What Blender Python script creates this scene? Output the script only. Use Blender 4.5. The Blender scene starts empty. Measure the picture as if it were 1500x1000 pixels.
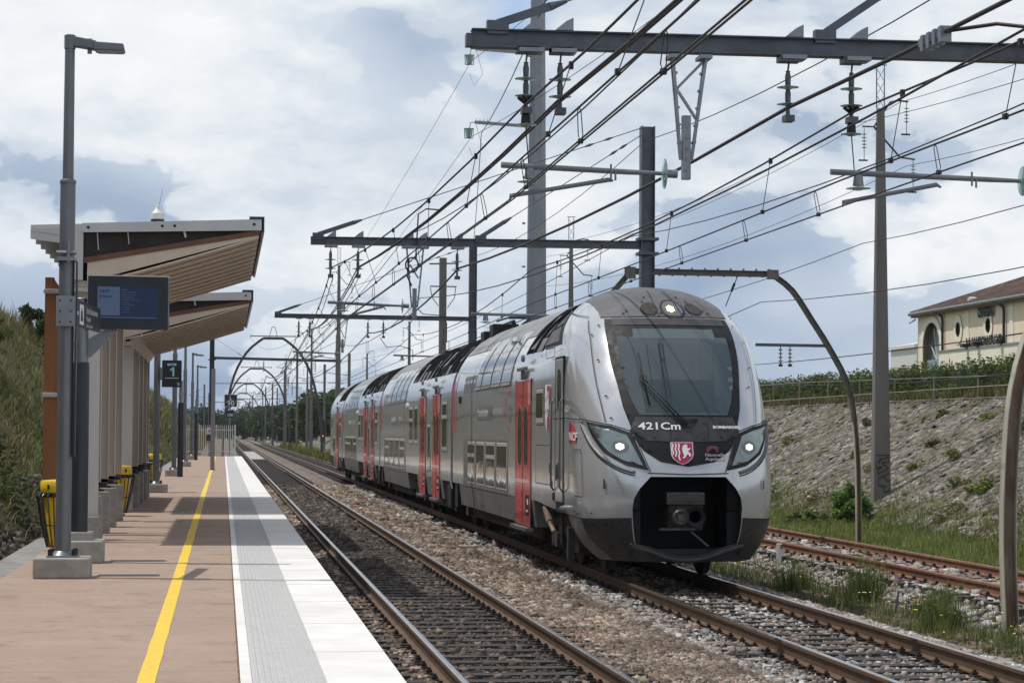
import bpy, bmesh, math, random
import numpy as np
from mathutils import Vector, Matrix
from mathutils.geometry import delaunay_2d_cdt
random.seed(7)
R = math.radians
sc = bpy.context.scene
# ---------------------------------------------------------------- camera
cd = bpy.data.cameras.new('camera'); cam = bpy.data.objects.new('camera', cd)
sc.collection.objects.link(cam); sc.camera = cam
cd.sensor_width = 36; cd.lens = 79.2; cd.clip_start = .1; cd.clip_end = 6000
YAW, PITCH, ROLL = 0.127147, 0.040443, 0.006
F_ = Vector((math.sin(YAW)*math.cos(PITCH), math.cos(YAW)*math.cos(PITCH), math.sin(PITCH)))
R_ = Vector((math.cos(YAW), -math.sin(YAW), 0)); U_ = R_.cross(F_)
R2 = R_*math.cos(ROLL)+U_*math.sin(ROLL); U2 = U_*math.cos(ROLL)-R_*math.sin(ROLL)
cam.matrix_world = Matrix(((R2.x, U2.x, -F_.x, 0), (R2.y, U2.y, -F_.y, 0), (R2.z, U2.z, -F_.z, 2.2), (0, 0, 0, 1)))
# ---------------------------------------------------------------- light
SUN_EL, SUN_AZ = 66.0, -76.0        # azimuth measured from +Y towards +X
w = bpy.data.worlds.new('World'); sc.world = w; w.use_nodes = True
nt = w.node_tree; N = nt.nodes; Lk = nt.links
bg = N['Background']; bg.inputs['Strength'].default_value = 1.0
sky = N.new('ShaderNodeTexSky'); sky.sky_type = 'NISHITA'; sky.sun_disc = False
sky.sun_elevation = R(SUN_EL); sky.sun_rotation = R(SUN_AZ); sky.air_density = 1.0; sky.dust_density = 1.0
def nd(tree, kind, **kw):
    n = tree.nodes.new(kind)
    for k, v in kw.items():
        if k.startswith('i_'): n.inputs[int(k[2:])].default_value = v
        else: setattr(n, k, v)
    return n
def mth(tree, op, a, b=None, c=None, clamp=False):
    n = tree.nodes.new('ShaderNodeMath'); n.operation = op; n.use_clamp = clamp
    for i, v in enumerate((a, b, c)):
        if v is None: continue
        if isinstance(v, (int, float)): n.inputs[i].default_value = v
        else: tree.links.new(v, n.inputs[i])
    return n.outputs[0]
def mixc(tree, f, a, b, blend='MIX'):
    n = tree.nodes.new('ShaderNodeMix'); n.data_type = 'RGBA'; n.blend_type = blend; n.clamp_factor = True
    for i, v in ((0, f), (6, a), (7, b)):
        if isinstance(v, (int, float)): n.inputs[i].default_value = v
        elif isinstance(v, (tuple, list)): n.inputs[i].default_value = (*v[:3], 1)
        else: tree.links.new(v, n.inputs[i])
    return n.outputs[2]
def ramp(tree, v, stops, interp='LINEAR'):
    n = tree.nodes.new('ShaderNodeValToRGB'); cr = n.color_ramp; cr.interpolation = interp
    while len(cr.elements) < len(stops): cr.elements.new(.5)
    for e, (p, c) in zip(cr.elements, stops):
        e.position = p; e.color = (*c, 1) if isinstance(c, tuple) else (c, c, c, 1)
    tree.links.new(v, n.inputs[0]); return n.outputs[0]
def noise(tree, vec, scale, detail=4, rough=.5, dist=0, out=0):
    n = tree.nodes.new('ShaderNodeTexNoise')
    n.inputs['Scale'].default_value = scale; n.inputs['Detail'].default_value = detail
    n.inputs['Roughness'].default_value = rough; n.inputs['Distortion'].default_value = dist
    if vec is not None: tree.links.new(vec, n.inputs['Vector'])
    return n.outputs[out]
def mapping(tree, vec, scale=(1, 1, 1), rot=(0, 0, 0), loc=(0, 0, 0)):
    n = tree.nodes.new('ShaderNodeMapping'); tree.links.new(vec, n.inputs[0])
    n.inputs['Scale'].default_value = scale; n.inputs['Rotation'].default_value = rot; n.inputs['Location'].default_value = loc
    return n.outputs[0]
tc = N.new('ShaderNodeTexCoord'); dirv = tc.outputs['Generated']
sep = N.new('ShaderNodeSeparateXYZ'); Lk.new(dirv, sep.inputs[0])
sx, sz = sep.outputs[0], sep.outputs[2]
warp = nt.nodes.new('ShaderNodeVectorMath'); warp.operation = 'MULTIPLY_ADD'
Lk.new(noise(nt, dirv, 9, 4, .55, 0, 1), warp.inputs[0]); warp.inputs[1].default_value = (.05, .05, .03); Lk.new(dirv, warp.inputs[2]); wv = warp.outputs[0]
n1 = noise(nt, mapping(nt, wv, (1, 1, 1.9), loc=(3.1, 1.7, .35)), 6.5, 3, .45)          # large masses
n2 = noise(nt, mapping(nt, wv, (1, 1, 1.7), loc=(7.3, 2.2, 1.)), 13, 11, .52)            # lumpy cumulus
n3 = noise(nt, mapping(nt, wv, (1, 1, 2.4), loc=(1.2, 5.1, 4.)), 5.0, 8, .5)
n4 = noise(nt, mapping(nt, wv, (1, 1, 2.4), loc=(2.2, 8.1, 2.)), 22, 9, .6)
el = mth(nt, 'MULTIPLY', sz, 5.2, clamp=True)           # 0 horizon .. 1 at 11 deg
soft = mth(nt, 'ADD', mth(nt, 'MULTIPLY', n1, .9), mth(nt, 'MULTIPLY', n3, .5))
soft = mth(nt, 'ADD', soft, mth(nt, 'MULTIPLY', el, .20)); soft = mth(nt, 'ADD', soft, mth(nt, 'MULTIPLY', sx, .22))
base = ramp(nt, soft, [(.64, (.33, .42, .57)), (.76, (.47, .56, .69)), (.87, (.61, .69, .79)), (.97, (.72, .79, .87))])
puff = mth(nt, 'ADD', n2, mth(nt, 'MULTIPLY', mth(nt, 'SUBTRACT', n1, .5), .55)); puff = mth(nt, 'ADD', puff, mth(nt, 'MULTIPLY', el, .085)); puff = mth(nt, 'ADD', puff, mth(nt, 'MULTIPLY', sx, .10))
pf = ramp(nt, puff, [(.525, 0.), (.548, .6), (.62, 1.)])
wh = ramp(nt, mth(nt, 'ADD', mth(nt, 'MULTIPLY', n4, .5), mth(nt, 'MULTIPLY', n3, .6)), [(.42, (.62, .69, .78)), (.52, (.76, .82, .875)), (.60, (.87, .90, .93)), (.70, (.94, .96, .975))])
cc = mixc(nt, pf, base, wh)
# one hole of blue sky high up, clear blue also behind the viewer
hole = nt.nodes.new('ShaderNodeVectorMath'); hole.operation = 'DISTANCE'; Lk.new(wv, hole.inputs[0]); hole.inputs[1].default_value = (.165, .985, .212)
hf = ramp(nt, mth(nt, 'ADD', hole.outputs[1 if len(hole.outputs) > 1 else 0], mth(nt, 'MULTIPLY', mth(nt, 'SUBTRACT', n2, .5), .16)), [(.018, .85), (.042, 0.)])
skyc = nt.nodes.new('ShaderNodeVectorMath'); skyc.operation = 'SCALE'; skyc.inputs[3].default_value = .13
Lk.new(sky.outputs[0], skyc.inputs[0])
hi = mth(nt, 'MULTIPLY', mth(nt, 'SUBTRACT', sz, .25), 3.0, clamp=True)
cc = mixc(nt, hi, cc, (.60, .64, .70))
cover = ramp(nt, noise(nt, dirv, 2.2, 6, .5, .2), [(.40, .25), (.56, 1.)])
cover = mth(nt, 'MAXIMUM', cover, mth(nt, 'SUBTRACT', 1.0, mth(nt, 'MULTIPLY', mth(nt, 'SUBTRACT', sz, .22), 4, clamp=True)))
col = mixc(nt, cover, skyc.outputs[0], cc); col = mixc(nt, hf, col, (.24, .47, .86))
Lk.new(col, bg.inputs['Color'])
sl = bpy.data.lights.new('sun', 'SUN'); sl.energy = 3.1; sl.angle = R(.6); sl.color = (1, .955, .885)
so = bpy.data.objects.new('sun', sl); sc.collection.objects.link(so)
sd = Vector((math.sin(R(SUN_AZ))*math.cos(R(SUN_EL)), math.cos(R(SUN_AZ))*math.cos(R(SUN_EL)), math.sin(R(SUN_EL))))
so.rotation_euler = sd.to_track_quat('Z', 'Y').to_euler(); so.location = (-20, 0, 60)
sc.view_settings.view_transform = 'Standard'; sc.view_settings.look = 'None'
sc.view_settings.exposure = 0.0; sc.view_settings.gamma = 1.0
sc.cycles.max_bounces = 6; sc.cycles.diffuse_bounces = 3; sc.cycles.glossy_bounces = 3
# ---------------------------------------------------------------- materials
def new_mat(name):
    m = bpy.data.materials.new(name); m.use_nodes = True
    return m, m.node_tree, m.node_tree.nodes['Principled BSDF']
def setp(b, **kw):
    for k, v in kw.items(): b.inputs[k].default_value = v
def add_bump(t, b, h, strength, dist=.01):
    n = t.nodes.new('ShaderNodeBump'); n.inputs['Strength'].default_value = strength; n.inputs['Distance'].default_value = dist
    t.links.new(h, n.inputs['Height']); t.links.new(n.outputs[0], b.inputs['Normal'])
def mat(name, col, rough=.6, metal=0., var=.15, scale=4., bump=0., bscale=40., coat=0., dirt=None, dscale=1.5, streak=False, rvar=.1):
    m, t, b = new_mat(name)
    g = t.nodes.new('ShaderNodeNewGeometry').outputs['Position']
    vec = mapping(t, g, (1, 1, .22)) if streak else g
    n = noise(t, vec, scale, 5, .6)
    lo = tuple(max(0, c*(1-var)) for c in col); hi_ = tuple(min(1, c*(1+var)) for c in col)
    c = ramp(t, n, [(.3, lo), (.7, hi_)])
    if dirt:
        dn = noise(t, vec, dscale, 7, .68)
        c = mixc(t, ramp(t, dn, [(.45, 0.), (.72, .85)]), c, dirt)
    t.links.new(c, b.inputs['Base Color'])
    rn = ramp(t, noise(t, g, scale*2.3, 3), [(.3, max(.02, rough-rvar)), (.7, min(1, rough+rvar))])
    t.links.new(rn, b.inputs['Roughness'])
    setp(b, Metallic=metal)
    if coat: setp(b, **{'Coat Weight': coat, 'Coat Roughness': .08})
    if bump: add_bump(t, b, noise(t, g, bscale, 5, .6), bump, .01)
    return m
def mat_flat(name, col, rough=.5, metal=0., spec=.5):
    m, t, b = new_mat(name); setp(b, **{'Base Color': (*col, 1), 'Roughness': rough, 'Metallic': metal, 'Specular IOR Level': spec}); return m
def mat_emit(name, col, strength):
    m, t, b = new_mat(name); setp(b, **{'Base Color': (*col, 1), 'Emission Color': (*col, 1), 'Emission Strength': strength}); return m
def mat_island(name, cols, rough=.85, patch=None, pscale=.5, trans=0., bump=0.):
    """colour chosen per loose piece (stone, blade, leaf) with a slow patch variation"""
    m, t, b = new_mat(name)
    g = t.nodes.new('ShaderNodeNewGeometry')
    n = len(cols); c = ramp(t, g.outputs['Random Per Island'], [((i+.0)/n, cols[i]) for i in range(n)], 'CONSTANT')
    pn = noise(t, g.outputs['Position'], pscale, 4, .6)
    if patch: c = mixc(t, ramp(t, pn, [(.45, 0.), (.62, .75)]), c, patch)
    c2 = mixc(t, 1.0, c, ramp(t, noise(t, g.outputs['Position'], pscale*3.1, 3), [(.25, .68), (.75, 1.25)]), 'MULTIPLY')
    t.links.new(c2, b.inputs['Base Color']); setp(b, Roughness=rough, **{'Specular IOR Level': .3})
    if trans:
        tr = t.nodes.new('ShaderNodeBsdfTranslucent'); t.links.new(c2, tr.inputs[0])
        mx = t.nodes.new('ShaderNodeMixShader'); mx.inputs[0].default_value = trans
        out = [x for x in t.nodes if x.type == 'OUTPUT_MATERIAL'][0]
        t.links.new(b.outputs[0], mx.inputs[1]); t.links.new(tr.outputs[0], mx.inputs[2]); t.links.new(mx.outputs[0], out.inputs[0])
    return m
def glass_mat(name, col, rough=.04, spec=.6):
    m, t, b = new_mat(name)
    g = t.nodes.new('ShaderNodeNewGeometry').outputs['Position']
    setp(b, **{'Base Color': (*col, 1), 'Roughness': rough, 'Specular IOR Level': spec, 'IOR': 1.6})
    add_bump(t, b, noise(t, g, 1.6, 2), .25, .02)
    return m
# ---------------------------------------------------------------- mesh helpers
def tag(o, label=None, cat=None, group=None, kind=None):
    if label: o['label'] = label
    if cat: o['category'] = cat
    if group: o['group'] = group
    if kind: o['kind'] = kind
    return o
def wloc(o):
    v = Vector((0, 0, 0))
    while o is not None: v += o.location; o = o.parent
    return v
def thing(name, label, cat, loc=(0, 0, 0), rz=0, group=None):
    o = bpy.data.objects.new(name, None); sc.collection.objects.link(o); o.empty_display_size = .2
    o.location = loc; o.rotation_euler = (0, 0, rz); return tag(o, label, cat, group)
class M:
    def __init__(s): s.v = []; s.f = []; s.mi = []; s.cur = 0
    def face(s, idx): s.f.append(tuple(idx)); s.mi.append(s.cur)
    def hexa(s, p):        # 8 points: bottom 4 ccw, top 4 ccw
        b = len(s.v); s.v += [tuple(q) for q in p]
        for q in ((0, 3, 2, 1), (4, 5, 6, 7), (0, 1, 5, 4), (1, 2, 6, 5), (2, 3, 7, 6), (3, 0, 4, 7)): s.face([b+i for i in q])
        return s
    def box(s, x0, x1, y0, y1, z0, z1):
        return s.hexa([(x0, y0, z0), (x1, y0, z0), (x1, y1, z0), (x0, y1, z0), (x0, y0, z1), (x1, y0, z1), (x1, y1, z1), (x0, y1, z1)])
    def bar(s, p0, p1, w_, h, up=(0, 0, 1)):      # box beam between two points
        p0 = Vector(p0); p1 = Vector(p1); d = (p1-p0).normalized(); up = Vector(up)
        if abs(d.dot(up)) > .98: up = Vector((0, 1, 0))
        a = d.cross(up).normalized()*w_/2; u = a.cross(d).normalized()*h/2
        return s.hexa([p0-a-u, p0+a-u, p1+a-u, p1-a-u, p0-a+u, p0+a+u, p1+a+u, p1-a+u])
    def tube(s, pts, r, n=8, cap=True):
        pts = [Vector(p) for p in pts]; rs = r if isinstance(r, (list, tuple)) else [r]*len(pts)
        b = len(s.v); prev = None
        for i, p in enumerate(pts):
            d = (pts[min(i+1, len(pts)-1)]-pts[max(i-1, 0)]).normalized()
            if prev is None:
                a = d.cross(Vector((0, 0, 1)))
                if a.length < .05: a = d.cross(Vector((0, 1, 0)))
            else:
                a = prev-d*prev.dot(d)
                if a.length < 1e-4: a = d.cross(Vector((0, 1, 0)))
            a.normalize(); prev = a; c = d.cross(a)
            for k in range(n):
                t = 2*math.pi*k/n; s.v.append(tuple(p+(a*math.cos(t)+c*math.sin(t))*rs[i]))
        for i in range(len(pts)-1):
            for k in range(n):
                k2 = (k+1) % n; s.face((b+i*n+k, b+i*n+k2, b+(i+1)*n+k2, b+(i+1)*n+k))
        if cap: s.face([b+k for k in range(n)][::-1]); s.face([b+(len(pts)-1)*n+k for k in range(n)])
        return s
    def cyl(s, p0, p1, r0, r1=None, n=12): return s.tube([p0, p1], [r0, r0 if r1 is None else r1], n)
    def lathe(s, c, prof, n=16, axis='z'):        # prof: (r, h)
        b = len(s.v)
        for r, h in prof:
            for k in range(n):
                t = 2*math.pi*k/n; a, q = r*math.cos(t), r*math.sin(t)
                o = {'z': (a, q, h), 'x': (h, a, q), 'y': (q, h, a)}[axis]
                s.v.append((c[0]+o[0], c[1]+o[1], c[2]+o[2]))
        for i in range(len(prof)-1):
            for k in range(n):
                k2 = (k+1) % n; s.face((b+i*n+k, b+i*n+k2, b+(i+1)*n+k2, b+(i+1)*n+k))
        s.face([b+k for k in range(n)][::-1]); s.face([b+(len(prof)-1)*n+k for k in range(n)])
        return s
    def prism(s, poly, axis, a, b_):              # poly in the two remaining axes, extruded from a to b_
        def P(u, v, h): return {'x': (h, u, v), 'y': (u, h, v), 'z': (u, v, h)}[axis]
        b = len(s.v); n = len(poly)
        for h in (a, b_): s.v += [P(u, v, h) for u, v in poly]
        s.face([b+i for i in range(n)][::-1]); s.face([b+n+i for i in range(n)])
        for i in range(n): j = (i+1) % n; s.face((b+i, b+j, b+n+j, b+n+i))
        return s
    def grid(s, fn, us, vs):
        b = len(s.v); nv = len(vs)
        for u in us:
            for v in vs: s.v.append(tuple(fn(u, v)))
        for i in range(len(us)-1):
            for j in range(nv-1): s.face((b+i*nv+j, b+(i+1)*nv+j, b+(i+1)*nv+j+1, b+i*nv+j+1))
        return s
    def quad(s, *p):
        b = len(s.v); s.v += [tuple(q) for q in p]; s.face(range(b, b+len(p))); return s
    def hbeam(s, p0, p1, w_, h, t=.015, up=(0, 0, 1)):
        p0 = Vector(p0); p1 = Vector(p1); d = (p1-p0).normalized(); up = Vector(up)
        a = d.cross(up).normalized(); u = a.cross(d).normalized()
        for sg in (1, -1): s.bar(p0+u*sg*(h/2-t/2), p1+u*sg*(h/2-t/2), w_, t, up)
        return s.bar(p0, p1, t*.9, h-2*t, up)
    def build(s, name, m, parent=None, smooth=False, bevel=0, kind=None, fixn=True):
        me = bpy.data.meshes.new(name); off = wloc(parent) if parent is not None else Vector((0, 0, 0))
        me.from_pydata([(x-off.x, y-off.y, z-off.z) for x, y, z in s.v], [], s.f)
        ms = m if isinstance(m, (list, tuple)) else [m]
        for q in ms: me.materials.append(q)
        if len(ms) > 1: me.polygons.foreach_set('material_index', s.mi)
        if fixn:
            bm = bmesh.new(); bm.from_mesh(me); bmesh.ops.recalc_face_normals(bm, faces=bm.faces); bm.to_mesh(me); bm.free()
        if smooth: me.polygons.foreach_set('use_smooth', [True]*len(me.polygons))
        o = bpy.data.objects.new(name, me); sc.collection.objects.link(o)
        if parent is not None: o.parent = parent
        if smooth == 'auto':
            me.polygons.foreach_set('use_smooth', [True]*len(me.polygons)); md = o.modifiers.new('edges', 'EDGE_SPLIT'); md.split_angle = R(38)
        if bevel:
            md = o.modifiers.new('bevel', 'BEVEL'); md.width = bevel; md.segments = 2; md.limit_method = 'ANGLE'; md.angle_limit = R(40)
        if kind: o['kind'] = kind
        return o
def kids(o): return [c for c in bpy.data.objects if c.parent == o]
def copy_tree(o, loc=None, label=None, parent=None, rz=None, _map=None):
    c = o.copy(); sc.collection.objects.link(c); c.parent = parent
    if loc is not None: c.location = loc
    if rz is not None: c.rotation_euler = (0, 0, rz)
    if label: c['label'] = label
    for ch in kids(o): copy_tree(ch, parent=c)
    return c
def np_mesh(name, V, Fc, m, parent=None, kind=None):
    """fast mesh from numpy arrays, all faces with the same number of corners"""
    me = bpy.data.meshes.new(name); nV, nF, k = len(V), len(Fc), Fc.shape[1]
    me.vertices.add(nV); me.vertices.foreach_set('co', V.astype(np.float32).ravel())
    me.loops.add(nF*k); me.loops.foreach_set('vertex_index', Fc.astype(np.int32).ravel())
    me.polygons.add(nF); me.polygons.foreach_set('loop_start', np.arange(0, nF*k, k, dtype=np.int32))
    try: me.polygons.foreach_set('loop_total', np.full(nF, k, dtype=np.int32))
    except Exception: pass
    me.materials.append(m); me.update(calc_edges=True)
    o = bpy.data.objects.new(name, me); sc.collection.objects.link(o)
    if parent is not None: o.parent = parent
    if kind: o['kind'] = kind
    return o
rng = np.random.default_rng(11)
# point in polygon and panels laid over a curved surface
def inside(p, poly):
    x, y = p; c = False; j = len(poly)-1
    for i in range(len(poly)):
        xi, yi = poly[i]; xj, yj = poly[j]
        if (yi > y) != (yj > y) and x < (xj-xi)*(y-yi)/(yj-yi)+xi: c = not c
        j = i
    return c
def dens(poly, step, sc_=(1, 1), closed=True):
    out = []; n = len(poly)
    for i in range(n if closed else n-1):
        a = poly[i]; b = poly[(i+1) % n]; L = math.hypot((b[0]-a[0])*sc_[0], (b[1]-a[1])*sc_[1]); k = max(1, int(math.ceil(L/step)))
        out += [(a[0]+(b[0]-a[0])*t/k, a[1]+(b[1]-a[1])*t/k) for t in range(k)]
    if not closed: out.append(poly[-1])
    return out
def smooth_loop(poly, k=3):
    n = len(poly); out = []
    for i in range(n):
        p0, p1, p2, p3 = poly[i-1], poly[i], poly[(i+1) % n], poly[(i+2) % n]
        for j in range(k):
            t = j/k
            out.append(tuple(.5*((2*p1[q])+(-p0[q]+p2[q])*t+(2*p0[q]-5*p1[q]+4*p2[q]-p3[q])*t*t+(-p0[q]+3*p1[q]-3*p2[q]+p3[q])*t**3) for q in (0, 1)))
    return out
def patch(fn, outer, step, holes=(), off=0., scl=(1, 1), shells=None):
    """triangulated region of surface fn(u, v); returns an M"""
    loops = [dens(outer, step, scl)]+[dens(h, step, scl) for h in holes]
    vs = []; es = []
    for lp in loops:
        b = len(vs); vs += lp; es += [(b+i, b+(i+1) % len(lp)) for i in range(len(lp))]
    us = [p[0] for p in outer]; ws = [p[1] for p in outer]
    du, dv = step/scl[0], step/scl[1]; u = min(us)+du*.5; row = 0
    while u < max(us):
        v = min(ws)+dv*(.3 if row % 2 else .7)
        while v < max(ws):
            if inside((u, v), outer) and not any(inside((u, v), h) for h in holes):
                if all((min((abs(u-q[0])*scl[0])**2+((v-q[1])*scl[1])**2 for q in lp) > (.35*step)**2) for lp in loops): vs.append((u, v))
            v += dv
        u += du; row += 1
    res = delaunay_2d_cdt([Vector(q) for q in vs], es, [], 0, 1e-6)
    m = M(); pts = res[0]
    def nrm(a, b):
        e = 1e-3; p = Vector(fn(a, b)); n = (Vector(fn(a+e, b))-p).cross(Vector(fn(a, b+e))-p)
        return n.normalized() if n.length > 1e-12 else Vector((0, -1, 0))
    for p in pts:
        q = Vector(fn(p[0], p[1]))
        if off: q = q+nrm(p[0], p[1])*off
        m.v.append(tuple(q))
    for f in res[2]:
        cx = sum(pts[i][0] for i in f)/len(f); cy = sum(pts[i][1] for i in f)/len(f)
        if inside((cx, cy), outer) and not any(inside((cx, cy), h) for h in holes): m.face(f)
    return m
def strip(fn, line, width, off, scl=(1, 1), m=None):
    """thin band following a line on surface fn"""
    m = m or M(); pts = dens(line, .06, scl, closed=False); e = 1e-3; prev = None
    for i, p in enumerate(pts):
        a = pts[max(0, i-1)]; b = pts[min(len(pts)-1, i+1)]
        P = Vector(fn(*p)); nn = (Vector(fn(p[0]+e, p[1]))-P).cross(Vector(fn(p[0], p[1]+e))-P).normalized()
        d = Vector(fn(*b))-Vector(fn(*a)); sd_ = nn.cross(d).normalized()*width/2; P = P+nn*off
        i0 = len(m.v); m.v += [tuple(P-sd_), tuple(P+sd_)]
        if prev is not None: m.face((prev, prev+1, i0+1, i0))
        prev = i0
    return m
def text_geo(s, size, align='LEFT', bold=0.0, sp=1.0):
    cu = bpy.data.curves.new('t', 'FONT'); cu.body = s; cu.size = size; cu.align_x = align; cu.offset = bold; cu.resolution_u = 3; cu.space_character = sp
    ob = bpy.data.objects.new('t', cu); me = bpy.data.meshes.new_from_object(ob)
    v = [tuple(q.co) for q in me.vertices]; f = [tuple(p.vertices) for p in me.polygons]
    bpy.data.objects.remove(ob); bpy.data.curves.remove(cu); bpy.data.meshes.remove(me)
    return v, f
def text_on(fn, s, size, align='LEFT', bold=0., m=None, sx_=1., sp=1.0):
    """letters mapped by fn(u, v) -> xyz"""
    m = m or M(); v, f = text_geo(s, size, align, bold, sp); b = len(m.v)
    m.v += [tuple(fn(x*sx_, y)) for x, y, z in v]
    for q in f: m.face([b+i for i in q])
    return m
# ================================================================ materials
mSteel = mat('galvanised_steel', (.24, .255, .275), .42, .75, .12, 3, dirt=(.2, .2, .2))
mBeam = mat('dark_steel_beam', (.115, .125, .142), .48, .55, .18, 3, dirt=(.06, .058, .058))
mPost = mat('grey_painted_post', (.155, .163, .175), .38, .35, .08, 2)
mBlackPaint = mat('dark_painted_steel', (.028, .034, .042), .4, .2, .15, 3)
mConc = mat('light_concrete', (.40, .385, .355), .85, 0, .16, 6, .35, 60, dirt=(.25, .235, .21), dscale=3)
mConcMast = mat('weathered_concrete', (.19, .175, .16), .88, 0, .2, 3, .3, 40, dirt=(.085, .08, .075), streak=True)
mRust = mat('rusty_steel', (.20, .105, .06), .8, .2, .3, 8, .2, 60)
mBlack = mat_flat('black_rubber', (.012, .012, .013), .6)
mDark = mat('dark_machinery', (.022, .021, .021), .6, .3, .35, 6)
mGreenGlass = mat_flat('green_insulator_glass', (.50, .72, .67), .08, 0, .9)
mGreenGlass.node_tree.nodes['Principled BSDF'].inputs['Transmission Weight'].default_value = .55
mWire = mat_flat('dark_copper_wire', (.035, .030, .028), .55, .4)
mWhite = mat_flat('white_lettering', (.82, .82, .80), .5)
mYellowBin = mat('yellow_plastic', (.78, .52, .02), .4, 0, .06, 5)
mWhiteMetal = mat('white_painted_metal', (.66, .65, .62), .5, .1, .05, 4)

def mat_platform():
    m, t, b = new_mat('red_sand_asphalt'); g = t.nodes.new('ShaderNodeNewGeometry').outputs['Position']
    c = ramp(t, noise(t, g, 90, 3, .7), [(.3, (.275, .197, .15)), (.7, (.445, .335, .265))])
    c = mixc(t, ramp(t, noise(t, mapping(t, g, (1, 1, 1)), .8, 6, .62), [(.35, 0.), (.75, .6)]), c, (.27, .19, .14))
    c = mixc(t, ramp(t, noise(t, mapping(t, g, (1, 1.3, 1), loc=(4, 2, 0)), 1.6, 5, .6), [(.5, 0.), (.8, .4)]), c, (.45, .34, .27))
    vo = t.nodes.new('ShaderNodeTexVoronoi'); vo.inputs['Scale'].default_value = 2.1; t.links.new(g, vo.inputs['Vector'])
    c = mixc(t, ramp(t, vo.outputs['Distance'], [(.02, .7), (.035, 0.)]), c, (.12, .08, .06))
    sp = t.nodes.new('ShaderNodeSeparateXYZ'); t.links.new(g, sp.inputs[0])
    joint_shadow = mth(t, 'ABSOLUTE', mth(t, 'SUBTRACT', mth(t, 'FRACT', mth(t, 'MULTIPLY', mth(t, 'ADD', sp.outputs[1], mth(t, 'MULTIPLY', noise(t, g, 3, 3), .03)), .2222)), .5))
    c = mixc(t, ramp(t, joint_shadow, [(.0, .6), (.0035, 0.)]), c, (.13, .085, .065))  # thin dark cross lines: joints, with thin shadows put into the colour
    c = mixc(t, ramp(t, noise(t, mapping(t, g, (1, 1, 1), loc=(1, 7, 0)), 2.3, 7, .7), [(.54, 0.), (.66, .6)]), c, (.20, .135, .10))
    c = mixc(t, ramp(t, noise(t, mapping(t, g, loc=(3, 1, 5)), 5.5, 3, .5), [(.68, 0.), (.71, .5)]), c, (.17, .115, .09))
    t.links.new(c, b.inputs['Base Color']); setp(b, Roughness=.9)
    add_bump(t, b, noise(t, g, 220, 3, .7), .5, .004); return m
def mat_bed(name, cols, dark, scale=15.):
    """stony ground seen under and between the modelled stones"""
    m, t, b = new_mat(name); g = t.nodes.new('ShaderNodeNewGeometry').outputs['Position']
    vo = t.nodes.new('ShaderNodeTexVoronoi'); vo.inputs['Scale'].default_value = scale; t.links.new(g, vo.inputs['Vector'])
    s = t.nodes.new('ShaderNodeSeparateXYZ'); t.links.new(vo.outputs['Color'], s.inputs[0])
    c = ramp(t, s.outputs[0], [(i/len(cols), cols[i]) for i in range(len(cols))], 'CONSTANT')
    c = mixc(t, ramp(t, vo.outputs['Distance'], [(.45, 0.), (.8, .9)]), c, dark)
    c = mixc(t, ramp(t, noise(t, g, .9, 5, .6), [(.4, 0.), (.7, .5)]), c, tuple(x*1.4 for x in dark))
    t.links.new(c, b.inputs['Base Color']); setp(b, Roughness=.9)
    add_bump(t, b, vo.outputs['Distance'], .9, -.04); return m
greys = [(.30, .285, .26), (.20, .19, .18), (.36, .345, .33), (.24, .20, .17), (.28, .21, .165), (.16, .145, .135)]
warm = [(.28, .21, .155), (.17, .125, .092), (.37, .31, .25), (.25, .155, .11), (.10, .08, .066), (.44, .385, .32), (.21, .175, .145)]
oily = [(.045, .036, .030), (.08, .062, .050), (.055, .046, .040), (.15, .115, .09), (.036, .030, .028), (.10, .082, .068)]
pale = [(.40, .39, .375), (.25, .245, .24), (.52, .51, .49), (.33, .315, .29), (.31, .235, .19), (.16, .155, .15)]
mBedW = mat_bed('warm_ballast_bed', warm, (.025, .021, .018)); mBedO = mat_bed('oily_ballast_bed', oily, (.02, .018, .016))
mBedP = mat_bed('pale_ballast_bed', pale, (.035, .033, .03))
mSoil = mat('dark_stony_soil', (.10, .078, .06), .95, 0, .45, 14, .6, 30)
def mat_ground():
    m, t, b = new_mat('grassy_ground'); g = t.nodes.new('ShaderNodeNewGeometry').outputs['Position']
    c = ramp(t, noise(t, g, 2.5, 7, .7), [(.3, (.09, .125, .03)), (.5, (.13, .165, .045)), (.7, (.18, .17, .07))])
    t.links.new(c, b.inputs['Base Color']); setp(b, Roughness=.95); add_bump(t, b, noise(t, g, 12, 5), .7, .06); return m
mGround = mat_ground()
def mat_bank_left():
    m, t, b = new_mat('dry_grass_slope'); g = t.nodes.new('ShaderNodeNewGeometry').outputs['Position']
    c = ramp(t, noise(t, g, 1.3, 8, .72), [(.3, (.022, .028, .010)), (.5, (.065, .06, .026)), (.7, (.13, .105, .05))])
    t.links.new(c, b.inputs['Base Color']); setp(b, Roughness=.95); add_bump(t, b, noise(t, g, 6, 7, .7), 1., .12); return m
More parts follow.
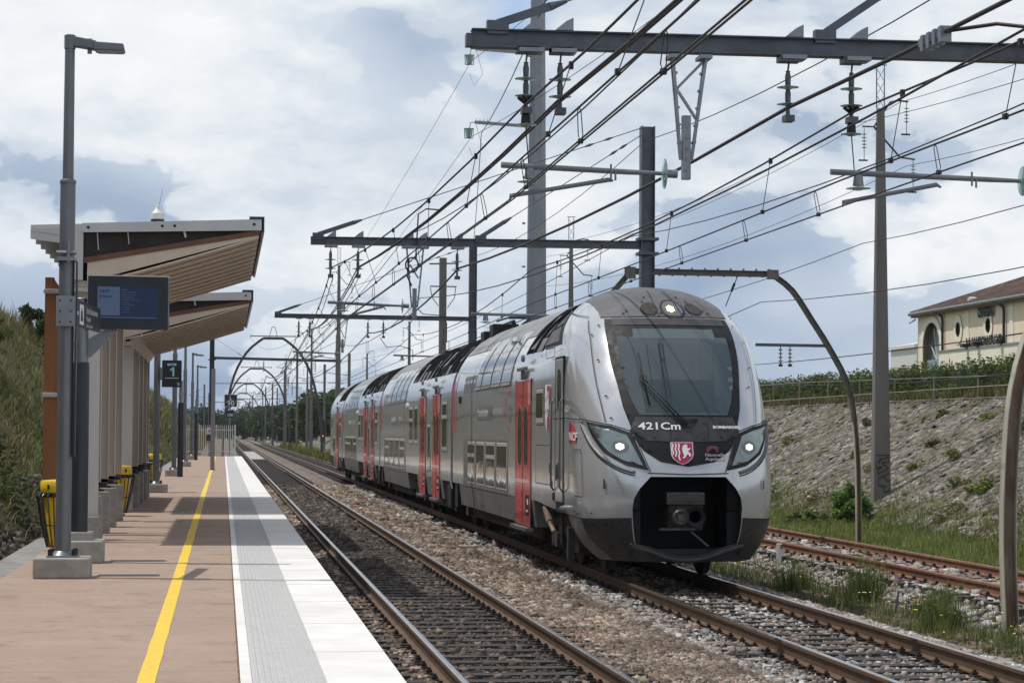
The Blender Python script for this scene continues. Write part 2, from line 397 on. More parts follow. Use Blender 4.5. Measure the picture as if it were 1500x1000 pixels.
def mat_pitching():
    m, t, b = new_mat('stone_pitching'); g = t.nodes.new('ShaderNodeNewGeometry').outputs['Position']
    sk = mapping(t, g, (1, 1, 1), rot=(R(-38), 0, 0))
    q = mapping(t, sk, (1.2, 1.0, 3.6))
    wv = t.nodes.new('ShaderNodeVectorMath'); wv.operation = 'ADD'; t.links.new(q, wv.inputs[0])
    nn = t.nodes.new('ShaderNodeVectorMath'); nn.operation = 'SCALE'; nn.inputs[3].default_value = .5
    t.links.new(noise(t, g, 1.4, 3, out=1), nn.inputs[0]); t.links.new(nn.outputs[0], wv.inputs[1])
    vo = t.nodes.new('ShaderNodeTexVoronoi'); vo.inputs['Scale'].default_value = 2.6; vo.inputs['Randomness'].default_value = .9; t.links.new(wv.outputs[0], vo.inputs['Vector'])
    ve = t.nodes.new('ShaderNodeTexVoronoi'); ve.feature = 'DISTANCE_TO_EDGE'; ve.inputs['Scale'].default_value = 2.6; ve.inputs['Randomness'].default_value = .9; t.links.new(wv.outputs[0], ve.inputs['Vector'])
    s = t.nodes.new('ShaderNodeSeparateXYZ'); t.links.new(vo.outputs['Color'], s.inputs[0])
    c = ramp(t, s.outputs[0], [(0, (.12, .112, .105)), (.25, (.20, .185, .165)), (.5, (.27, .255, .24)), (.75, (.17, .15, .13)), (.9, (.36, .345, .32))], 'LINEAR')
    fine = noise(t, mapping(t, sk, (1.2, 1.0, 7)), 3.5, 6, .7)
    c = mixc(t, 1., c, ramp(t, fine, [(.3, .45), (.7, 1.35)]), 'MULTIPLY')
    c = mixc(t, ramp(t, ve.outputs['Distance'], [(.0, .95), (.09, 0.)]), c, (.035, .03, .027))
    c = mixc(t, ramp(t, noise(t, g, .35, 6, .65), [(.5, 0.), (.62, .6)]), c, (.13, .105, .08))
    c = mixc(t, ramp(t, noise(t, mapping(t, g, loc=(9, 3, 1)), .55, 8, .75), [(.555, 0.), (.60, .9)]), c, (.085, .105, .03))
    t.links.new(c, b.inputs['Base Color']); setp(b, Roughness=.92)
    h = mth(t, 'ADD', mth(t, 'MULTIPLY', ve.outputs['Distance'], 1.5, clamp=True), mth(t, 'MULTIPLY', fine, .6))
    add_bump(t, b, h, 1., .12); return m
# ================================================================ ground profile
def vn(x, y, s=1.):      # cheap smooth noise
    return math.sin(x*1.7*s+1.3*math.sin(y*.9*s))*math.cos(y*1.3*s+.7*math.sin(x*1.1*s))
GX = [(-400, 6.9), (-9.3, 6.85), (-2.95, .42), (-2.84, .1), (1.25, -.45), (1.5, -.30), (1.9, -.21), (8.25, -.21), (8.9, -.50), (9.6, -.58), (10.5, -.52), (10.95, -.24), (13.4, -.24), (14.0, -.42), (18.2, -.38), (24.6, 3.36), (25.6, 3.42), (33, 3.9), (60, 5.), (600, 6)]
def gz(x, y=0):
    for (a, za), (b, zb) in zip(GX, GX[1:]):
        if x <= b: return za+(zb-za)*max(0, (x-a)/(b-a))
    return GX[-1][1]
def ysteps(y0, y1, d0, grow=1.04):
    o = [y0]; d = d0
    while o[-1] < y1: o.append(min(y1, o[-1]+d)); d *= grow
    return o
def sheet(name, x0, x1, nx, y0, y1, d0, m, amp=0., ns=1., lift=0., kind='structure', xs=None):
    g = M(); xs = xs or [x0+(x1-x0)*i/nx for i in range(nx+1)]
    def fn(x, y): 
        e = min(1, abs(x-x0)*3, abs(x-x1)*3)
        return (x, y, gz(x)+lift+amp*e*(vn(x, y, ns)+.5*vn(x+5, y+3, ns*2.7)))
    g.grid(fn, xs, ysteps(y0, y1, d0)); return g.build(name, m, smooth=True, kind=kind, fixn=False)
sheet('ground', -900, 1400, 2, -30, 5000, 60, mGround, xs=[-900, -400, -9.3], lift=-.02)
sheet('ground', 25.6, 1400, 2, -30, 5000, 12, mGround, xs=[25.6, 28, 33, 60, 200, 1400], lift=-.01)
sheet('embankment', -9.3, -2.84, 26, 8, 700, .5, mat_bank_left(), .16, 1.1)
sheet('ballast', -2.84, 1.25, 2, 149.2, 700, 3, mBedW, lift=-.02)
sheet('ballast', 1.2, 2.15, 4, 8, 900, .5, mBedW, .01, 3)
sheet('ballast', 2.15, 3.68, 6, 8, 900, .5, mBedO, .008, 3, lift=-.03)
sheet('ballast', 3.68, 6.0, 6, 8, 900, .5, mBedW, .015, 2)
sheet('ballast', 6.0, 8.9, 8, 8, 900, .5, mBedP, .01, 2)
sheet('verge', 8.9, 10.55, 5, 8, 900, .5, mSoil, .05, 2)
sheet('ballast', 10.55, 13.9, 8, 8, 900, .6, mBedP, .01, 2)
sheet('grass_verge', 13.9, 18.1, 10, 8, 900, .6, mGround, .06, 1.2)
sheet('embankment', 18.1, 25.6, 26, 20, 600, .7, mat_pitching(), .07, 1.3)
# ---------------------------------------------------------------- stones
def stones(name, x0, x1, y0, y1, per_m2, rad, m, keep=None, lift=.4, seed=1, flat=.85, dz=0.):
    rg = np.random.default_rng(seed); n = int((x1-x0)*(y1-y0)*per_m2)
    x = rg.uniform(x0, x1, n); y = rg.uniform(y0, y1, n)
    if keep is not None: k = keep(x, y, rg); x, y = x[k], y[k]
    n = len(x); z = np.interp(x, [a for a, b in GX], [b for a, b in GX])
    r = rad*rg.lognormal(0, .28, n)
    base = np.array([(-1, -1, -1), (1, -1, -1), (1, 1, -1), (-1, 1, -1), (-1, -1, 1), (1, -1, 1), (1, 1, 1), (-1, 1, 1)])*.72
    F = np.array([(0, 3, 2), (0, 2, 1), (4, 5, 6), (4, 6, 7), (0, 1, 5), (0, 5, 4), (1, 2, 6), (1, 6, 5), (2, 3, 7), (2, 7, 6), (3, 0, 4), (3, 4, 7)])
    V = base[None]*(1+rg.uniform(-.55, .45, (n, 8, 3)))*r[:, None, None]*np.array([1.15, 1., flat])
    a = rg.uniform(0, 6.283, n); b = rg.uniform(-1.2, 1.2, n); ca, sa, cb, sb = np.cos(a), np.sin(a), np.cos(b), np.sin(b)
    X, Y, Z = V[..., 0], V[..., 1], V[..., 2]
    Y, Z = Y*cb[:, None]-Z*sb[:, None], Y*sb[:, None]+Z*cb[:, None]
    X, Y = X*ca[:, None]-Y*sa[:, None], X*sa[:, None]+Y*ca[:, None]
    V = np.stack([X+x[:, None], Y+y[:, None], Z+(z+dz+r*lift)[:, None]], -1).reshape(-1, 3)
    Fc = (F[None]+(np.arange(n)*8)[:, None, None]).reshape(-1, 3)
    return np_mesh(name, V, Fc, m, kind='stuff')
mStW = mat_island('warm_ballast_stone', warm, .85, (.12, .09, .07), .45); mStO = mat_island('oily_ballast_stone', oily+[(.20, .165, .13)], .8, (.035, .03, .027), .6)
mStP = mat_island('pale_ballast_stone', pale, .85, (.22, .155, .12), .5); mStB = mat_island('brown_ballast_stone', [(.23, .145, .105), (.17, .12, .095), (.27, .20, .16), (.12, .09, .075), (.20, .17, .15)], .9, (.08, .06, .05), .7)
SP = .6
def crib(cx, prob=.025):
    def k(x, y, rg):
        onrail = np.minimum(abs(x-(cx-.75)), abs(x-(cx+.75))) < .10
        ph = np.abs(((y/SP) % 1)-.5)*SP; sleeper = (ph < .145) & (abs(x-cx) < 1.32)
        return ~onrail & (~sleeper | (rg.uniform(size=len(x)) < prob))
    return k
bands = [(1.22, 2.05, mStW, None), (2.22, 3.58, mStO, crib(2.9)), (3.72, 4.25, mStW, None), (4.25, 5.3, mStW, None), (5.3, 5.95, mStP, None), (6.05, 7.45, mStP, crib(6.75)), (7.55, 8.45, mStP, None), (8.3, 9.1, mStB, None)]
sd_ = 20
for (xa, xb, ms, kp) in bands:
    for (ya, yb, den, rad) in ((15, 24, 1500, .0215), (24, 33, 950, .0245), (33, 54, 420, .031), (54, 100, 190, .042)):
        
        if xa > 5.4 and ya > 50: continue
        sd_ += 1
        if kp is None: kq = crib(2.9) if xa < 5 else crib(6.75)
        else: kq = kp
        stones('ballast_stones', xa, xb, ya, yb, den, rad, ms, kq, seed=sd_, dz=-.012 if kp else 0.)
stones('ballast_stones', 9.0, 10.2, 16, 40, 150, .035, mStB, seed=51)
for (ya, yb, den, rad) in ((28, 55, 160, .045), (55, 110, 45, .07)):
    stones('ballast_stones', 10.6, 13.85, ya, yb, den, rad, mStP, crib(12.15, .5), seed=60+ya)
# ================================================================ tracks
mRailSide = mat('brown_rail_steel', (.125, .078, .048), .62, .35, .25, 5, .15, 40, dirt=(.17, .10, .065), dscale=2)
mRailTop = mat('polished_rail_head', (.52, .51, .50), .22, 1., .12, 6)
mRailRust = mat('orange_rusty_rail', (.24, .12, .075), .8, .2, .3, 6)
mSleeper = mat('dark_oiled_sleeper', (.030, .024, .021), .75, 0, .4, 9, .4, 30, dirt=(.07, .05, .04))
mClip = mat('dark_rail_clip', (.045, .032, .026), .7, .3, .4, 9)
RP = [(-.07, -.172), (.07, -.172), (.07, -.160), (.012, -.142), (.010, -.05), (.036, -.038), (.036, -.008), (.030, -.001), (.018, .0015), (-.018, .0015), (-.030, -.001), (-.036, -.008), (-.036, -.038), (-.010, -.05), (-.012, -.142), (-.07, -.160)]
def rail_mesh(x, y0, y1):
    g = M(); b = 0; ys = [y0, y1]; n = len(RP)
    for y in ys: g.v += [(x+u, y, v) for u, v in RP]
    for i in range(n):
        j = (i+1) % n; g.cur = 1 if i in (7, 8, 9) else 0; g.face((i, j, n+j, n+i))
    g.cur = 0; g.face(range(n)); g.face(range(2*n-1, n-1, -1)); return g
def sleeper_mesh(g, x, y, rust=True):
    g.cur = 0; g.box(x-1.3, x+1.3, y-.125, y+.125, -.33, -.176)
    for s in (-1, 1):
        for q in (-1, 1):
            g.cur = 1; cx = x+s*.752+q*.115
            g.box(cx-.045, cx+.045, y-.07, y+.07, -.176, -.158); g.cyl((cx, y, -.158), (cx, y, -.105), .022, .018, 6); g.box(cx-.03, cx+.03, y-.03, y+.03, -.150, -.128)
    g.cur = 0
def track(cx, label, ms, mt, y0, y1, nmain, ystuff):
    t = thing('railway_track', label, 'railway track', (cx, y0, 0))
    for s in (-1, 1): rail_mesh(cx+s*.752, 10, 900).build('rail', [ms, mt], t, fixn=True)
    k0 = math.ceil(y0/SP); g = M(); sleeper_mesh(g, cx, k0*SP); first = g.build('sleeper', [mSleeper, mClip], t)
    first.location = (0, 0, 0)
    for i in range(1, nmain):
        c = first.copy(); sc.collection.objects.link(c); c.parent = t; c.location = (0, i*SP, 0)
    g = M(); y = (k0+nmain)*SP
    while y < ystuff: sleeper_mesh(g, cx, y) if y < 130 else g.box(cx-1.3, cx+1.3, y-.125, y+.125, -.33, -.176); y += SP
    g.build('sleeper', [mSleeper, mClip], t, kind='stuff')
    return t
track(2.9, 'polished rails on dark oily sleepers running beside the white platform edge', mRailSide, mRailTop, 15.5, 0, 98, 420)
track(6.75, 'track that the grey double-deck train stands on, with brown-sided rails', mRailSide, mRailTop, 15.5, 0, 34, 420)
track(12.15, 'disused track with orange rusty rails in front of the stone embankment', mRailRust, mRailRust, 27, 0, 90, 260)
# walking boards laid between the rails far down the line
M().box(2.3, 3.5, 190, 260, -.19, -.12).build('crossing_panel', mConc, bevel=.02)
tag(bpy.data.objects['crossing_panel'], 'pale concrete slab lying between the rails of the platform track far down the line', 'slab')
# ================================================================ platform
mPlat = mat_platform(); mWhiteConc = mat('white_concrete', (.76, .75, .715), .75, 0, .04, 5, .12, 80, dirt=(.60, .58, .54), dscale=.8)
mTact = mat('grey_tactile_slab', (.47, .465, .455), .7, 0, .08, 12, .2, 90)
mYellow = mat('yellow_road_paint', (.80, .55, .045), .65, 0, .06, 20, .2, 90, dirt=(.62, .42, .08), dscale=9)
PY0, PY1 = 6, 149.3
M().box(-2.42, .13, PY0, PY1, -.3, .55).build('platform', mPlat, kind='structure')
M().box(.13, .21, PY0, PY1, -.3, .553).box(.70, 1.22, PY0, PY1, .38, .554).build('platform_edge_slab', mWhiteConc, kind='structure', bevel=.006)
M().box(.4, 1.10, PY0, PY1, -.6, .38).build('platform_wall', mConc, kind='structure')
g = M(); pr = [(.212, .545)]
for i in range(11):
    x = .232+i*.0425; pr += [(x, .547), (x+.005, .5535), (x+.021, .5535), (x+.026, .547)]
pr += [(.699, .545), (.699, .3), (.212, .3)]
g.prism(pr, 'y', PY0, PY1); g.build('tactile_paving', mTact, kind='structure')
g = M()
y = PY0
xs_ = ysteps(PY0, 149, .5, 1.03)
for a, b in zip(xs_, xs_[1:]):
    e0 = .004*math.sin(a*3.1); e1 = .004*math.sin(b*3.1)
    g.quad((-.545+e0, a, .554), (-.425+e0, a, .554), (-.425+e1, b, .554), (-.545+e1, b, .554))
g.build('yellow_line', mYellow, kind='structure')
# ragged bitumen seam beside the slab and thin joints across the slabs
mSeam = mat('bitumen_seam', (.16, .085, .055), .9, 0, .3, 30)
g = M(); ys = [PY0+i*.06 for i in range(900)]
for a, b in zip(ys, ys[1:]):
    w0 = .010+.008*abs(math.sin(a*7.3))*random.random(); g.quad((.13-w0, a, .5515), (.131, a, .5515), (.131, b, .5515), (.13-w0, b, .5515))
g.build('platform_seam', mSeam, kind='structure')
mJoint = mat_flat('slab_joint', (.42, .41, .39), .9)
g = M(); y = 12.
while y < 148:
    g.box(.7005, 1.2195, y-.003, y+.003, .55, .5555); g.box(.2305, .6985, y-.003, y+.003, .54, .5482); y += 2.5
g.build('platform_slab_joints', mJoint, kind='structure')
mPath = mat('grey_gutter_concrete', (.27, .265, .255), .9, 0, .2, 3, .3, 40, dirt=(.14, .13, .115), dscale=2)
M().box(-2.86, -2.425, PY0, PY1, .2, .50).build('drain_channel', mPath, kind='structure')
mFoot = mat_island('dark_mossy_stone', [(.10, .09, .075), (.15, .14, .12), (.06, .06, .04), (.20, .185, .16), (.05, .045, .035)], .9, (.04, .05, .018), 1.2)
stones('foot_stones', -3.75, -2.92, 16, 80, 130, .06, mFoot, seed=91, lift=.2, flat=.6)
def drain(y, label):
    t = thing('drain_grate', label, 'drain grate', (-1.05, y, .55))
    g = M(); g.box(-1.40, -.70, y-.14, y-.125, .50, .556).box(-1.40, -.70, y+.125, y+.14, .50, .556).box(-1.40, -1.385, y-.125, y+.125, .50, .556).box(-.715, -.70, y-.125, y+.125, .50, .556); g.build('frame', mSteel, t)
    g = M()
    for i in range(22): g.box(-1.38+i*.031, -1.368+i*.031, y-.125, y+.125, .52, .5545)
    g.build('grille', mSteel, t); M().box(-1.385, -.715, y-.125, y+.125, .5505, .552).build('pit', mBlack, t)
drain(26.1, 'steel drain grate in the red platform, the one beside the nearest lamp post block')
drain(29.0, 'steel drain grate beside the concrete block of the information screen')
drain(41.4, 'small steel drain grate beside the fins of the nearer shelter')
drain(46.6, 'drain grate in the shaded red platform in front of the farther shelter')
drain(61.2, 'long way off drain grate beside the second lamp post, farthest of the grates')

# squared stones of the pitching standing proud of the slope
rg = np.random.default_rng(77); n = 26000
sx_, sy_ = rg.uniform(18.35, 24.55, n), 40+rg.uniform(0, 1, n)**1.25*85
sxx = np.round((sx_+.25*np.sin(sy_*.8))/.19)*.19+rg.uniform(-.075, .075, n)-.25*np.sin(sy_*.8)+.12*np.sin(sy_*3.1); sxx = np.clip(sxx, 18.25, 24.58)
z_ = np.interp(sxx, [a for a, b in GX], [b for a, b in GX]); base = np.array([(-1, -1, -1), (1, -1, -1), (1, 1, -1), (-1, 1, -1), (-1, -1, 1), (1, -1, 1), (1, 1, 1), (-1, 1, 1)], float)
V = base[None]*(1+rg.uniform(-.3, .25, (n, 8, 3)))*np.stack([rg.uniform(.05, .115, n), rg.uniform(.07, .22, n), rg.uniform(.012, .035, n)], 1)[:, None, :]
sl_ = math.atan((3.36+.38)/(24.6-18.2)); b_ = sl_+rg.normal(0, .06, n)[:, None]; c_ = rg.normal(0, .4, n)[:, None]
X, Y, Z = V[..., 0], V[..., 1], V[..., 2]; X, Y = X*np.cos(c_)-Y*np.sin(c_), X*np.sin(c_)+Y*np.cos(c_); X, Z = X*np.cos(b_)-Z*np.sin(b_), X*np.sin(b_)+Z*np.cos(b_)
V = np.stack([X+sxx[:, None], Y+sy_[:, None], Z+(z_+.05)[:, None]], -1).reshape(-1, 3)
Fq = np.array([(0, 3, 2, 1), (4, 5, 6, 7), (0, 1, 5, 4), (1, 2, 6, 5), (2, 3, 7, 6), (3, 0, 4, 7)])
np_mesh('pitching_stones', V, (Fq[None]+(np.arange(n)*8)[:, None, None]).reshape(-1, 4), mat_island('pitching_stone', [(.20, .18, .155), (.14, .125, .11), (.265, .24, .21), (.18, .155, .125), (.32, .295, .255), (.12, .108, .095), (.23, .205, .185)], .92, (.13, .12, .065), .6), kind='stuff')
# ================================================================ the train
XC = 6.78; YE = 38.0; NN = 2.7
def spl(xs, ys):
    n = len(xs); m = [(ys[min(i+1, n-1)]-ys[max(i-1, 0)])/(xs[min(i+1, n-1)]-xs[max(i-1, 0)]) for i in range(n)]
    def f(x):
        if x <= xs[0]: return ys[0]
        if x >= xs[-1]: return ys[-1]
        for i in range(n-1):
            if x <= xs[i+1]:
                h = xs[i+1]-xs[i]; t = (x-xs[i])/h
                return (2*t**3-3*t*t+1)*ys[i]+(t**3-2*t*t+t)*h*m[i]+(-2*t**3+3*t*t)*ys[i+1]+(t**3-t*t)*h*m[i+1]
    return f
ZW = [.3, .6, .95, 1.5, 2.3, 2.8, 3.2, 3.6, 3.9, 4.15, 4.35, 4.5, 4.58]
hwc = spl(ZW, [1.2, 1.38, 1.47, 1.49, 1.49, 1.485, 1.47, 1.42, 1.33, 1.16, .92, .6, .25])
yfc = spl(ZW, [a-.68 for a in [33.35, 33.22, 33.15, 33.15, 33.42, 33.7, 33.98, 34.3, 34.65, 35.05, 35.5, 36.1, 36.8]])
hwm = spl([.5, 3.0, 3.3, 3.6, 3.9, 4.15, 4.35, 4.5, 4.62], [1.49, 1.49, 1.46, 1.37, 1.2, .98, .73, .46, .0])
DDf = spl([0, 2.4, 3.6, 4.2, 4.6], [1.5, 1.5, 1.6, 1.6, 1.0])
def nose(t, z):
    a = max(-1, min(1, t))*math.pi/2; s, c = math.sin(a), max(0, math.cos(a))
    r = (abs(s)**NN+c**NN)**(-1/NN); h = hwc(z); D = DDf(z); yb = min(yfc(z)+D, YE)
    x = h*s*r; y = yb-D*c*r
    if abs(t) > 1:
        k = min(1, abs(t)-1); kk = k*k*(3-2*k); x = math.copysign(h+(hwm(z)-h)*kk, t); y = yb+(YE-yb)*k
    return (XC+x, y, z)
def mat_body():
    m, t, b = new_mat('silver_train_paint'); g = t.nodes.new('ShaderNodeNewGeometry').outputs['Position']
    c = ramp(t, noise(t, g, .7, 4), [(.3, (.565, .58, .60)), (.7, (.61, .62, .635))])
    st = noise(t, mapping(t, g, (1, 1, .12)), 6, 5, .65)
    c = mixc(t, ramp(t, st, [(.52, 0.), (.85, .22)]), c, (.40, .39, .37))
    s = t.nodes.new('ShaderNodeSeparateXYZ'); t.links.new(g, s.inputs[0])
    low = mth(t, 'MULTIPLY', mth(t, 'SUBTRACT', 1.5, s.outputs[2]), .7, clamp=True)      # road dirt thrown up on the lower panels
    c = mixc(t, mth(t, 'MULTIPLY', low, ramp(t, noise(t, g, 5, 6, .7), [(.3, .05), (.7, .6)])), c, (.20, .19, .175))
    sp = noise(t, g, 60, 2, .5); c = mixc(t, ramp(t, sp, [(.76, 0.), (.80, .4)]), c, (.2, .19, .18))
    t.links.new(c, b.inputs['Base Color']); setp(b, Metallic=.52, Roughness=.25, **{'Coat Weight': .5, 'Coat Roughness': .06})
    t.links.new(ramp(t, noise(t, g, 3, 5, .6), [(.3, .17), (.7, .27)]), b.inputs['Roughness'])
    add_bump(t, b, noise(t, mapping(t, g, (1, 1, .35)), 1.3, 2), .10, .02); return m
mBody = mat_body()
mBand = mat('dark_grey_sill_paint', (.19, .193, .195), .5, .3, .2, 5, dirt=(.10, .09, .078), streak=True, dscale=4)
mCap = mat('dark_grey_cab_roof', (.115, .115, .118), .5, .1, .12, 4, dirt=(.075, .072, .07), dscale=3)
mRoof = mat('grey_train_roof', (.30, .305, .31), .5, .35, .15, 2, dirt=(.16, .15, .14))
mMask = mat('charcoal_gloss_panel', (.014, .015, .017), .55, 0, .1, 4, dirt=(.03, .03, .031), dscale=3)
mPanel = mat('dark_grey_panel', (.050, .051, .055), .5, 0, .1, 6, dirt=(.085, .083, .08), dscale=5)
mCowl = mat('dark_bumper_plastic', (.034, .035, .038), .36, .1, .15, 5, dirt=(.06, .055, .05), dscale=3)
mRedDoor = mat('red_door_paint', (.60, .055, .05), .3, .1, .06, 4, coat=.3, dirt=(.42, .06, .05), streak=True)
mRedSt = mat_flat('red_stripe', (.62, .06, .07), .4)
mGlass = glass_mat('dark_train_window', (.012, .016, .018), .04, .7)
mSkyWin = glass_mat('upper_deck_window', (.03, .045, .06), .04, .9)
mShield = glass_mat('tinted_windscreen', (.042, .062, .068), .06, .8)
mShield2 = glass_mat('windscreen_sunblind', (.085, .115, .12), .2, .6)
mRim = mat('cream_window_rim', (.46, .43, .37), .45, .2, .1, 6)
for _m in (mMask, mPanel): setp(_m.node_tree.nodes['Principled BSDF'], **{'Specular IOR Level': .22})
mSeamT = mat_flat('panel_gap', (.012, .012, .013), .7)
mHead = mat('headlamp_reflector', (.27, .32, .32), .2, .6, .2, 3)
mLampOn = mat_emit('lit_headlamp', (1., .93, .76), 2.2); mLampHalo = mat('lamp_bowl', (.18, .19, .19), .2, .6, .2, 6)
mMagenta = mat_flat('crimson_badge', (.40, .02, .09), .5); mPurple = mat_flat('violet_badge', (.20, .02, .22), .5)
mFaintRed = mat_flat('faded_crimson', (.16, .03, .06), .5)
mEquip = mat('roof_equipment', (.19, .195, .20), .5, .4, .35, 3, dirt=(.05, .05, .05))
mUnder = mat('greasy_underframe', (.045, .040, .035), .75, .3, .4, 5, .3, 20)
mCoup = mat('worn_coupler_steel', (.10, .10, .098), .5, .6, .3, 9, dirt=(.04, .038, .035), dscale=6)
T = thing('double_deck_train', 'silver grey double-deck passenger train with red doors and a dark windscreen, standing beside the platform', 'train', (XC, 32.5, 0))
# ---- nose shell with the coupler mouth left open
mouth = [(-.235, 1.57), (-.30, 1.40), (-.335, 1.25), (-.345, 1.10), (-.345, .58), (-.26, .545), (-.15, .43), (0, .395), (.15, .43), (.26, .545), (.345, .58), (.345, 1.10), (.335, 1.25), (.30, 1.40), (.235, 1.57)]
ts = [-2+i*.1 for i in range(41)]
low = [(-1.13, .95), (-1.10, .80), (-1.03, .66), (-.92, .52), (-.75, .36), (-.7, .32), (.7, .32), (.75, .36), (.92, .52), (1.03, .66), (1.10, .80), (1.13, .95)]
shell = low+[(1.5, .98), (2, 1.05), (2, 4.58)]+[(-2, 4.58), (-2, 1.05), (-1.5, .98)]
cab = patch(nose, shell, .085, [mouth], 0, (1.6, 1)).build('cab_body', mBody, T, smooth=True)
def on(name, outer, m, off=.006, holes=(), parent=None, step=.07, smooth=True):
    return patch(nose, outer, step, holes, off, (1.6, 1)).build(name, m, parent or cab, smooth=True, fixn=False)
# lower bumper, dark
on('bumper', [(-.78, .92), (-.6, .925), (-.352, .95), (-.352, .575), (-.26, .54), (-.15, .425), (0, .39), (.15, .425), (.26, .54), (.352, .575), (.352, .95), (.6, .925), (1.12, .90), (1.10, .80), (1.03, .66), (.92, .52), (.75, .36), (.7, .32), (-.55, .32), (-.6, .45), (-.72, .65)], mCowl, .006)
on('bumper', [(-.78, .915), (-1.13, .94), (-1.10, .80), (-1.03, .66), (-.92, .52), (-.75, .36), (-.7, .325), (-.56, .325), (-.61, .45), (-.725, .65)], mBand, .006)  # left flank of the same bumper, sunlight put in as lighter grey
# bumper lip standing proud round the mouth
g = M(); lip = [(-.36, .60), (-.26, .50), (-.15, .40), (0, .365), (.15, .40), (.26, .50), (.36, .60)]
pts = [Vector(nose(*p))+Vector((0, -.02, -.02)) for p in dens(smooth_loop(lip, 3)[:-3], .04, (1.6, 1), False)]
g.tube(pts, .045, 8); g.build('bumper_lip', mCowl, T, smooth=True)
# cab roof cap
capb = [(-.50, 3.99), (-.54, 4.10), (-.62, 4.20), (-.75, 4.28), (-1.0, 4.34), (-1.5, 4.37), (-2, 4.38), (-2, 4.58), (2, 4.58), (2, 4.38), (1.5, 4.37), (1.0, 4.34), (.75, 4.28), (.62, 4.20), (.54, 4.10), (.50, 3.99)]
on('cab_roof', capb, mCap, .007)
roof_cl = M()
# windscreen surround, glass, panels
mask = [(-.465, 3.96), (-.44, 3.6), (-.42, 3.25), (-.395, 2.95), (-.37, 2.57), (-.325, 2.22), (-.30, 2.12), (.30, 2.12), (.325, 2.22), (.37, 2.57), (.395, 2.95), (.42, 3.25), (.44, 3.6), (.465, 3.96)]
on('windscreen_surround', mask, mMask, .008)
glass = [(-.375, 3.66), (-.365, 3.3), (-.345, 2.95), (-.31, 2.65), (-.275, 2.47), (.275, 2.47), (.31, 2.65), (.345, 2.95), (.365, 3.3), (.375, 3.66)]
ws = on('windscreen', glass, mShield, .013)
on('sunblind', [(-.27, 3.79), (-.27, 3.64), (.29, 3.64), (.29, 3.79)], mShield2, .014, parent=cab)
on('windscreen_top_band', [(-.41, 3.96), (-.405, 3.85), (.405, 3.85), (.41, 3.96)], mPanel, .016)
panel = [(-.305, 2.44), (.305, 2.44), (.345, 2.22), (.25, 2.09), (.0, 2.07), (-.25, 2.09), (-.345, 2.22)]
on('number_panel', panel, mPanel, .016)
smile = [(-.33, 2.17), (-.25, 2.10), (0, 2.08), (.25, 2.10), (.33, 2.17), (.27, 1.95), (.17, 1.785), (0, 1.715), (-.17, 1.785), (-.27, 1.95)]
on('badge_panel', smile, mMask, .010)
g = M()
for ln in ([(-.5, 3.985), (-.3, 3.99), (0, 4.0), (.3, 3.99), (.5, 3.985)], [(-.60, 3.95), (-.56, 3.6), (-.53, 2.9), (-.49, 2.36)], [(.60, 3.95), (.56, 3.6), (.53, 2.9), (.49, 2.36)],
           [(-1.45, 2.43), (-1.08, 2.43), (-.66, 2.40), (-.45, 2.32), (-.31, 2.21)], [(1.45, 2.43), (1.08, 2.43), (.66, 2.40), (.45, 2.32), (.31, 2.21)],
           [(-1.12, .95), (-.78, .925), (-.55, .94), (-.35, .96)], [(1.12, .93), (.78, .925), (.55, .94), (.35, .96)],
           [(-.10, 2.07), (-.10, 2.37)], [(.14, 2.07), (.14, 2.37)], [(-.07, 4.0), (-.11, 4.45)], [(.11, 4.0), (.09, 4.45)],
           [(-.25, 1.62), (0, 1.60), (.25, 1.62)], [(-.32, 2.19), (-.235, 1.64)], [(.32, 2.19), (.235, 1.64)],
           [(-.95, 2.35), (-.95, .95)], [(-.74, 1.95), (-.74, 1.25)], [(-.90, 1.95), (-.90, 1.25)], [(-.90, 1.25), (-.74, 1.25)], [(-.9, 1.95), (-.74, 1.95)],
           [(-.60, 4.0), (-1., 4.12), (-1.6, 4.2)], [(.60, 4.0), (1., 4.12), (1.6, 4.2)]):
    strip(nose, ln, .014, .019, (1.6, 1), g)
g.build('panel_gaps', mSeamT, cab, fixn=False)
def ell(t, z, rt, rz, n=18): return [(t+rt*math.cos(2*math.pi*i/n), z+rz*math.sin(2*math.pi*i/n)) for i in range(n)]
# small black bolts
g = M()
for (t, z) in [(-.5, 3.85), (-.55, 3.7), (-.505, 3.3), (-.47, 2.75), (-.45, 2.42), (.5, 3.85), (.55, 3.6), (.47, 2.9), (.52, 3.2), (-.17, 4.32), (-.19, 4.24), (-.31, 4.08), (-.33, 4.04), (-.05, 4.05), (.17, 4.33), (.22, 4.25), (.14, 4.05), (.33, 4.05), (.30, 4.09), (-.22, 2.36), (-.2, 2.14), (.22, 2.36), (.22, 2.14), (-.07, 2.12), (.11, 2.12), (-.07, 2.34), (.12, 2.34),
               (-.63, 1.02), (-.80, .99), (-.86, .99), (-.63, .86), (-.9, 1.12), (-.9, 1.22), (-1.02, 2.1), (-1.02, 1.6), (-.83, 1.9), (-.83, 1.3), (.63, .86), (.6, 2.4), (.56, 2.2)]:
    p = patch(nose, ell(t, z, .011, .013, 8), .05, (), .021, (1.6, 1)); b = len(g.v); g.v += p.v
    for f in p.f: g.face([b+i for i in f])
for (t, z0, z1) in ((-.52, 1.38, 1.52), (.52, 1.38, 1.52)): 
    p = patch(nose, [(t-.006, z0), (t+.006, z0), (t+.006, z1), (t-.006, z1)], .05, (), .021, (1.6, 1)); b = len(g.v); g.v += p.v
    for f in p.f: g.face([b+i for i in f])
g.build('bolts', mSeamT, cab, fixn=False)
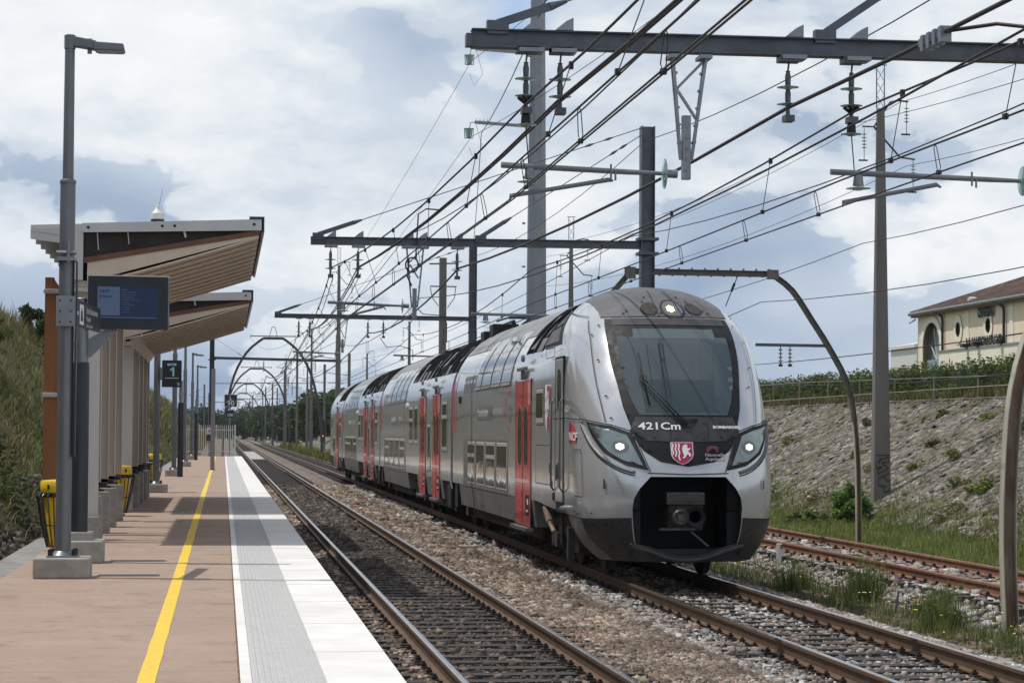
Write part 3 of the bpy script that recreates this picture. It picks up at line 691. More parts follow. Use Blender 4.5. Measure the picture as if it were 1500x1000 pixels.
# roof lamps
for (t, r, ri, lit) in ((.055, .165, .135, 1), (-.135, .115, .10, 0), (.235, .105, .09, 0)):
    a = on('roof_lamp', ell(t, 4.12, r*.62, r), mSeamT, .012, step=.06)
    on('lens', ell(t, 4.12, ri*.62, ri), mLampHalo if lit else mUnder, .017, parent=a, step=.06)
    if lit: on('bulb', [(t-.015+.03*(1+.3*(i % 2))*math.cos(math.pi*i/6), 4.115+.05*(1+.3*(i % 2))*math.sin(math.pi*i/6)) for i in range(12)], mat_emit('warm_roof_lamp', (1., .80, .36), 1.6), .022, parent=a, step=.04)
# headlamps
for s in (-1, 1):
    o = smooth_loop([(s*.655, 2.375), (s*.45, 2.305), (s*.33, 2.20), (s*.29, 1.95), (s*.245, 1.66), (s*.375, 1.725), (s*.51, 1.90), (s*.60, 2.14)], 1)
    i_ = [(s*.625, 2.325), (s*.45, 2.245), (s*.36, 2.17), (s*.32, 1.96), (s*.275, 1.725), (s*.39, 1.80), (s*.48, 1.925), (s*.555, 2.11)]
    if s > 0: o = o[::-1]; i_ = i_[::-1]
    h = on('headlamp', o, mSeamT, .014, step=.06)
    on('lens', i_, mHead, .019, parent=h, step=.06)
    c = (s*.405, 2.0)
    on('bowl', ell(c[0], c[1], .052, .092), mLampHalo, .023, parent=h, step=.06)
    on('bulb', [(c[0]+.024*(1+.2*(i % 2))*math.cos(math.pi*i/6), c[1]+.044*(1+.2*(i % 2))*math.sin(math.pi*i/6)) for i in range(12)], mLampOn, .028, parent=h, step=.05)
    # moulded trim curving under the lamp
    ln = [(s*.70, 2.36), (s*.66, 2.15), (s*.56, 1.90), (s*.42, 1.70), (s*.30, 1.615), (s*.24, 1.60)]
    pts = [Vector(nose(*p)) for p in dens(smooth_loop(ln, 4)[:-8], .05, (1.6, 1), False)]
    M().tube(pts, .028, 8).build('headlamp_trim', mEquip, T, smooth=True)
    M().tube([p+Vector((0, .0, -.05)) for p in pts], .016, 6).build('shadow_gap', mSeamT, h)
# lettering and badges on the nose
def front(t0, z0, off=.024, kt=1/1.75):
    def f(u, v):
        t, z = t0+u*kt, z0+v; e = 1e-3; p = Vector(nose(t, z)); n = (Vector(nose(t+e, z))-p).cross(Vector(nose(t, z+e))-p).normalized(); return p+n*off
    return f
text_on(front(-.29, 2.255), '421Cm', .145, bold=.003, sx_=1.05).build('fleet_number', mWhite, cab, fixn=False)
text_on(front(.172, 2.275), 'BOMBARDIER', .052, bold=.003, sx_=1.0).build('maker_lettering', mWhite, cab, fixn=False)
sh = [(-.115, .14), (.115, .14), (.115, -.03), (.095, -.09), (.05, -.14), (0, -.17), (-.05, -.14), (-.095, -.09), (-.115, -.03)]
def flat_poly(fn, poly, name, m, parent): 
    g = M(); b = [g.v.append(tuple(fn(*p))) for p in poly]; g.face(range(len(poly))); return g.build(name, m, parent, fixn=False)
fb = front(-.035, 1.92, .020)
cr = flat_poly(fb, [(a*1.08, b*1.06) for a, b in sh], 'crest', mWhite, T)
flat_poly(front(-.035, 1.92, .024), sh, 'crest_field', mMagenta, cr)
g = M(); ff = front(-.035, 1.92, .027)
for k in range(3):
    x0 = -.112+k*.034
    for j in range(9):
        z0 = .125-j*.027; w0 = .006*math.sin(j*1.6); w1 = .006*math.sin((j+1)*1.6)
        if z0-.027 < -.10-.0*k+(-.03 if k > 1 else 0)+.03*(2-k): continue
        b = len(g.v); g.v += [tuple(ff(x0+w0, z0)), tuple(ff(x0+w0+.016, z0)), tuple(ff(x0+w1+.016, z0-.027)), tuple(ff(x0+w1, z0-.027))]; g.face(range(b, b+4))
lion = [(.0, .085), (.02, .105), (.045, .10), (.05, .075), (.04, .06), (.06, .045), (.085, .06), (.075, .03), (.055, .02), (.06, -.01), (.08, -.03), (.085, -.06), (.06, -.07), (.06, -.045), (.035, -.04), (.025, -.08), (0, -.10), (-.015, -.085), (.005, -.07), (.0, -.035), (-.01, 0), (-.012, .03), (-.01, .06)]
b = len(g.v); g.v += [tuple(ff(x+.012, z+.01)) for x, z in lion]; g.face(range(b, b+len(lion)))
g.build('crest_lion', mWhite, cr, fixn=False)
fb = front(.115, 1.80, .022)
text_on(front(.108, 1.865, .022), 'Nouvelle-', .062, bold=.001).build('region_lettering', mat_flat('grey_lettering', (.42, .42, .44), .5), cab, fixn=False)
text_on(front(.108, 1.805, .022), 'Aquitaine', .062, bold=.001).build('region_lettering', mat_flat('grey_lettering', (.42, .42, .44), .5), cab, fixn=False)
flat_poly(front(.16, 1.965, .022), [(-.07, .0), (-.06, .04), (-.02, .055), (.04, .05), (.065, .02), (.06, -.03), (.03, -.045), (.035, -.01), (.0, .015), (-.03, -.005), (-.05, -.04), (-.075, -.04)], 'region_emblem', mFaintRed, cab)
# coupler mouth
g = M(); y0, y1 = 33.0, 34.6
g.box(XC-.84, XC-.82, 32.72, y1, .45, 1.62); g.box(XC+.82, XC+.84, 32.72, y1, .45, 1.62); g.box(XC-.84, XC+.84, y1, y1+.02, .4, 1.65)
g.box(XC-.84, XC+.84, 32.75, y1, 1.60, 1.62); g.box(XC-.84, XC+.84, 32.75, y1, .42, .44); g.box(XC-.80, XC+.80, 32.78, 33.4, .33, .50); g.build('coupler_recess', mBlack, T)
for s in (-1, 1):
    M().box(XC+s*.82-.17*(s > 0), XC+s*.82+.17*(s < 0), 32.86, 33.0, .5, 1.05).box(XC+s*.82-.17*(s > 0), XC+s*.82+.17*(s < 0), 32.86, 33.0, 1.07, 1.56).build('recess_side_panel', mMask, T, bevel=.01)
cp = M().box(XC-.27, XC+.25, 32.65, 33.4, .78, 1.16).build('coupler', mUnder, T, bevel=.03)
g = M().box(XC-.30, XC+.26, 32.62, 33.2, 1.16, 1.34)
for k in range(4): g.box(XC-.305, XC+.265, 32.605, 32.62, 1.175+k*.042, 1.195+k*.042)
g.build('contact_box', mCoup, cp, bevel=.004)
M().lathe((XC-.13, 32.42, .98), [(.02, .02), (.10, 0), (.135, .06), (.14, .25)], 16, 'y').box(XC-.18, XC-.08, 32.38, 32.44, .93, 1.03).build('coupler_cone', mCoup, cp, smooth=False)
M().lathe((XC+.13, 32.6, .98), [(.04, .05), (.09, .05), (.15, 0), (.15, .1)], 16, 'y').build('coupler_cup', mBlack, cp)
M().bar((XC-.42, 32.6, .80), (XC+.12, 32.6, .80), .05, .03).tube([(XC+.05, 32.55, .76), (XC+.30, 32.5, .55)], .018, 6).build('uncoupling_lever', mCoup, cp)
# wiper
def pn(t, z, o=.05): return Vector(nose(t, z))+Vector((0, -o, .01))
g = M(); g.tube([pn(.01, 2.33), pn(-.10, 2.62, .09), pn(-.225, 3.0, .10)], .013, 6); g.tube([pn(-.01, 2.33), pn(-.12, 2.60, .09), pn(-.235, 2.96, .10)], .009, 6)
g.tube([pn(-.25, 3.40, .035), pn(-.243, 3.15, .035), pn(-.215, 2.62, .035)], .013, 6); g.tube([pn(-.24, 2.9, .07), pn(-.265, 3.0, .09), pn(-.25, 3.08, .08), pn(-.22, 3.05, .08), pn(-.215, 2.95, .07)], .008, 5)
g.build('wiper', mBlack, T, smooth=True)
on('wiper_mount', [(-.075, 2.42), (.085, 2.42), (.045, 2.285), (-.04, 2.285)], mSeamT, .022)
# faint rods of the cab interior seen through the screen
mRods = mat_flat('dark_cab_interior', (.018, .026, .03), .3)
g = M()
for (t, z0, z1, wd) in ((-.178, 2.65, 3.52, .012), (-.10, 2.55, 3.55, .03), (-.075, 2.62, 3.55, .016)): strip(nose, [(t-.0, z0), (t-.012, z1)], wd, .0155, (1.6, 1), g)
g.build('cab_interior', mRods, ws, fixn=False)
on('seat_back', [(-.24, 2.50), (-.25, 3.0), (.20, 3.0), (.22, 2.52)], mat_flat('cab_seat_tint', (.040, .062, .068), .15), .0145, parent=ws)
# ---- side features of the cab
def side(y, z): return (XC-hwm(z), y, z)
SX = XC-1.49
def sbox(name, y0, y1, z0, z1, m, out=.012, parent=None, bevel=.0, x=None):
    x = SX if x is None else x
    return M().box(x-out, x+.02, y0, y1, z0, z1).build(name, m, parent or T, bevel=bevel)
def capsule(name, yc, w_, z0, z1, m, parent, out):
    r = w_/2; poly = [(yc+r*math.cos(a), z1-r+r*math.sin(a)) for a in [math.pi*i/8 for i in range(9)]]+[(yc-r*math.cos(a), z0+r-r*math.sin(a)) for a in [math.pi*i/8 for i in range(9)]]
    return M().prism(poly, 'x', SX-out, SX).build(name, m, parent)
def stext(s, y, z, size, m, parent, bold=.002, out=.016, x=None):
    x = SX if x is None else x
    return text_on(lambda u, v: (x-out, y-u, z+v), s, size, bold=bold).build('lettering', m, parent, fixn=False)
body_parts = {}
def car(name, y0, y1, full, bogies, first_z=None):
    """one car body: 'full' lists the stretches with the full double-deck roof, elsewhere a low deck carries equipment"""
    g = M(); zs = [1.05, 1.4, 2., 2.6, 3.0, 3.15, 3.3, 3.45, 3.6, 3.75, 3.9, 4.03, 4.15, 4.25, 4.35, 4.43, 4.5, 4.56, 4.6, 4.62]
    cuts = sorted(set([y0, y1]+[a for s in full for a in s])); c0 = None
    for a, b in zip(cuts, cuts[1:]):
        is_full = any(s[0] <= a and b <= s[1] for s in full); zz = zs if is_full else [z for z in zs if z <= 3.6]
        prof = [(XC-hwm(z), z) for z in zz]+[(XC+hwm(z), z) for z in reversed(zz) if z < 4.62]
        ys = [a+(b-a)*i/8 for i in range(9)]
        bidx = len(g.v); n = len(prof)
        for y in ys: g.v += [(x, y, z) for x, z in prof]
        for i in range(len(ys)-1):
            for k in range(n): j = (k+1) % n; g.face((bidx+i*n+k, bidx+i*n+j, bidx+(i+1)*n+j, bidx+(i+1)*n+k))
        g.face(range(bidx, bidx+n)); g.face(range(bidx+8*n, bidx+9*n))
    c = g.build(name, mBody, T, smooth='auto')
    segs = []; e = y0
    for (a, b) in sorted(bogies): 
        if a > e: segs.append((e, a))
        e = b
    if e < y1: segs.append((e, y1))
    g = M()
    for a, b in segs: g.hexa([(SX+.06, a, .58), (XC+1.43, a, .58), (XC+1.43, b, .58), (SX+.06, b, .58), (SX+.0, a, 1.06), (XC+1.49, a, 1.06), (XC+1.49, b, 1.06), (SX+.0, b, 1.06)])
    g.build('sill', mBand, c, bevel=.01)
    # roof strip in grey
    for (a, b) in full:
        rg_ = M(); zz = [3.95, 4.05, 4.15, 4.25, 4.35, 4.43, 4.5, 4.56, 4.6, 4.622]; pf = [(-hwm(z)-.006, z+.006) for z in zz]; pf += [(-x, z) for x, z in pf[::-1]]
        rg_.grid(lambda y, k: (XC+pf[k][0], y, pf[k][1]), [a, (a+b)/2, b], range(len(pf))); rg_.build('roof', mRoof, c, smooth=True, fixn=False)
    return c
def upper_windows(c, ys, z0=3.12, z1=4.12, band=None):
    if band: patch(side, [(band[0], z0-.05), (band[1], z0-.05), (band[1], z0+.30), (band[0], z0+.30)], .3, (), -.004).build('window_band', mBand, c, fixn=False)
    for (a, b) in ys:
        f = patch(side, [(a-.05, z0-.03), (b+.05, z0-.03), (b+.05, z1+.03), (a-.05, z1+.03)], .2, (), -.008).build('upper_window', mBand, c, smooth=True, fixn=False)
        patch(side, [(a, z0+.04), (b, z0+.04), (b, z1), (a, z1)], .2, (), -.013).build('pane', mSkyWin, f, smooth=True, fixn=False)
        M().box(SX-.022, SX+.02, a-.02, b+.02, z0-.03, z0+.02).build('sill', mRim, f)
def lower_windows(c, ys, z0=1.07, z1=2.04, band=None):
    if band: sbox('window_band', band[0], band[1], z0-.03, z1+.02, mBand, .006, c)
    for (a, b) in ys:
        f = sbox('lower_window', a, b, z0+.03, z1-.03, mRim, .014, c, .02)
        sbox('pane', a+.06, b-.06, z0+.09, z1-.10, mGlass, .020, f)
        if random.random() < .45: sbox('mullion', a+.05, b-.05, z1-.36, z1-.28, mRim, .024, f)
def window(c, y0, y1, z0, z1, split=False):
    f = sbox('side_window', y0, y1, z0, z1, mBand, .010, c, .02); sbox('rim', y0+.05, y1-.05, z0+.04, z1-.04, mRim, .014, f, .015)
    sbox('pane', y0+.10, y1-.10, z0+.14, z1-.11, mGlass, .019, f)
    if split: sbox('mullion', y0+.07, y1-.07, z1-.46, z1-.36, mRim, .023, f)
def door(c, y0, y1, z1=3.12, pad=True):
    ym = (y0+y1)/2; d = sbox('door', y0, y1, .58, z1, mRedDoor, .012, T)
    w_ = (y1-y0)*.2
    for q in (-1, 1): capsule('door_window', ym+q*(y1-y0)*.2, w_+.09, 1.60, 2.70, mBand, d, .016); capsule('pane', ym+q*(y1-y0)*.2, w_, 1.64, 2.66, mGlass, d, .021)
    sbox('door_gap', ym-.012, ym+.012, .6, z1, mSeamT, .017, d)
    sbox('door_gap', y0-.02, y0, .58, z1+.02, mSeamT, .013, d); sbox('door_gap', y1, y1+.02, .58, z1+.02, mSeamT, .013, d)
    if pad:
        sbox('door_notice', y0+.16, y0+.62, .75, 1.12, mMask, .016, d, .01); sbox('white_mark', y0+.26, y0+.40, .95, 1.05, mWhite, .018, d); sbox('white_mark', y0+.26, y0+.52, .82, .86, mWhite, .018, d)
    sbox('white_band', y0+.1, y1-.05, 1.32, 1.38, mat_flat('pale_pink_band', (.75, .45, .42), .4), .0165, d)
    for k, (a, b) in enumerate(((.10, 2.95), (.20, 2.85), (.30, 2.80))): sbox('light_streak', y0+a, y0+a+.035, b-.25+k*.08, z1-.03, mat_flat('pale_streak', (.80, .60, .58), .4), .0165, d)
    M().box(SX-.06, SX, ym-.55, ym+.55, z1+.18, z1+.24).build('rain_strip', mSteel, d, bevel=.01)
    M().box(SX-.05, SX, ym-.05, ym+.05, z1+.02, z1+.18).box(SX-.04, SX, ym-.22, ym-.14, z1+.04, z1+.16).build('door_lamp', mBand, d)
    M().lathe((SX-.05, ym, z1+.40), [(.02, 0), (.065, .01), (.065, .06)], 10, 'x').build('camera_dome', mBand, d)
    M().box(SX-.10, SX+.05, y0, y1, .50, .56).build('door_step', mSteel, d)
def well(y0, y1, seed, front_louvre=False):
    """roof equipment in the low-roof stretch"""
    rr = random.Random(seed); g = M()
    g.box(XC-1.05, XC+1.05, y0+.3, y1-.3, 3.6, 3.95); y = y0+.5
    while y < y1-1.6:
        L = rr.uniform(1., 2.); h = rr.uniform(.45, .78); g.box(XC-.72, XC+.72, y, min(y+L, y1-.5), 3.95, 3.6+h+.1); y += L+.15
    e = g.build('roof_equipment', mDark, T, bevel=.03)
    y = y0+.25       # hoops that carry the roof outline over the equipment
    while y < y1-.2:
        zz = [3.58, 3.7, 3.85, 4., 4.15, 4.3, 4.42, 4.52, 4.6]; g = M()
        for s in (-1, 1):
            for a, b in zip(zz, zz[1:]): g.bar((XC+s*(hwm(a)-.02), y, a), (XC+s*(hwm(b)-.02), y, b), .07, .05)
        y += rr.choice((.7, 1.1, 1.5)); g.build('hoop', mDark, e)
    y = y0+.4        # sloping covers and grilles catching the light
    while y < y1-.9:
        L = rr.uniform(.45, 1.1); za, zb = rr.choice(((3.62, 3.85), (3.62, 4.1), (3.9, 4.25), (3.7, 4.3)))
        M().hexa([(XC-hwm(za)-.005+.03, y, za), (XC-hwm(za)+.06, y, za), (XC-hwm(za)+.06, y+L, za), (XC-hwm(za)+.025, y+L, za), (XC-hwm(zb)+.02, y, zb), (XC-hwm(zb)+.06, y, zb), (XC-hwm(zb)+.06, y+L, zb), (XC-hwm(zb)+.02, y+L, zb)]).build('cover', mEquip, e); y += L+rr.uniform(.08, .4)
    g = M(); y = y0+.8
    while y < y1-1.: 
        for k in range(6): g.box(XC-hwm(3.6)-.01, XC-hwm(3.6)+.03, y+k*.13, y+k*.13+.07, 3.47, 3.57)
        y += rr.uniform(1.4, 2.6)
    g.build('vents', mSeamT, e)
    for yy in (y0+.02, y1-.10):     # closing frames
        zz = [3.5, 3.7, 3.85, 4., 4.15, 4.3, 4.42, 4.52, 4.6]; poly = [(XC-hwm(z), z) for z in zz]+[(XC+hwm(z), z) for z in zz[::-1]]
        M().prism(poly, 'y', yy, yy+.08).build('roof_bulkhead', mDark, e)
def bogie(yc, half=1.25, damper=True):
    b = M(); 
    for s in (-1, 1):
        x = XC+s*1.12; b.hexa([(x-.08, yc-half-.5, .52), (x+.08, yc-half-.5, .52), (x+.08, yc+half+.5, .52), (x-.08, yc+half+.5, .52), (x-.08, yc-half-.5, .78), (x+.08, yc-half-.5, .78), (x+.08, yc+half+.5, .78), (x-.08, yc+half+.5, .78)])
        for q in (-1, 1): b.box(x-.14, x+.14, yc+q*half-.2, yc+q*half+.2, .32, .66); b.cyl((x-.12, yc+q*(half-.55), .78), (x-.12, yc+q*(half-.55), 1.1), .10, .10, 10)
        b.box(x-.12, x+.10, yc-.4, yc+.4, .70, 1.02)
    o = b.build('bogie', mUnder, T, bevel=.02)
    for q in (-1, 1):
        w_ = M()
        for s in (-1, 1): w_.lathe((XC+s*.75-.07, yc+q*half, .45), [(.1, -.02), (.44, 0), (.475, .02), (.475, .04), (.455, .05), (.45, .13), (.1, .14)], 28, 'x')
        w_.cyl((XC-.7, yc+q*half, .45), (XC+.7, yc+q*half, .45), .08).build('wheelset', mUnder, o, smooth='auto')
    if damper:
        M().cyl((SX+.05, yc+.9, .95), (SX+.02, yc+.2, .74), .06, .06, 12).cyl((SX+.02, yc+.2, .74), (SX+.02, yc-.3, .60), .04, .04, 10).build('damper', mat('ochre_damper', (.20, .15, .10), .6, .3, .3, 6), o, smooth='auto')
        M().cyl((SX+.05, yc-.95, .98), (SX+.05, yc-.95, .45), .03).cyl((SX+.05, yc-.7, 1.0), (SX+.05, yc-.7, .5), .02).box(SX-.02, SX+.12, yc-.85, yc-.6, .40, .62).box(SX, SX+.1, yc-1.9, yc-1.75, .25, .75).cyl((SX+.05, yc-1.6, .95), (SX+.1, yc-1.8, .3), .025).build('brake_gear', mUnder, o)
    M().box(XC-.95, XC-.80, yc-half-.9, yc-half-.7, .12, .7).build('life_guard', mUnder, o)
# front car
C1 = car('car_body', YE, 52.05, [(40.35, 52.05)], [(33, 38.35), (50.6, 53)])
well(38.0, 40.35, 3)
# nose roof recess with louvres
on('roof_recess', [(-1.15, 3.62), (-1.2, 4.0), (-1.25, 4.22), (-2, 4.30), (-2, 3.62)], mDark, .006)
g = M()
for i in range(9):
    t0 = -1.27-.078*i
    for (za, zb) in ((3.66, 3.92), (3.97, 4.2)):
        p = [nose(t0, za), nose(t0-.05, za), nose(t0-.085, zb), nose(t0-.035, zb)]; q = [(Vector(a)+Vector((-.03, 0, .02))) for a in p]; g.hexa([*p, *q])
g.build('roof_louvres', mEquip, cab)
upper_windows(C1, [(41.6, 42.9), (43.15, 44.55), (44.8, 46.2), (46.45, 47.3)], 3.12, 4.10, (41.4, 49.8))
lower_windows(C1, [(41.95, 43.55), (43.85, 45.35), (45.65, 47.1), (47.4, 48.75)], band=(41.82, 49.7))
door(C1, 38.67, 40.72)
window(C1, 37.1, 38.05, 2.32, 2.98)
def crest_side(y, z, s, parent):
    P = lambda u, v, o: (SX-o, y-u*s, z+v*s)
    g = M(); b = 0; sh2 = [(-.35, .42), (.35, .42), (.35, -.2), (.2, -.5), (0, -.62), (-.2, -.5), (-.35, -.2)]
    g.v += [P(u*1.1, v*1.06, .012) for u, v in sh2]; g.face(range(7)); cr = g.build('side_crest', mWhite, T, fixn=False)
    g = M(); g.v += [P(u, v, .016) for u, v in [(-.1, .42), (.35, .42), (.35, -.2), (.2, -.5), (0, -.62), (-.1, -.55)]]; g.face(range(6)); g.build('field', mMagenta, cr, fixn=False)
    g = M(); g.v += [P(.12+(x-.03)*3, zz*3, .020) for x, zz in lion]; g.face(range(len(lion))); g.build('lion', mWhite, cr, fixn=False)
crest_side(36.62, 2.66, .74, C1)
stext('421Cm', 34.75, 2.53, .14, mWhite, C1, x=SX)
# operator badge: rounded violet to red square with white letters
def fcab(y, z, o):       # point on cab side at world y
    lo, hi_ = -2., -.6
    for _ in range(26):
        m_ = (lo+hi_)/2
        if nose(m_, z)[1] > y: lo = m_
        else: hi_ = m_
    p = nose(lo, z); return (p[0]-o, y, z)
bd = [(34.30, 2.05), (34.30, 2.36), (34.15, 2.37), (33.98, 2.33), (33.82, 2.24), (33.74, 2.15), (33.72, 2.05)]
g = M(); g.v += [tuple(fcab(y, z, .012)) for y, z in bd]; g.face(range(len(bd))); bdg = g.build('operator_badge', mRedSt, T, fixn=False)
bd2 = [(34.30, 2.05), (34.30, 2.36), (34.20, 2.365), (34.15, 2.28), (34.13, 2.15), (34.16, 2.05)]
g = M(); g.v += [tuple(fcab(y, z, .016)) for y, z in bd2]; g.face(range(len(bd2))); g.build('violet_corner', mPurple, bdg, fixn=False)
text_on(lambda u, v: fcab(34.27-u*1.45, 2.09+v, .02), 'SNCF', .175, bold=.004).build('lettering', mWhite, bdg, fixn=False)
# cab side door
cdr = M().box(SX-.012, SX+.02, 34.95, 35.75, 1.1, 3.38).build('cab_door', mBody, T, bevel=.02)
sbox('door_gap', 34.92, 34.95, 1.1, 3.4, mSeamT, .014, cdr); sbox('door_gap', 35.75, 35.78, 1.1, 3.4, mSeamT, .014, cdr); sbox('door_gap', 34.92, 35.78, 3.38, 3.41, mSeamT, .014, cdr)
capsule('door_window', 35.35, .36, 2.55, 3.22, mGlass, cdr, .02)
sbox('door_handle', 35.2, 35.5, 1.48, 1.72, mSeamT, .016, cdr); M().tube([(SX-.05, 35.35, 1.45), (SX-.06, 35.35, 1.70)], .015).build('lever', mSteel, cdr)
for y in (34.88, 35.82): M().tube([(SX-.02, y, 2.75), (SX-.07, y, 2.68), (SX-.07, y, 1.35), (SX-.02, y, 1.28)], .017, 6).build('grab_rail', mBand, T, smooth=True)
sbox('door_step', 35.05, 35.65, .95, 1.12, mSeamT, .014, cdr)
M().lathe((SX-.10, 34.7, 1.02), [(.01, 0), (.05, .03), (.06, .08), (.06, .12)], 10, 'x').build('socket', mSteel, T)
# hatches and small fittings
g = M()
for (a, b, z0, z1) in ((36.2, 38.1, 1.35, 2.0), (34.0, 34.85, 1.25, 1.95), (34.1, 34.6, 1.0, 1.22), (35.9, 36.9, 3.42, 3.58)):
    for q in ((a, b, z0, z0+.012), (a, b, z1-.012, z1), (a, a+.016, z0, z1), (b-.016, b, z0, z1)):
        if a > 34.9: g.box(SX-.004, SX, *q)
g.box(SX-.012, SX, 36.3, 36.42, 1.55, 1.7).box(SX-.012, SX, 36.15, 36.2, 1.3, 1.42).box(SX-.008, SX, 35.9, 36.1, 1.12, 1.24)
for y in (40.3, 40.5): g.box(SX-.03, SX, y+10.0, y+10.12, 2.85, 3.0)
g.build('hatches', mSeamT, C1)
# destination strip, region lettering, red streaks (repeated on each double-deck saloon)
mGreyL = mat_flat('mid_grey_lettering', (.20, .20, .21), .5)
def livery(c, y, faint=False):
    sbox('number_plate', y+3.7, y+6.2, 2.46, 2.73, mBand, .010, c); stext('Nouvelle-Aquitaine', y+6.12, 2.54, .235, mWhite, c, .004, .014)
    sbox('grey_patch', y+1.9, y+3.6, 2.52, 2.68, mat_flat('grey_vinyl', (.27, .27, .275), .5), .006, c)
    stext('Nouvelle-', y+1.2, 2.62, .17, mGreyL, c, .003, .010); stext('Aquitaine', y+1.2, 2.42, .17, mGreyL, c, .003, .010)
    g = M(); rr = random.Random(4)
    for k in range(16):
        a = -1.2+k*.16; yy = y+.55+1.1*math.cos(a)*(1 if k < 16 else 1); z = 2.60+.38*math.sin(a); s = rr.uniform(.03, .075)
        if k % 5 == 3: continue
        g.box(SX-.008, SX, yy-s, yy+s, z-s*.45, z+s*.45)
    g.build('region_emblem', mRedSt, c)
    for k in range(3):
        yy = y+10.95+k*.42-.2; ln = [(yy, 3.5-.12*k), (yy+.02, 3.0), (yy-.07, 2.6), (yy-.26, 2.25-.05*k)]
        strip(side, ln, .11, -.006).build('red_streak', mRedSt if not faint else mRedSt, c, fixn=False)
livery(C1, 40.7)
stext('421 CM 00', 46.7, .80, .13, mGreyL, C1, .003, .03); stext('1-2 [ ]', 44.9, .78, .16, mGreyL, C1, .003, .03)
# following cars
per = 24.35; gaps = [52.29+per*i for i in range(3)]
def gangway(y):
    g = M(); zz = [1.0, 2., 3.2, 3.5, 3.75, 4.]; poly = [(XC-hwm(z)+.10, z) for z in zz]+[(XC+hwm(z)-.10, z) for z in zz[::-1]]
    for k in range(6): g.prism([(XC+(x-XC)*(1 if k % 2 else .97), z) for x, z in poly], 'y', y-.26+k*.087, y-.26+(k+1)*.087)
    gw = g.build('gangway', mBlack, T)
    M().box(SX+.05, SX+.2, y-.9, y-.3, .5, 1.2).box(SX+.02, SX+.25, y+.3, y+1.2, .45, 1.0).build('end_box', mBlack, gw); M().bar((SX-.02, y-.35, .9), (SX-.02, y+.3, 1.15), .03, .02).build('strut', mSteel, gw)
for y in gaps: gangway(y)
for i in range(2):
    o = per*i
    c = car('car_body', 52.55+o, 76.4+o, [(64.8+o, 76.4+o)], [(50.6+o, 54.6+o), (61.8+o, 64.9+o), (74.9+o, 77+o)])
    well(52.55+o, 64.8+o, 10+i)
    window(c, 53.35+o, 54.65+o, 1.72, 2.98, True); door(c, 55.2+o, 57.1+o); door(c, 59.1+o, 60.95+o)
    window(c, 57.7+o, 58.55+o, 1.18, 2.45); window(c, 61.5+o, 62.7+o, 1.85, 2.95); window(c, 63.1+o, 64.4+o, 1.85, 2.95, True)
    lower_windows(c, [(66.0+o, 67.8+o), (68.1+o, 69.9+o), (70.2+o, 72.0+o), (72.3+o, 74.0+o)], band=(65.7+o, 74.5+o))
    upper_windows(c, [(66.+o, 67.5+o), (67.9+o, 69.4+o), (69.8+o, 71.3+o), (71.7+o, 73.+o)], 3.12, 4.1, (65.6+o, 75.+o))
    livery(c, 65.2+o, True)
    M().lathe((SX-.06, 65.1+o, 2.95), [(.02, 0), (.09, .02), (.09, .07)], 8, 'x').build('mirror_camera', mWhiteMetal, c)
    bogie(63.2+o, damper=False); bogie(75.9+o-23.6, damper=False) if i == 0 else None
bogie(36.3); bogie(52.3+per, damper=False); bogie(52.3+2*per, damper=False)
g = M()   # underframe boxes between the bogies
for a, b in ((39.2, 50.4), (55., 61.3), (66.2, 74.5), (79., 86.), (90., 98.6)): M().box(XC-1.2, XC+1.2, a, b, .32, .62).build('underframe', mUnder, T, bevel=.05)
c = car('rear_car_body', 52.55+2*per, 112.2, [(106.8, 112.2)], [(99.5, 103.3), (110, 112)]); well(101.25, 106.8, 44)
window(c, 102.2, 103.5, 1.8, 2.95, True); door(c, 104.3, 106.2); window(c, 107.2, 109.2, 1.1, 2.0); window(c, 109.8, 110.8, 2.2, 3.0); bogie(109.2, damper=False)
# pantograph folded flat on the roof
pg = M()
for x in (-.4, .4): pg.cyl((XC+x, 49.6, 4.5), (XC+x, 49.6, 4.66), .06, .05); pg.cyl((XC+x, 51.2, 4.5), (XC+x, 51.2, 4.66), .06, .05); pg.bar((XC+x, 49.5, 4.68), (XC+x, 51.3, 4.68), .04, .04)
pg.tube([(XC, 51.2, 4.68), (XC, 49.8, 4.74)], .025)
for y in (49.6, 49.95): pg.tube([(XC-.75, y, 4.68), (XC-.5, y, 4.76), (XC+.5, y, 4.76), (XC+.75, y, 4.68)], .018)
pg.build('pantograph', mDark, T)
M().box(XC-.7, XC-.1, 51.0, 51.7, 4.4, 4.68).box(XC-.8, XC-.5, 51.9, 52.6, 4.2, 4.55).build('roof_equipment', mDark, T, bevel=.02)
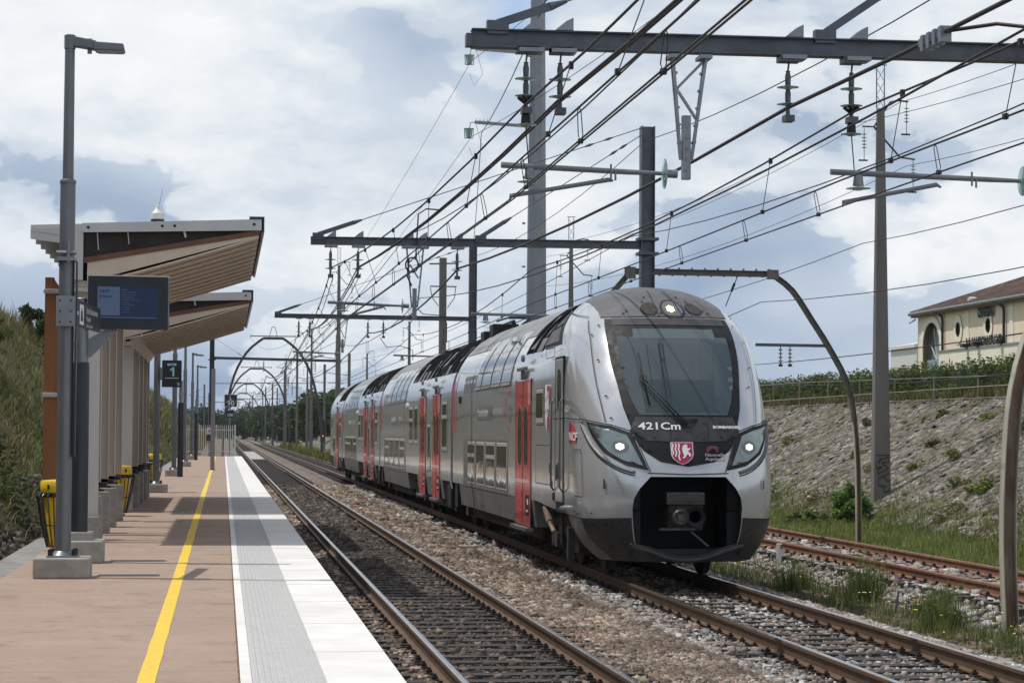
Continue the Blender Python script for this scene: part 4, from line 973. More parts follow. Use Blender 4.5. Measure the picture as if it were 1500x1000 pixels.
# ================================================================ platform furniture
mBlockC = mat('cast_concrete_block', (.36, .345, .315), .88, 0, .14, 7, .4, 70, dirt=(.24, .22, .19), dscale=4)
def rblock(x0, x1, y0, y1, z0, z1, m, parent, name='concrete_block', bv=.02): return M().box(x0, x1, y0, y1, z0, z1).build(name, m, parent, bevel=bv)
def lamp_post(y, label, dark=False, head=True, x=-1.77):
    t = thing('lamp_post', label, 'lamp post', (x, y, .55), group=None)
    b = rblock(x-.31, x+.31, y-.28, y+.28, .55, .78, mBlockC, t)
    M().box(x-.17, x+.17, y-.17, y+.17, .782, .80).build('base_plate', mSteel, t, bevel=.004)
    for sx_ in (-1, 1):
        for sy in (-1, 1): M().cyl((x+sx_*.13, y+sy*.13, .80), (x+sx_*.13, y+sy*.13, .87), .028, .028, 8).build('anchor_bolt', mBlack, t)
    M().lathe((x, y, .80), [(.14, 0), (.11, .03), (.088, .05), (.086, 4.2), (.084, 4.22)], 20).build('lower_pole', mPost, t, smooth='auto')
    M().lathe((x, y, 5.0), [(.092, -.02), (.092, .01), (.062, .03), (.056, 1.58)], 16).build('upper_pole', mPost, t, smooth='auto')
    h = M().lathe((x, y, 6.50), [(.05, 0), (.065, .01), (.065, .16), (.05, .17)], 14).build('lamp_head', mPost, t, smooth='auto')
    M().hexa([(x, y-.05, 6.54), (x+.30, y-.09, 6.50), (x+.30, y+.09, 6.50), (x, y+.05, 6.54), (x, y-.05, 6.66), (x+.30, y-.09, 6.60), (x+.30, y+.09, 6.60), (x, y+.05, 6.66)]).hexa([(x+.28, y-.13, 6.49), (x+.62, y-.13, 6.49), (x+.62, y+.13, 6.49), (x+.28, y+.13, 6.49), (x+.28, y-.12, 6.585), (x+.60, y-.12, 6.57), (x+.60, y+.12, 6.57), (x+.28, y+.12, 6.585)]).build('housing', mPost, h, bevel=.012)
    M().box(x+.31, x+.60, y-.10, y+.10, 6.478, 6.492).build('lens', mSteel, h)
    M().cyl((x+.22, y, 6.46), (x+.22, y, 6.52), .025).cyl((x+.22, y, 6.6), (x+.22, y, 6.63), .03).build('knuckle', mPost, h)
    return t
L1 = lamp_post(25.8, 'tall grey lamp post closest to the camera, on a concrete block')
M().box(-1.87, -1.67, 25.65, 25.95, 4.10, 4.14).cyl((-1.88, 25.7, 4.19), (-1.66, 25.7, 4.19), .022).cyl((-1.75, 25.68, 4.08), (-1.75, 25.68, 4.32), .02).build('clamp', mSteel, L1)
M().box(-1.665, -1.65, 25.72, 25.88, 1.9, 4.1).build('cable_cover', mBlackPaint, L1)
lamp_post(61.0, 'grey lamp post beyond the shelters, carrying the track number sign')
lamp_post(83.1, 'grey lamp post beside the dark sleeved post, third block along')
lamp_post(105.4, 'thin grey lamp post fourth along the platform before the two with visible heads')
lamp_post(130.4, 'distant lamp post, nearer and taller-looking of the two heads seen against the sky')
lamp_post(155.0, 'farthest lamp post, behind the white palisade fence')
# exit sign fixed to the first lamp post, turned almost edge on
S = thing('direction_sign', 'charcoal direction sign seen at a sharp angle, fixed to the nearest lamp post', 'sign', (-1.68, 25.75, 3.53))
dx, dy = .19, -.0; A = Vector((-1.70, 25.68, 3.53)); Bv = Vector((-1.51, 27.75, 3.53))
dv = (Bv-A).normalized(); nv = Vector((dv.y, -dv.x, 0))      # faces the track side
g = M(); g.bar(A, Bv, .03, .29); g.build('sign_panel', mBlackPaint, S)
def fs(u, v): return A+dv*u+nv*.018+Vector((0, 0, v))
text_on(fs_ := (lambda u, v: fs(.95+u, .03+v)), 'Sortie Stationnement', .105).build('lettering', mWhite, S, fixn=False)
text_on(lambda u, v: fs(.95+u, -.06+v), 'Passerelle', .085).build('lettering', mWhite, S, fixn=False)
text_on(lambda u, v: fs(.95+u, -.13+v), 'Centre Commercial', .06).build('lettering', mWhite, S, fixn=False)
g = M()
for (u0, u1, v0, v1) in ((.45, .75, -.12, .11),): g.v += [tuple(fs(u, v)) for u, v in ((u0, v0), (u1, v0), (u1, v1), (u0, v1))]; g.face(range(4))
g.build('pictogram', mWhite, S, fixn=False)
g = M(); g.v += [tuple(fs(u, v)+nv*.003) for u, v in ((.52, -.08), (.68, -.08), (.66, .02), (.60, .08), (.54, .02))]; g.face(range(5)); g.build('pictogram', mBlackPaint, S, fixn=False)
g = M(); g.v += [tuple(fs(u, v)) for u, v in ((.12, 0), (.24, .07), (.24, .02), (.36, .02), (.36, -.02), (.24, -.02), (.24, -.07))]; g.face(range(7)); g.build('arrow', mWhite, S, fixn=False)
M().box(-1.875, -1.66, 25.64, 25.675, 3.36, 3.70).build('mounting_plate', mSteel, S, bevel=.004)
g = M()
for xx in (-1.83, -1.71):
    for zz in (3.41, 3.53, 3.65): g.cyl((xx, 25.63, zz), (xx, 25.645, zz), .012, .012, 6)
g.build('bolts', mBlackPaint, S)
# information screen on its own post
x, y = -1.78, 28.75
SC = thing('information_screen', 'departure screen with blue display on a grey arm and dark sleeved post', 'information screen', (x, y, .55))
rblock(-2.0, -1.47, 28.45, 29.05, .55, .83, mBlockC, SC); rblock(-1.93, -1.61, 28.55, 28.95, .83, .93, mBlockC, SC, bv=.008)
M().lathe((x, y, .93), [(.108, 0), (.105, 2.1), (.10, 2.12)], 18).build('post_sleeve', mBlackPaint, SC, smooth='auto')
M().lathe((x, y, 3.05), [(.09, 0), (.088, .42)], 18).lathe((x, y, 3.27), [(.10, 0), (.10, .02)], 18).lathe((x, y, 3.45), [(.075, 0), (.07, .4), (.06, .41)], 16).build('post', mSteel, SC, smooth='auto')
M().hexa([(-1.74, 28.72, 3.10), (-1.66, 28.72, 3.12), (-1.66, 28.82, 3.12), (-1.74, 28.82, 3.10), (-1.74, 28.72, 3.32), (-1.42, 28.72, 3.50), (-1.42, 28.82, 3.50), (-1.74, 28.82, 3.32)]).hexa([(-1.66, 28.722, 3.12), (-1.30, 28.722, 3.50), (-1.30, 28.818, 3.50), (-1.66, 28.818, 3.12), (-1.67, 28.722, 3.28), (-1.42, 28.722, 3.52), (-1.42, 28.818, 3.52), (-1.67, 28.818, 3.28)]).build('arm', mSteel, SC)
cs = thing('tmp', '', '', (0, 0, 0)); bpy.data.objects.remove(cs)
a0 = Vector((-1.70, 28.60, 3.47)); a1 = Vector((-.70, 28.52, 3.46)); ax = (a1-a0).normalized(); an = Vector((ax.y, -ax.x, 0)); W_, H_ = 1.0, .66
def fsn(u, v, o=0): return a0+ax*u+Vector((0, 0, v))+an*o
def boxp(u0, u1, v0, v1, o0, o1): return [fsn(u0, v0, o0), fsn(u1, v0, o0), fsn(u1, v0, o1), fsn(u0, v0, o1), fsn(u0, v1, o0), fsn(u1, v1, o0), fsn(u1, v1, o1), fsn(u0, v1, o1)]
cs = M().hexa(boxp(0, W_, 0, H_, 0, -.16)).build('screen_case', mBlackPaint, SC, bevel=.006)
M().hexa(boxp(0, W_, H_+.001, H_+.014, .005, -.16)).build('top_trim', mWhiteMetal, cs)
M().hexa(boxp(-.03, .03, .02, .05, .01, -.10)).build('hinge', mWhiteMetal, cs)
M().hexa(boxp(.12, .87, .13, .53, .001, .004)).build('display', mat_emit('dark_blue_display', (.008, .02, .055), .3), cs)
M().hexa(boxp(.122, .40, .17, .528, .004, .007)).build('display_column', mat_emit('pale_blue_display', (.07, .105, .18), .3), cs)
mTxt = mat_emit('display_text_dark', (.02, .03, .07), .3); mTxt2 = mat_emit('display_text_light', (.08, .11, .2), .4)
text_on(lambda u, v: fsn(.14+u, .455+v, .009), '16h07', .052, bold=.002).build('display_text', mTxt, cs, fixn=False)
text_on(lambda u, v: fsn(.14+u, .395+v, .009), 'Arcachon', .042, bold=.002).build('display_text', mTxt, cs, fixn=False)
text_on(lambda u, v: fsn(.285+u, .46+v, .009), 'à l\'heure', .022).build('display_text', mTxt, cs, fixn=False)
text_on(lambda u, v: fsn(.14+u, .365+v, .009), 'TER   Train', .022).build('display_text', mTxt, cs, fixn=False)
M().hexa(boxp(.14, .18, .508, .52, .007, .009)).build('display_mark', mRedSt, cs)
for i, w_ in enumerate(('Pessac', 'Pessac-Alouette', 'Gazinet-Cestas', 'Marcheprime', 'Marcheprime-Croix', 'Le Teich', 'Gujan-Mestras', 'La Hume', 'La Teste', 'Arcachon')):
    text_on(lambda u, v: fsn(.43+u, .485-i*.031+v, .007), w_, .026).build('display_text', mTxt2, cs, fixn=False)
M().hexa(boxp(.13, .86, .140, .148, .004, .006)).build('display_line', mTxt2, cs)
M().hexa(boxp(.065, .075, .155, .185, .001, .004)).build('status_light', mat_emit('green_status_light', (.1, .8, .6), .5), cs)
# black sleeved posts and plain bollard-like pole
for (y_, lab) in ((81.8, 'black sleeved post with grey tip right behind the third lamp block'), (128.5, 'black sleeved post beside the distant lamp posts')):
    t = thing('sleeved_post', lab, 'post', (-1.52, y_, .55)); M().lathe((-1.52, y_, .55), [(.10, 0), (.10, 2.65), (.09, 2.66)], 14).build('sleeve', mBlackPaint, t, smooth='auto'); M().lathe((-1.52, y_, 3.2), [(.065, 0), (.065, .8)], 12).box(-1.6, -1.45, y_-.1, y_+.1, 3.45, 3.55).build('tip', mSteel, t)
t = thing('channel_pole', 'pale grey flat pole standing on the yellow line near the platform end', 'pole', (-.44, 96.4, .55))
M().box(-.53, -.35, 96.3, 96.33, .56, 4.83).box(-.53, -.50, 96.33, 96.46, .56, 4.83).box(-.38, -.35, 96.33, 96.46, .56, 4.83).build('channel', mSteel, t); M().box(-.58, -.30, 96.2, 96.5, .551, .57).build('base_plate', mBlackPaint, t)
for z in (3.4, 4.2): M().box(-.35, .75, 96.38, 96.42, z, z+.03).build('stay', mSteel, t)
# track number sign
t = thing('track_number_sign', 'black hanging sign with a large white figure and small arrow, on the second lamp post', 'sign', (-1.38, 60.9, 3.37))
pnl = M().box(-1.64, -1.12, 60.86, 60.9, 3.36, 4.08).build('sign_panel', mBlackPaint, t, bevel=.01)
mCy = mat_flat('pale_blue_lettering', (.40, .72, .82), .5)
M().prism([(-1.365, 3.65), (-1.365, 3.83), (-1.43, 3.79), (-1.43, 3.835), (-1.355, 3.895), (-1.315, 3.895), (-1.315, 3.65)], 'y', 60.851, 60.859).build('figure', mCy, t)
M().prism([(-1.49+.0, 3.935), (-1.27, 3.935), (-1.25, 3.965), (-1.27, 3.995), (-1.49, 3.995), (-1.51, 3.965)], 'y', 60.852, 60.859).build('plaque', mCy, t)
text_on(lambda u, v: (-1.38+u, 60.85, 3.942+v), 'Voie', .065, 'CENTER', bold=.001).build('lettering', mBlackPaint, t, fixn=False)
M().box(-1.56, -1.20, 60.853, 60.859, 3.595, 3.61).build('rule', mWhite, t)
M().bar((-1.24, 60.855, 3.49), (-1.18, 60.855, 3.43), .005, .014).bar((-1.175, 60.855, 3.48), (-1.175, 60.855, 3.42), .005, .014).bar((-1.235, 60.855, 3.425), (-1.175, 60.855, 3.425), .005, .014).build('arrow', mWhite, t)
M().box(-1.70, -1.62, 60.85, 61., 3.55, 3.88).build('bracket', mSteel, t)
# ---------------------------------------------------------------- bins
def bin_(loc, label, sc_=1):
    x, y, z = loc; t = thing('litter_bin', label, 'litter bin', loc)
    M().lathe((x, y, z), [(.235, .80), (.242, .81), (.242, .94), (.225, .965), (.10, .975), (.0001, .976)], 28).build('lid', mYellowBin, t, smooth='auto')
    M().box(x-.13, x-.10, y-.245, y-.235, z+.85, z+.91).box(x+.12, x+.15, y-.225, y-.20, z+.85, z+.91).build('latch', mBlack, t)
    M().lathe((x, y, z), [(.225, .74), (.248, .745), (.248, .795), (.225, .80)], 26).build('collar', mBlack, t, smooth='auto')
    g = M(); n = 22
    for i in range(n):
        a = 2*math.pi*i/n; c, s = math.cos(a), math.sin(a)
        g.tube([(x+.30*c, y+.30*s, z+.755), (x+.285*c, y+.285*s, z+.72), (x+.22*c, y+.22*s, z+.36), (x+.145*c, y+.145*s, z+.06)], .009, 5)
        g.tube([(x+.245*c, y+.245*s, z+.77), (x+.27*c, y+.27*s, z+.785), (x+.30*c, y+.30*s, z+.755)], .008, 5)
    for (r, h) in ((.148, .07), (.215, .36)): g.tube([(x+r*math.cos(2*math.pi*k/20), y+r*math.sin(2*math.pi*k/20), z+h) for k in range(21)], .009, 5, False)
    g.build('wire_basket', mBlackPaint, t)
    g = M(); rr = random.Random(2)
    def fb_(a, h):
        r = (.11+.10*h/.75)*(1+.09*math.sin(5*a)+.05*math.sin(11*a+3*h)); return (x+r*math.cos(a), y+r*math.sin(a), z+.07+h)
    g.grid(fb_, [2*math.pi*k/40 for k in range(41)], [.0, .1, .25, .4, .55, .70]); g.build('yellow_bag', mYellowBin, t, smooth=True)
    M().lathe((x, y+.34, z), [(.03, 0), (.03, .9)], 8).box(x-.1, x+.1, y+.28, y+.36, z+.0, z+.03).build('stand', mBlackPaint, t)
    return t
b0 = bin_((-2.22, 31.3, .55), 'yellow-lidded wire litter bin behind the nearest lamp post')
copy_tree(b0, (-1.98, 44.2, .55), 'yellow-lidded litter bin partly hidden behind the fins between the two shelters')
copy_tree(b0, (-2.02, 66.6, .55), 'yellow-lidded litter bin just past the far end of the second shelter')
for o in [q for q in bpy.data.objects if q.get('category') == 'litter bin']: o['group'] = 'yellow litter bins along the platform'
# ---------------------------------------------------------------- shelters
mFin = mat('beige_painted_fin', (.50, .42, .345), .6, 0, .04, 2, dirt=(.42, .35, .29), streak=True)
mFinW = mat('white_painted_fin', (.60, .585, .555), .6, 0, .04, 2, dirt=(.46, .44, .41), streak=True)
mSoffit = mat('beige_soffit_board', (.66, .545, .43), .65, 0, .07, 3, streak=False)
mRoofEdge = mat('light_roof_trim', (.58, .575, .555), .5, .2, .05, 3)
mTimber = mat('orange_stained_timber', (.36, .145, .05), .6, 0, .22, 3, .15, 20, dirt=(.22, .08, .03), streak=True)
mTimberD = mat('brown_timber_edge', (.16, .07, .04), .6, 0, .2, 5)
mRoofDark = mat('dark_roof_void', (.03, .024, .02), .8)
def shelter(y0, y1, label, zr, fins, first):
    t = thing('platform_shelter', label, 'shelter', (-1.9, y0, .55)); XL, XR, xc = -2.82, .55, -2.0
    zc = zr-.80                      # collar height
    # top deck, thin and slightly rising towards the track
    dk = lambda x: zr-.02+(x-XL)/(XR-XL)*.12
    g = M(); g.hexa([(XL, y0, dk(XL)-.04), (XR, y0, dk(XR)-.05), (XR, y1, dk(XR)-.05), (XL, y1, dk(XL)-.04), (XL, y0, dk(XL)+.02), (XR, y0, dk(XR)+.03), (XR, y1, dk(XR)+.03), (XL, y1, dk(XL)+.02)]); g.build('roof_deck', mRoofEdge, t, bevel=.008)
    # near and far trim
    for yy in (y0-.02, y1+.0):
        M().hexa([(-2.08, yy-.02, dk(-2.08)-.11), (XR, yy-.02, dk(XR)-.13), (XR, yy+.02, dk(XR)-.13), (-2.08, yy+.02, dk(-2.08)-.11), (-2.08, yy-.02, dk(-2.08)+.025), (XR, yy-.02, dk(XR)+.035), (XR, yy+.02, dk(XR)+.035), (-2.08, yy+.02, dk(-2.08)+.025)]).build('edge_trim', mRoofEdge, t)
    for xb in (-1.99, -.92, -.74, .42): M().cyl((xb, y0-.05, dk(xb)-.04), (xb, y0-.03, dk(xb)-.04), .022, .022, 8).build('bolt', mBlack, t)
    M().box(XR-.20, XR+.02, y0-.05, y1+.02, dk(XR)+.03, dk(XR)+.07).hexa([(XR-.02, y0-.04, dk(XR)-.16), (XR+.02, y0-.04, dk(XR)-.16), (XR+.02, y1, dk(XR)-.16), (XR-.02, y1, dk(XR)-.16), (XR-.02, y0-.04, dk(XR)+.06), (XR+.02, y0-.04, dk(XR)+.06), (XR+.02, y1, dk(XR)+.06), (XR-.02, y1, dk(XR)+.06)]).build('gutter', mBlackPaint, t)
    # boarded soffit, track side: boards running across, lapped one after another along the platform
    x0s, x1s = xc, XR-.06; z0s, z1s = zc-.02, dk(XR)-.20
    zf = lambda x: z0s+(z1s-z0s)*((x-x0s)/(x1s-x0s))**1.12 if x > x0s else z0s
    g = M(); yb = y0+.03; sb = .93; xsl = [x0s+(x1s-x0s)*i/6 for i in range(7)]
    while yb < y1-.1:
        ye = min(yb+sb+.02, y1-.03)
        for xa, xb in zip(xsl, xsl[1:]):
            g.hexa([(xa, yb, zf(xa)-.04), (xb, yb, zf(xb)-.04), (xb, ye, zf(xb)-.004), (xa, ye, zf(xa)-.004), (xa, yb, zf(xa)-.015), (xb, yb, zf(xb)-.015), (xb, ye, zf(xb)+.02), (xa, ye, zf(xa)+.02)])
        yb += sb
    g.build('soffit', mSoffit, t)
    # dark void with brown timber edge along the gable
    for yy in (y0+.04, y1-.08):
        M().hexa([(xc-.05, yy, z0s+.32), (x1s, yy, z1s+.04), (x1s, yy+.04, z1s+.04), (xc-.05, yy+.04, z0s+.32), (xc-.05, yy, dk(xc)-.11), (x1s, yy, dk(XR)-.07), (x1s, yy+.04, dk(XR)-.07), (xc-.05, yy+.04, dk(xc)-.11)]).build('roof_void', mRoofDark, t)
        M().hexa([(xc-.05, yy-.03, z0s+.27), (x1s, yy-.03, z1s+.0), (x1s, yy+.05, z1s+.0), (xc-.05, yy+.05, z0s+.27), (xc-.05, yy-.03, z0s+.35), (x1s, yy-.03, z1s+.075), (x1s, yy+.05, z1s+.075), (xc-.05, yy+.05, z0s+.35)]).build('timber_edge', mTimberD, t)
        M().hexa([(xc-.0, yy-.015, z0s-.0), (x1s, yy-.015, z1s-.02), (x1s, yy+.03, z1s-.02), (xc-.0, yy+.03, z0s-.0), (xc-.0, yy-.015, z0s+.28), (x1s, yy-.015, z1s+.01), (x1s, yy+.03, z1s+.01), (xc-.0, yy+.03, z0s+.28)]).build('gable_panel', mSoffit, t)
    g = M()
    for xb, L in ((-1.86, .24), (-1.42, .16), (-.6, .08)): g.bar((xb, y0-.0, dk(xb)-.12), (xb+.02, y0-.0, dk(xb)-.13-L), .012, .03)
    g.build('hangers', mRoofEdge, t)
    # short back wing: stepped louvres and a white end plate
    for yy in (y0-.01, y1-.04):
        M().prism([(XL, dk(XL)-.03), (-2.06, dk(-2.06)-.03), (-2.06, zc+.0), (-2.26, zc+.0), (-2.26, dk(-2.2)-.17), (XL, dk(XL)-.07)], 'y', yy, yy+.03).build('end_plate', mFinW, t)
    M().box(-2.27, -2.22, y0+.03, y1-.05, zc, dk(-2.2)-.1).build('back_panel', mFinW, t)
    yb = y0-.0; g = M()
    while yb < y1-.2:
        ye = min(yb+.93, y1); g.hexa([(XL, yb, dk(XL)-.19), (-2.25, yb, dk(-2.2)-.28), (-2.25, ye, dk(-2.2)-.10), (XL, ye, dk(XL)-.03), (XL, yb, dk(XL)-.05), (-2.25, yb, dk(-2.2)-.05), (-2.25, ye, dk(-2.2)-.04), (XL, ye, dk(XL)-.01)])
        yb += .93
    g.build('stepped_back_soffit', mFinW, t)
    # collar beam and fins
    M().box(-2.40, -1.86, y0+.1, y1-.1, zc-.09, zc).box(-2.30, -1.93, y0+.12, y1-.12, zc-.16, zc-.09).build('collar_beam', mFinW, t, bevel=.008)
    M().hexa([(-1.95, y0+.1, zc-.16), (-1.86, y0+.1, zc-.16), (-1.86, y1-.1, zc-.16), (-1.95, y1-.1, zc-.16), (-1.95, y0+.1, zc), (-1.70, y0+.1, zc+.06), (-1.70, y1-.1, zc+.06), (-1.95, y1-.1, zc)]).build('collar_lip', mFin, t)
    for i, (yf, big) in enumerate(fins):
        zb = .94 if big else 1.42; zbl = .93 if big else 1.22
        f = M().box(-2.24, -1.84, yf-.035 if not big else yf-.06, yf+.035 if not big else yf+.06, zb+.0, zc-.16).build('fin', mFinW if big else mFin, t, bevel=.004)
        M().box(-1.845, -1.83, yf-.06, yf+.06, zb, zc-.16).build('fin_edge_lit', mFinW, f, bevel=.003)  # white strip stands in for reflected light on the track-side edge
        M().box(-2.22 if not big else -2.3, -1.80, yf-.17, yf+.17, .55, zbl).build('footing', mBlockC, t, bevel=.015)
        if not big:
            M().box(-2.12, -1.90, yf-.09, yf+.09, zbl, zbl+.03).box(-2.06, -1.96, yf-.05, yf+.05, zbl+.03, 1.42).build('shoe', mBlack, t); M().box(-2.16, -1.86, yf-.05, yf+.25, 1.30, 1.36).build('shoe_rail', mBlack, t)
    # bench behind the fins
    M().box(-2.34, -2.28, y0+.6, y1-.6, 1.0, 1.06).build('back_rail', mBlackPaint, t)
    M().box(-2.62, -2.58, y0+.8, y1-.8, .6, zc-.3).build('back_wall_panel', mFinW, t) if not first else None
    return t
SH1 = shelter(33.4, 43.2, 'nearer butterfly-roofed platform shelter with beige fins, behind the screen', 5.19, [(34.0, True), (34.6, False), (36.9, False), (39.2, False), (41.8, False)], True)
SH2 = shelter(45.5, 57.4, 'farther butterfly-roofed platform shelter, the one ending nearest the track sign', 4.86, [(46.35, True), (49.8, False), (52.4, False), (55.0, False), (56.7, False)], False)
M().box(-1.98, -.95, 36, 38.6, 5.23, 5.34).build('roof_hatch', mBlackPaint, SH1, bevel=.01)
# small weather instrument on the first roof
t = thing('roof_sensor', 'small white domed instrument with whip antenna on top of the nearer shelter roof', 'sensor', (-1.0, 34.4, 5.27))
M().box(-1.35, -.60, 34.2, 34.7, 5.275, 5.30).build('base_plate', mRoofEdge, t); M().lathe((-1.02, 34.4, 5.30), [(.09, 0), (.095, .08), (.10, .10), (.10, .18), (.06, .22), (.035, .26), (.03, .30), (.01, .31)], 14).build('dome', mWhiteMetal, t, smooth='auto')
M().lathe((-1.02, 34.4, 5.34), [(.102, 0), (.102, .05)], 14).build('grille', mBlackPaint, t); M().cyl((-1.0, 34.4, 5.6), (-.95, 34.4, 5.85), .004, .003, 5).build('antenna', mSteel, t)
# timber totem behind the lamp post
t = thing('timber_fin', 'tall orange-stained timber upright with white clips, left of the nearest lamp post', 'timber upright', (-2.75, 36.5, .5))
M().hexa([(-2.83, 36.35, .45), (-2.57, 36.35, .45), (-2.57, 36.6, .45), (-2.83, 36.6, .45), (-2.83, 36.35, 4.62), (-2.70, 36.35, 4.62), (-2.70, 36.6, 4.62), (-2.83, 36.6, 4.62)]).hexa([(-2.70, 36.36, .45), (-2.56, 36.36, .45), (-2.56, 36.6, .45), (-2.70, 36.6, .45), (-2.70, 36.36, 4.60), (-2.56, 36.36, 4.40), (-2.56, 36.6, 4.40), (-2.70, 36.6, 4.60)]).build('board', mTimber, t)
for z in (4.36, 2.72): M().box(-2.85, -2.3, 36.30, 36.36, z, z+.07).build('clip', mRoofEdge, t, bevel=.006)
# bench seen between lamp posts at the end of the second shelter
t = thing('leaning_rail', 'low black leaning rail standing past the second shelter beside a yellow bin', 'leaning rail', (-2.2, 62.5, .55))
for y_ in (62., 63.2): M().box(-2.05, -1.98, y_-.03, y_+.03, .55, 1.28).build('leg', mBlackPaint, t)
M().box(-2.10, -1.85, 61.8, 63.4, 1.28, 1.33).build('rail', mBlackPaint, t, bevel=.01)
# ---------------------------------------------------------------- fence at the platform end, speed boards
mFence = mat('white_palisade', (.58, .57, .54), .55, .1, .1, 6)
t = thing('palisade_fence', 'white metal palisade fence across the end of the platform', 'fence', (-1.1, 149.0, .55))
g = M(); x = -2.9
while x < .80: g.box(x-.022, x+.022, 148.97, 149.0, .62, 2.58); x += .135
g.build('pale', mFence, t)
M().box(-2.92, .80, 149.0, 149.03, .85, .90).box(-2.92, .80, 149.0, 149.03, 2.25, 2.30).build('crossbar', mFence, t)
for x in (-2.92, -1.7, -.45, .78): M().box(x-.04, x+.04, 149.03, 149.11, .5, 2.62).build('post', mFence, t)
t = thing('warning_notice', 'small white notice above a dark box, hung on the white fence', 'notice', (-.9, 148.9, 1.9)); M().box(-1.08, -.72, 148.9, 148.93, 2.0, 2.4).build('panel', mWhiteMetal, t); M().box(-1.08, -.72, 148.7, 148.93, 1.55, 1.95).build('box', mBlackPaint, t); M().box(-.96, -.84, 148.88, 148.9, 2.12, 2.28).build('mark', mRedSt, t)
t = thing('speed_board', 'square black speed board lettered L 90 with a smaller 170 board below, on a pole', 'speed board', (.45, 155, 0))
M().box(.40, .48, 155.05, 155.12, -.4, 4.6).build('pole', mSteel, t)
M().box(.05, .93, 155.0, 155.04, 3.85, 4.70).build('border', mWhiteMetal, t); M().box(.08, .90, 154.985, 155.0, 3.88, 4.67).build('panel', mBlackPaint, t)
text_on(lambda u, v: (.49+u, 154.98, 3.94+v), '90', .50, 'CENTER', bold=.008).build('figures', mWhite, t, fixn=False); text_on(lambda u, v: (.49+u, 154.98, 4.33+v), 'L', .36, 'CENTER', bold=.006).build('letter', mWhite, t, fixn=False)
M().box(.20, .68, 154.99, 155.03, 3.12, 3.60).build('panel', mBlackPaint, t); text_on(lambda u, v: (.44+u, 154.98, 3.20+v), '170', .26, 'CENTER', bold=.005).build('figures', mWhite, t, fixn=False)
# ================================================================ overhead line equipment
mCapM = mat('insulator_cap_metal', (.10, .105, .11), .5, .5, .2, 8)
def disc(m, c, r, ax='z', t=.02):
    p = [(.03, -t*1.2), (r*.55, -t*.6), (r, -t*.2), (r*1.01, 0), (r*.6, t*.55), (.03, t*.9)]; m.lathe(c, p, 16, ax)
def ins_string(c, parent, n=2, L=.55, tail=True, r=.125):
    """suspension insulator string hanging from c"""
    x, y, z = c; m = M(); m.tube([(x, y, z), (x-.01, y, z-.10)], .012, 6).lathe((x-.01, y, z-.10), [(.02, -.02), (.03, 0)], 8)
    m.box(x-.12, x+.12, y-.10, y+.10, z-.0, z+.07)
    zz = z-.12; d = M()
    for k in range(n):
        m.lathe((x-.01, y, zz), [(.015, .02), (.024, 0), (.034, -.04), (.032, -.13), (.026, -.16)], 12)
        disc(d, (x-.01, y, zz-.16), r); zz -= .19
    if tail: m.cyl((x-.01, y, zz+.02), (x-.01, y, zz-.10), .02, .025, 8).box(x-.06, x+.05, y-.08, y+.08, zz-.17, zz-.10)
    i = m.build('insulator_string', mCapM, parent, smooth='auto'); d.build('glass_disc', mGreenGlass, i, smooth='auto'); return (x-.01, y, zz-.16)
def bracket(x0, x1, xm, ybeam, zt, zb, zj, parent):
    """inverted trapezium drop bracket under a beam"""
    m = M(); y = ybeam; zl = zb+(zt-zb)*.16
    for s, xx in ((-1, x0), (1, x1)):
        for o in (-.055, .055): m.bar((xx+s*.02, y+o, zt), (xm+s*.062, y+o*.3, zl), .028, .03)
        m.box(xx-.07, xx+.07, y-.14, y+.14, zt-.04, zt)
        for k in range(1, 6): t = k/6; m.box(xx*(1-t)+(xm+s*.062)*t-.02, xx*(1-t)+(xm+s*.062)*t+.02, y-.05, y+.05, zt+(zl-zt)*t-.012, zt+(zl-zt)*t+.012)
    m.bar((x0+.04, y, zt-.36), (x1-.01, y, zt-.06), .03, .03).bar((x0+.05, y, zt-.40), (x1-.09, y, zt-.70), .03, .03)
    m.box(xm-.045, xm+.045, y-.05, y+.05, zb, zj)
    for k in range(5): m.cyl((xm, y-.065, zb+.1+k*.12), (xm, y-.05, zb+.1+k*.12), .014, .014, 6)
    return m.build('drop_bracket', mSteel, parent)
def cantilever(xh, xt, y, z, parent, arm=(None, None, None, None)):
    """insulated horizontal tube from hinge xh to tip xt with a steady arm below"""
    m = M(); m.cyl((xh, y, z-.03), (xh-(.12 if xh > xt else -.12), y, z-.03), .05, .045, 10); m.tube([(xh-.12, y, z-.03), (xh-.55, y, z-.02), (xt, y, z+.03)], [.022, .03, .034], 8)
    m.cyl((xt+.32, y, z-.0), (xt+.32, y, z-.12), .05, .065, 10)
    m.cyl((xh-.75, y-.03, z+.06), (xh-.75, y-.03, z-.1), .012).cyl((xh-.70, y-.03, z-.02), (xh-.70, y-.03, z-.12), .012)
    ax, az, bx, bz = arm; m.tube([(ax+.05, y, z-.12), (ax, y, az), (bx, y, bz), (bx, y, bz-.05)], [.012, .026, .024, .012], 8)
    c = m.build('cantilever_tube', mSteel, parent, smooth='auto'); d = M(); disc(d, (xh-.14, y, z-.03), .17, 'x', .025); disc(d, (xt+.32, y, z-.15), .14); d.build('glass_disc', mGreenGlass, c, smooth='auto')
    return c
def clips(parent, y, z, xs, h=.2):
    for x in xs: M().hexa([(x-.10, y-.12, z), (x+.10, y-.12, z), (x+.10, y+.12, z), (x-.10, y+.12, z), (x+.02, y-.12, z+.10), (x+.10, y-.12, z+.14), (x+.10, y+.12, z+.14), (x+.02, y+.12, z+.10)]).box(x-.14, x+.14, y-.12, y+.12, z-h-.045, z-h-.0).build('beam_clamp', mSteel, parent)
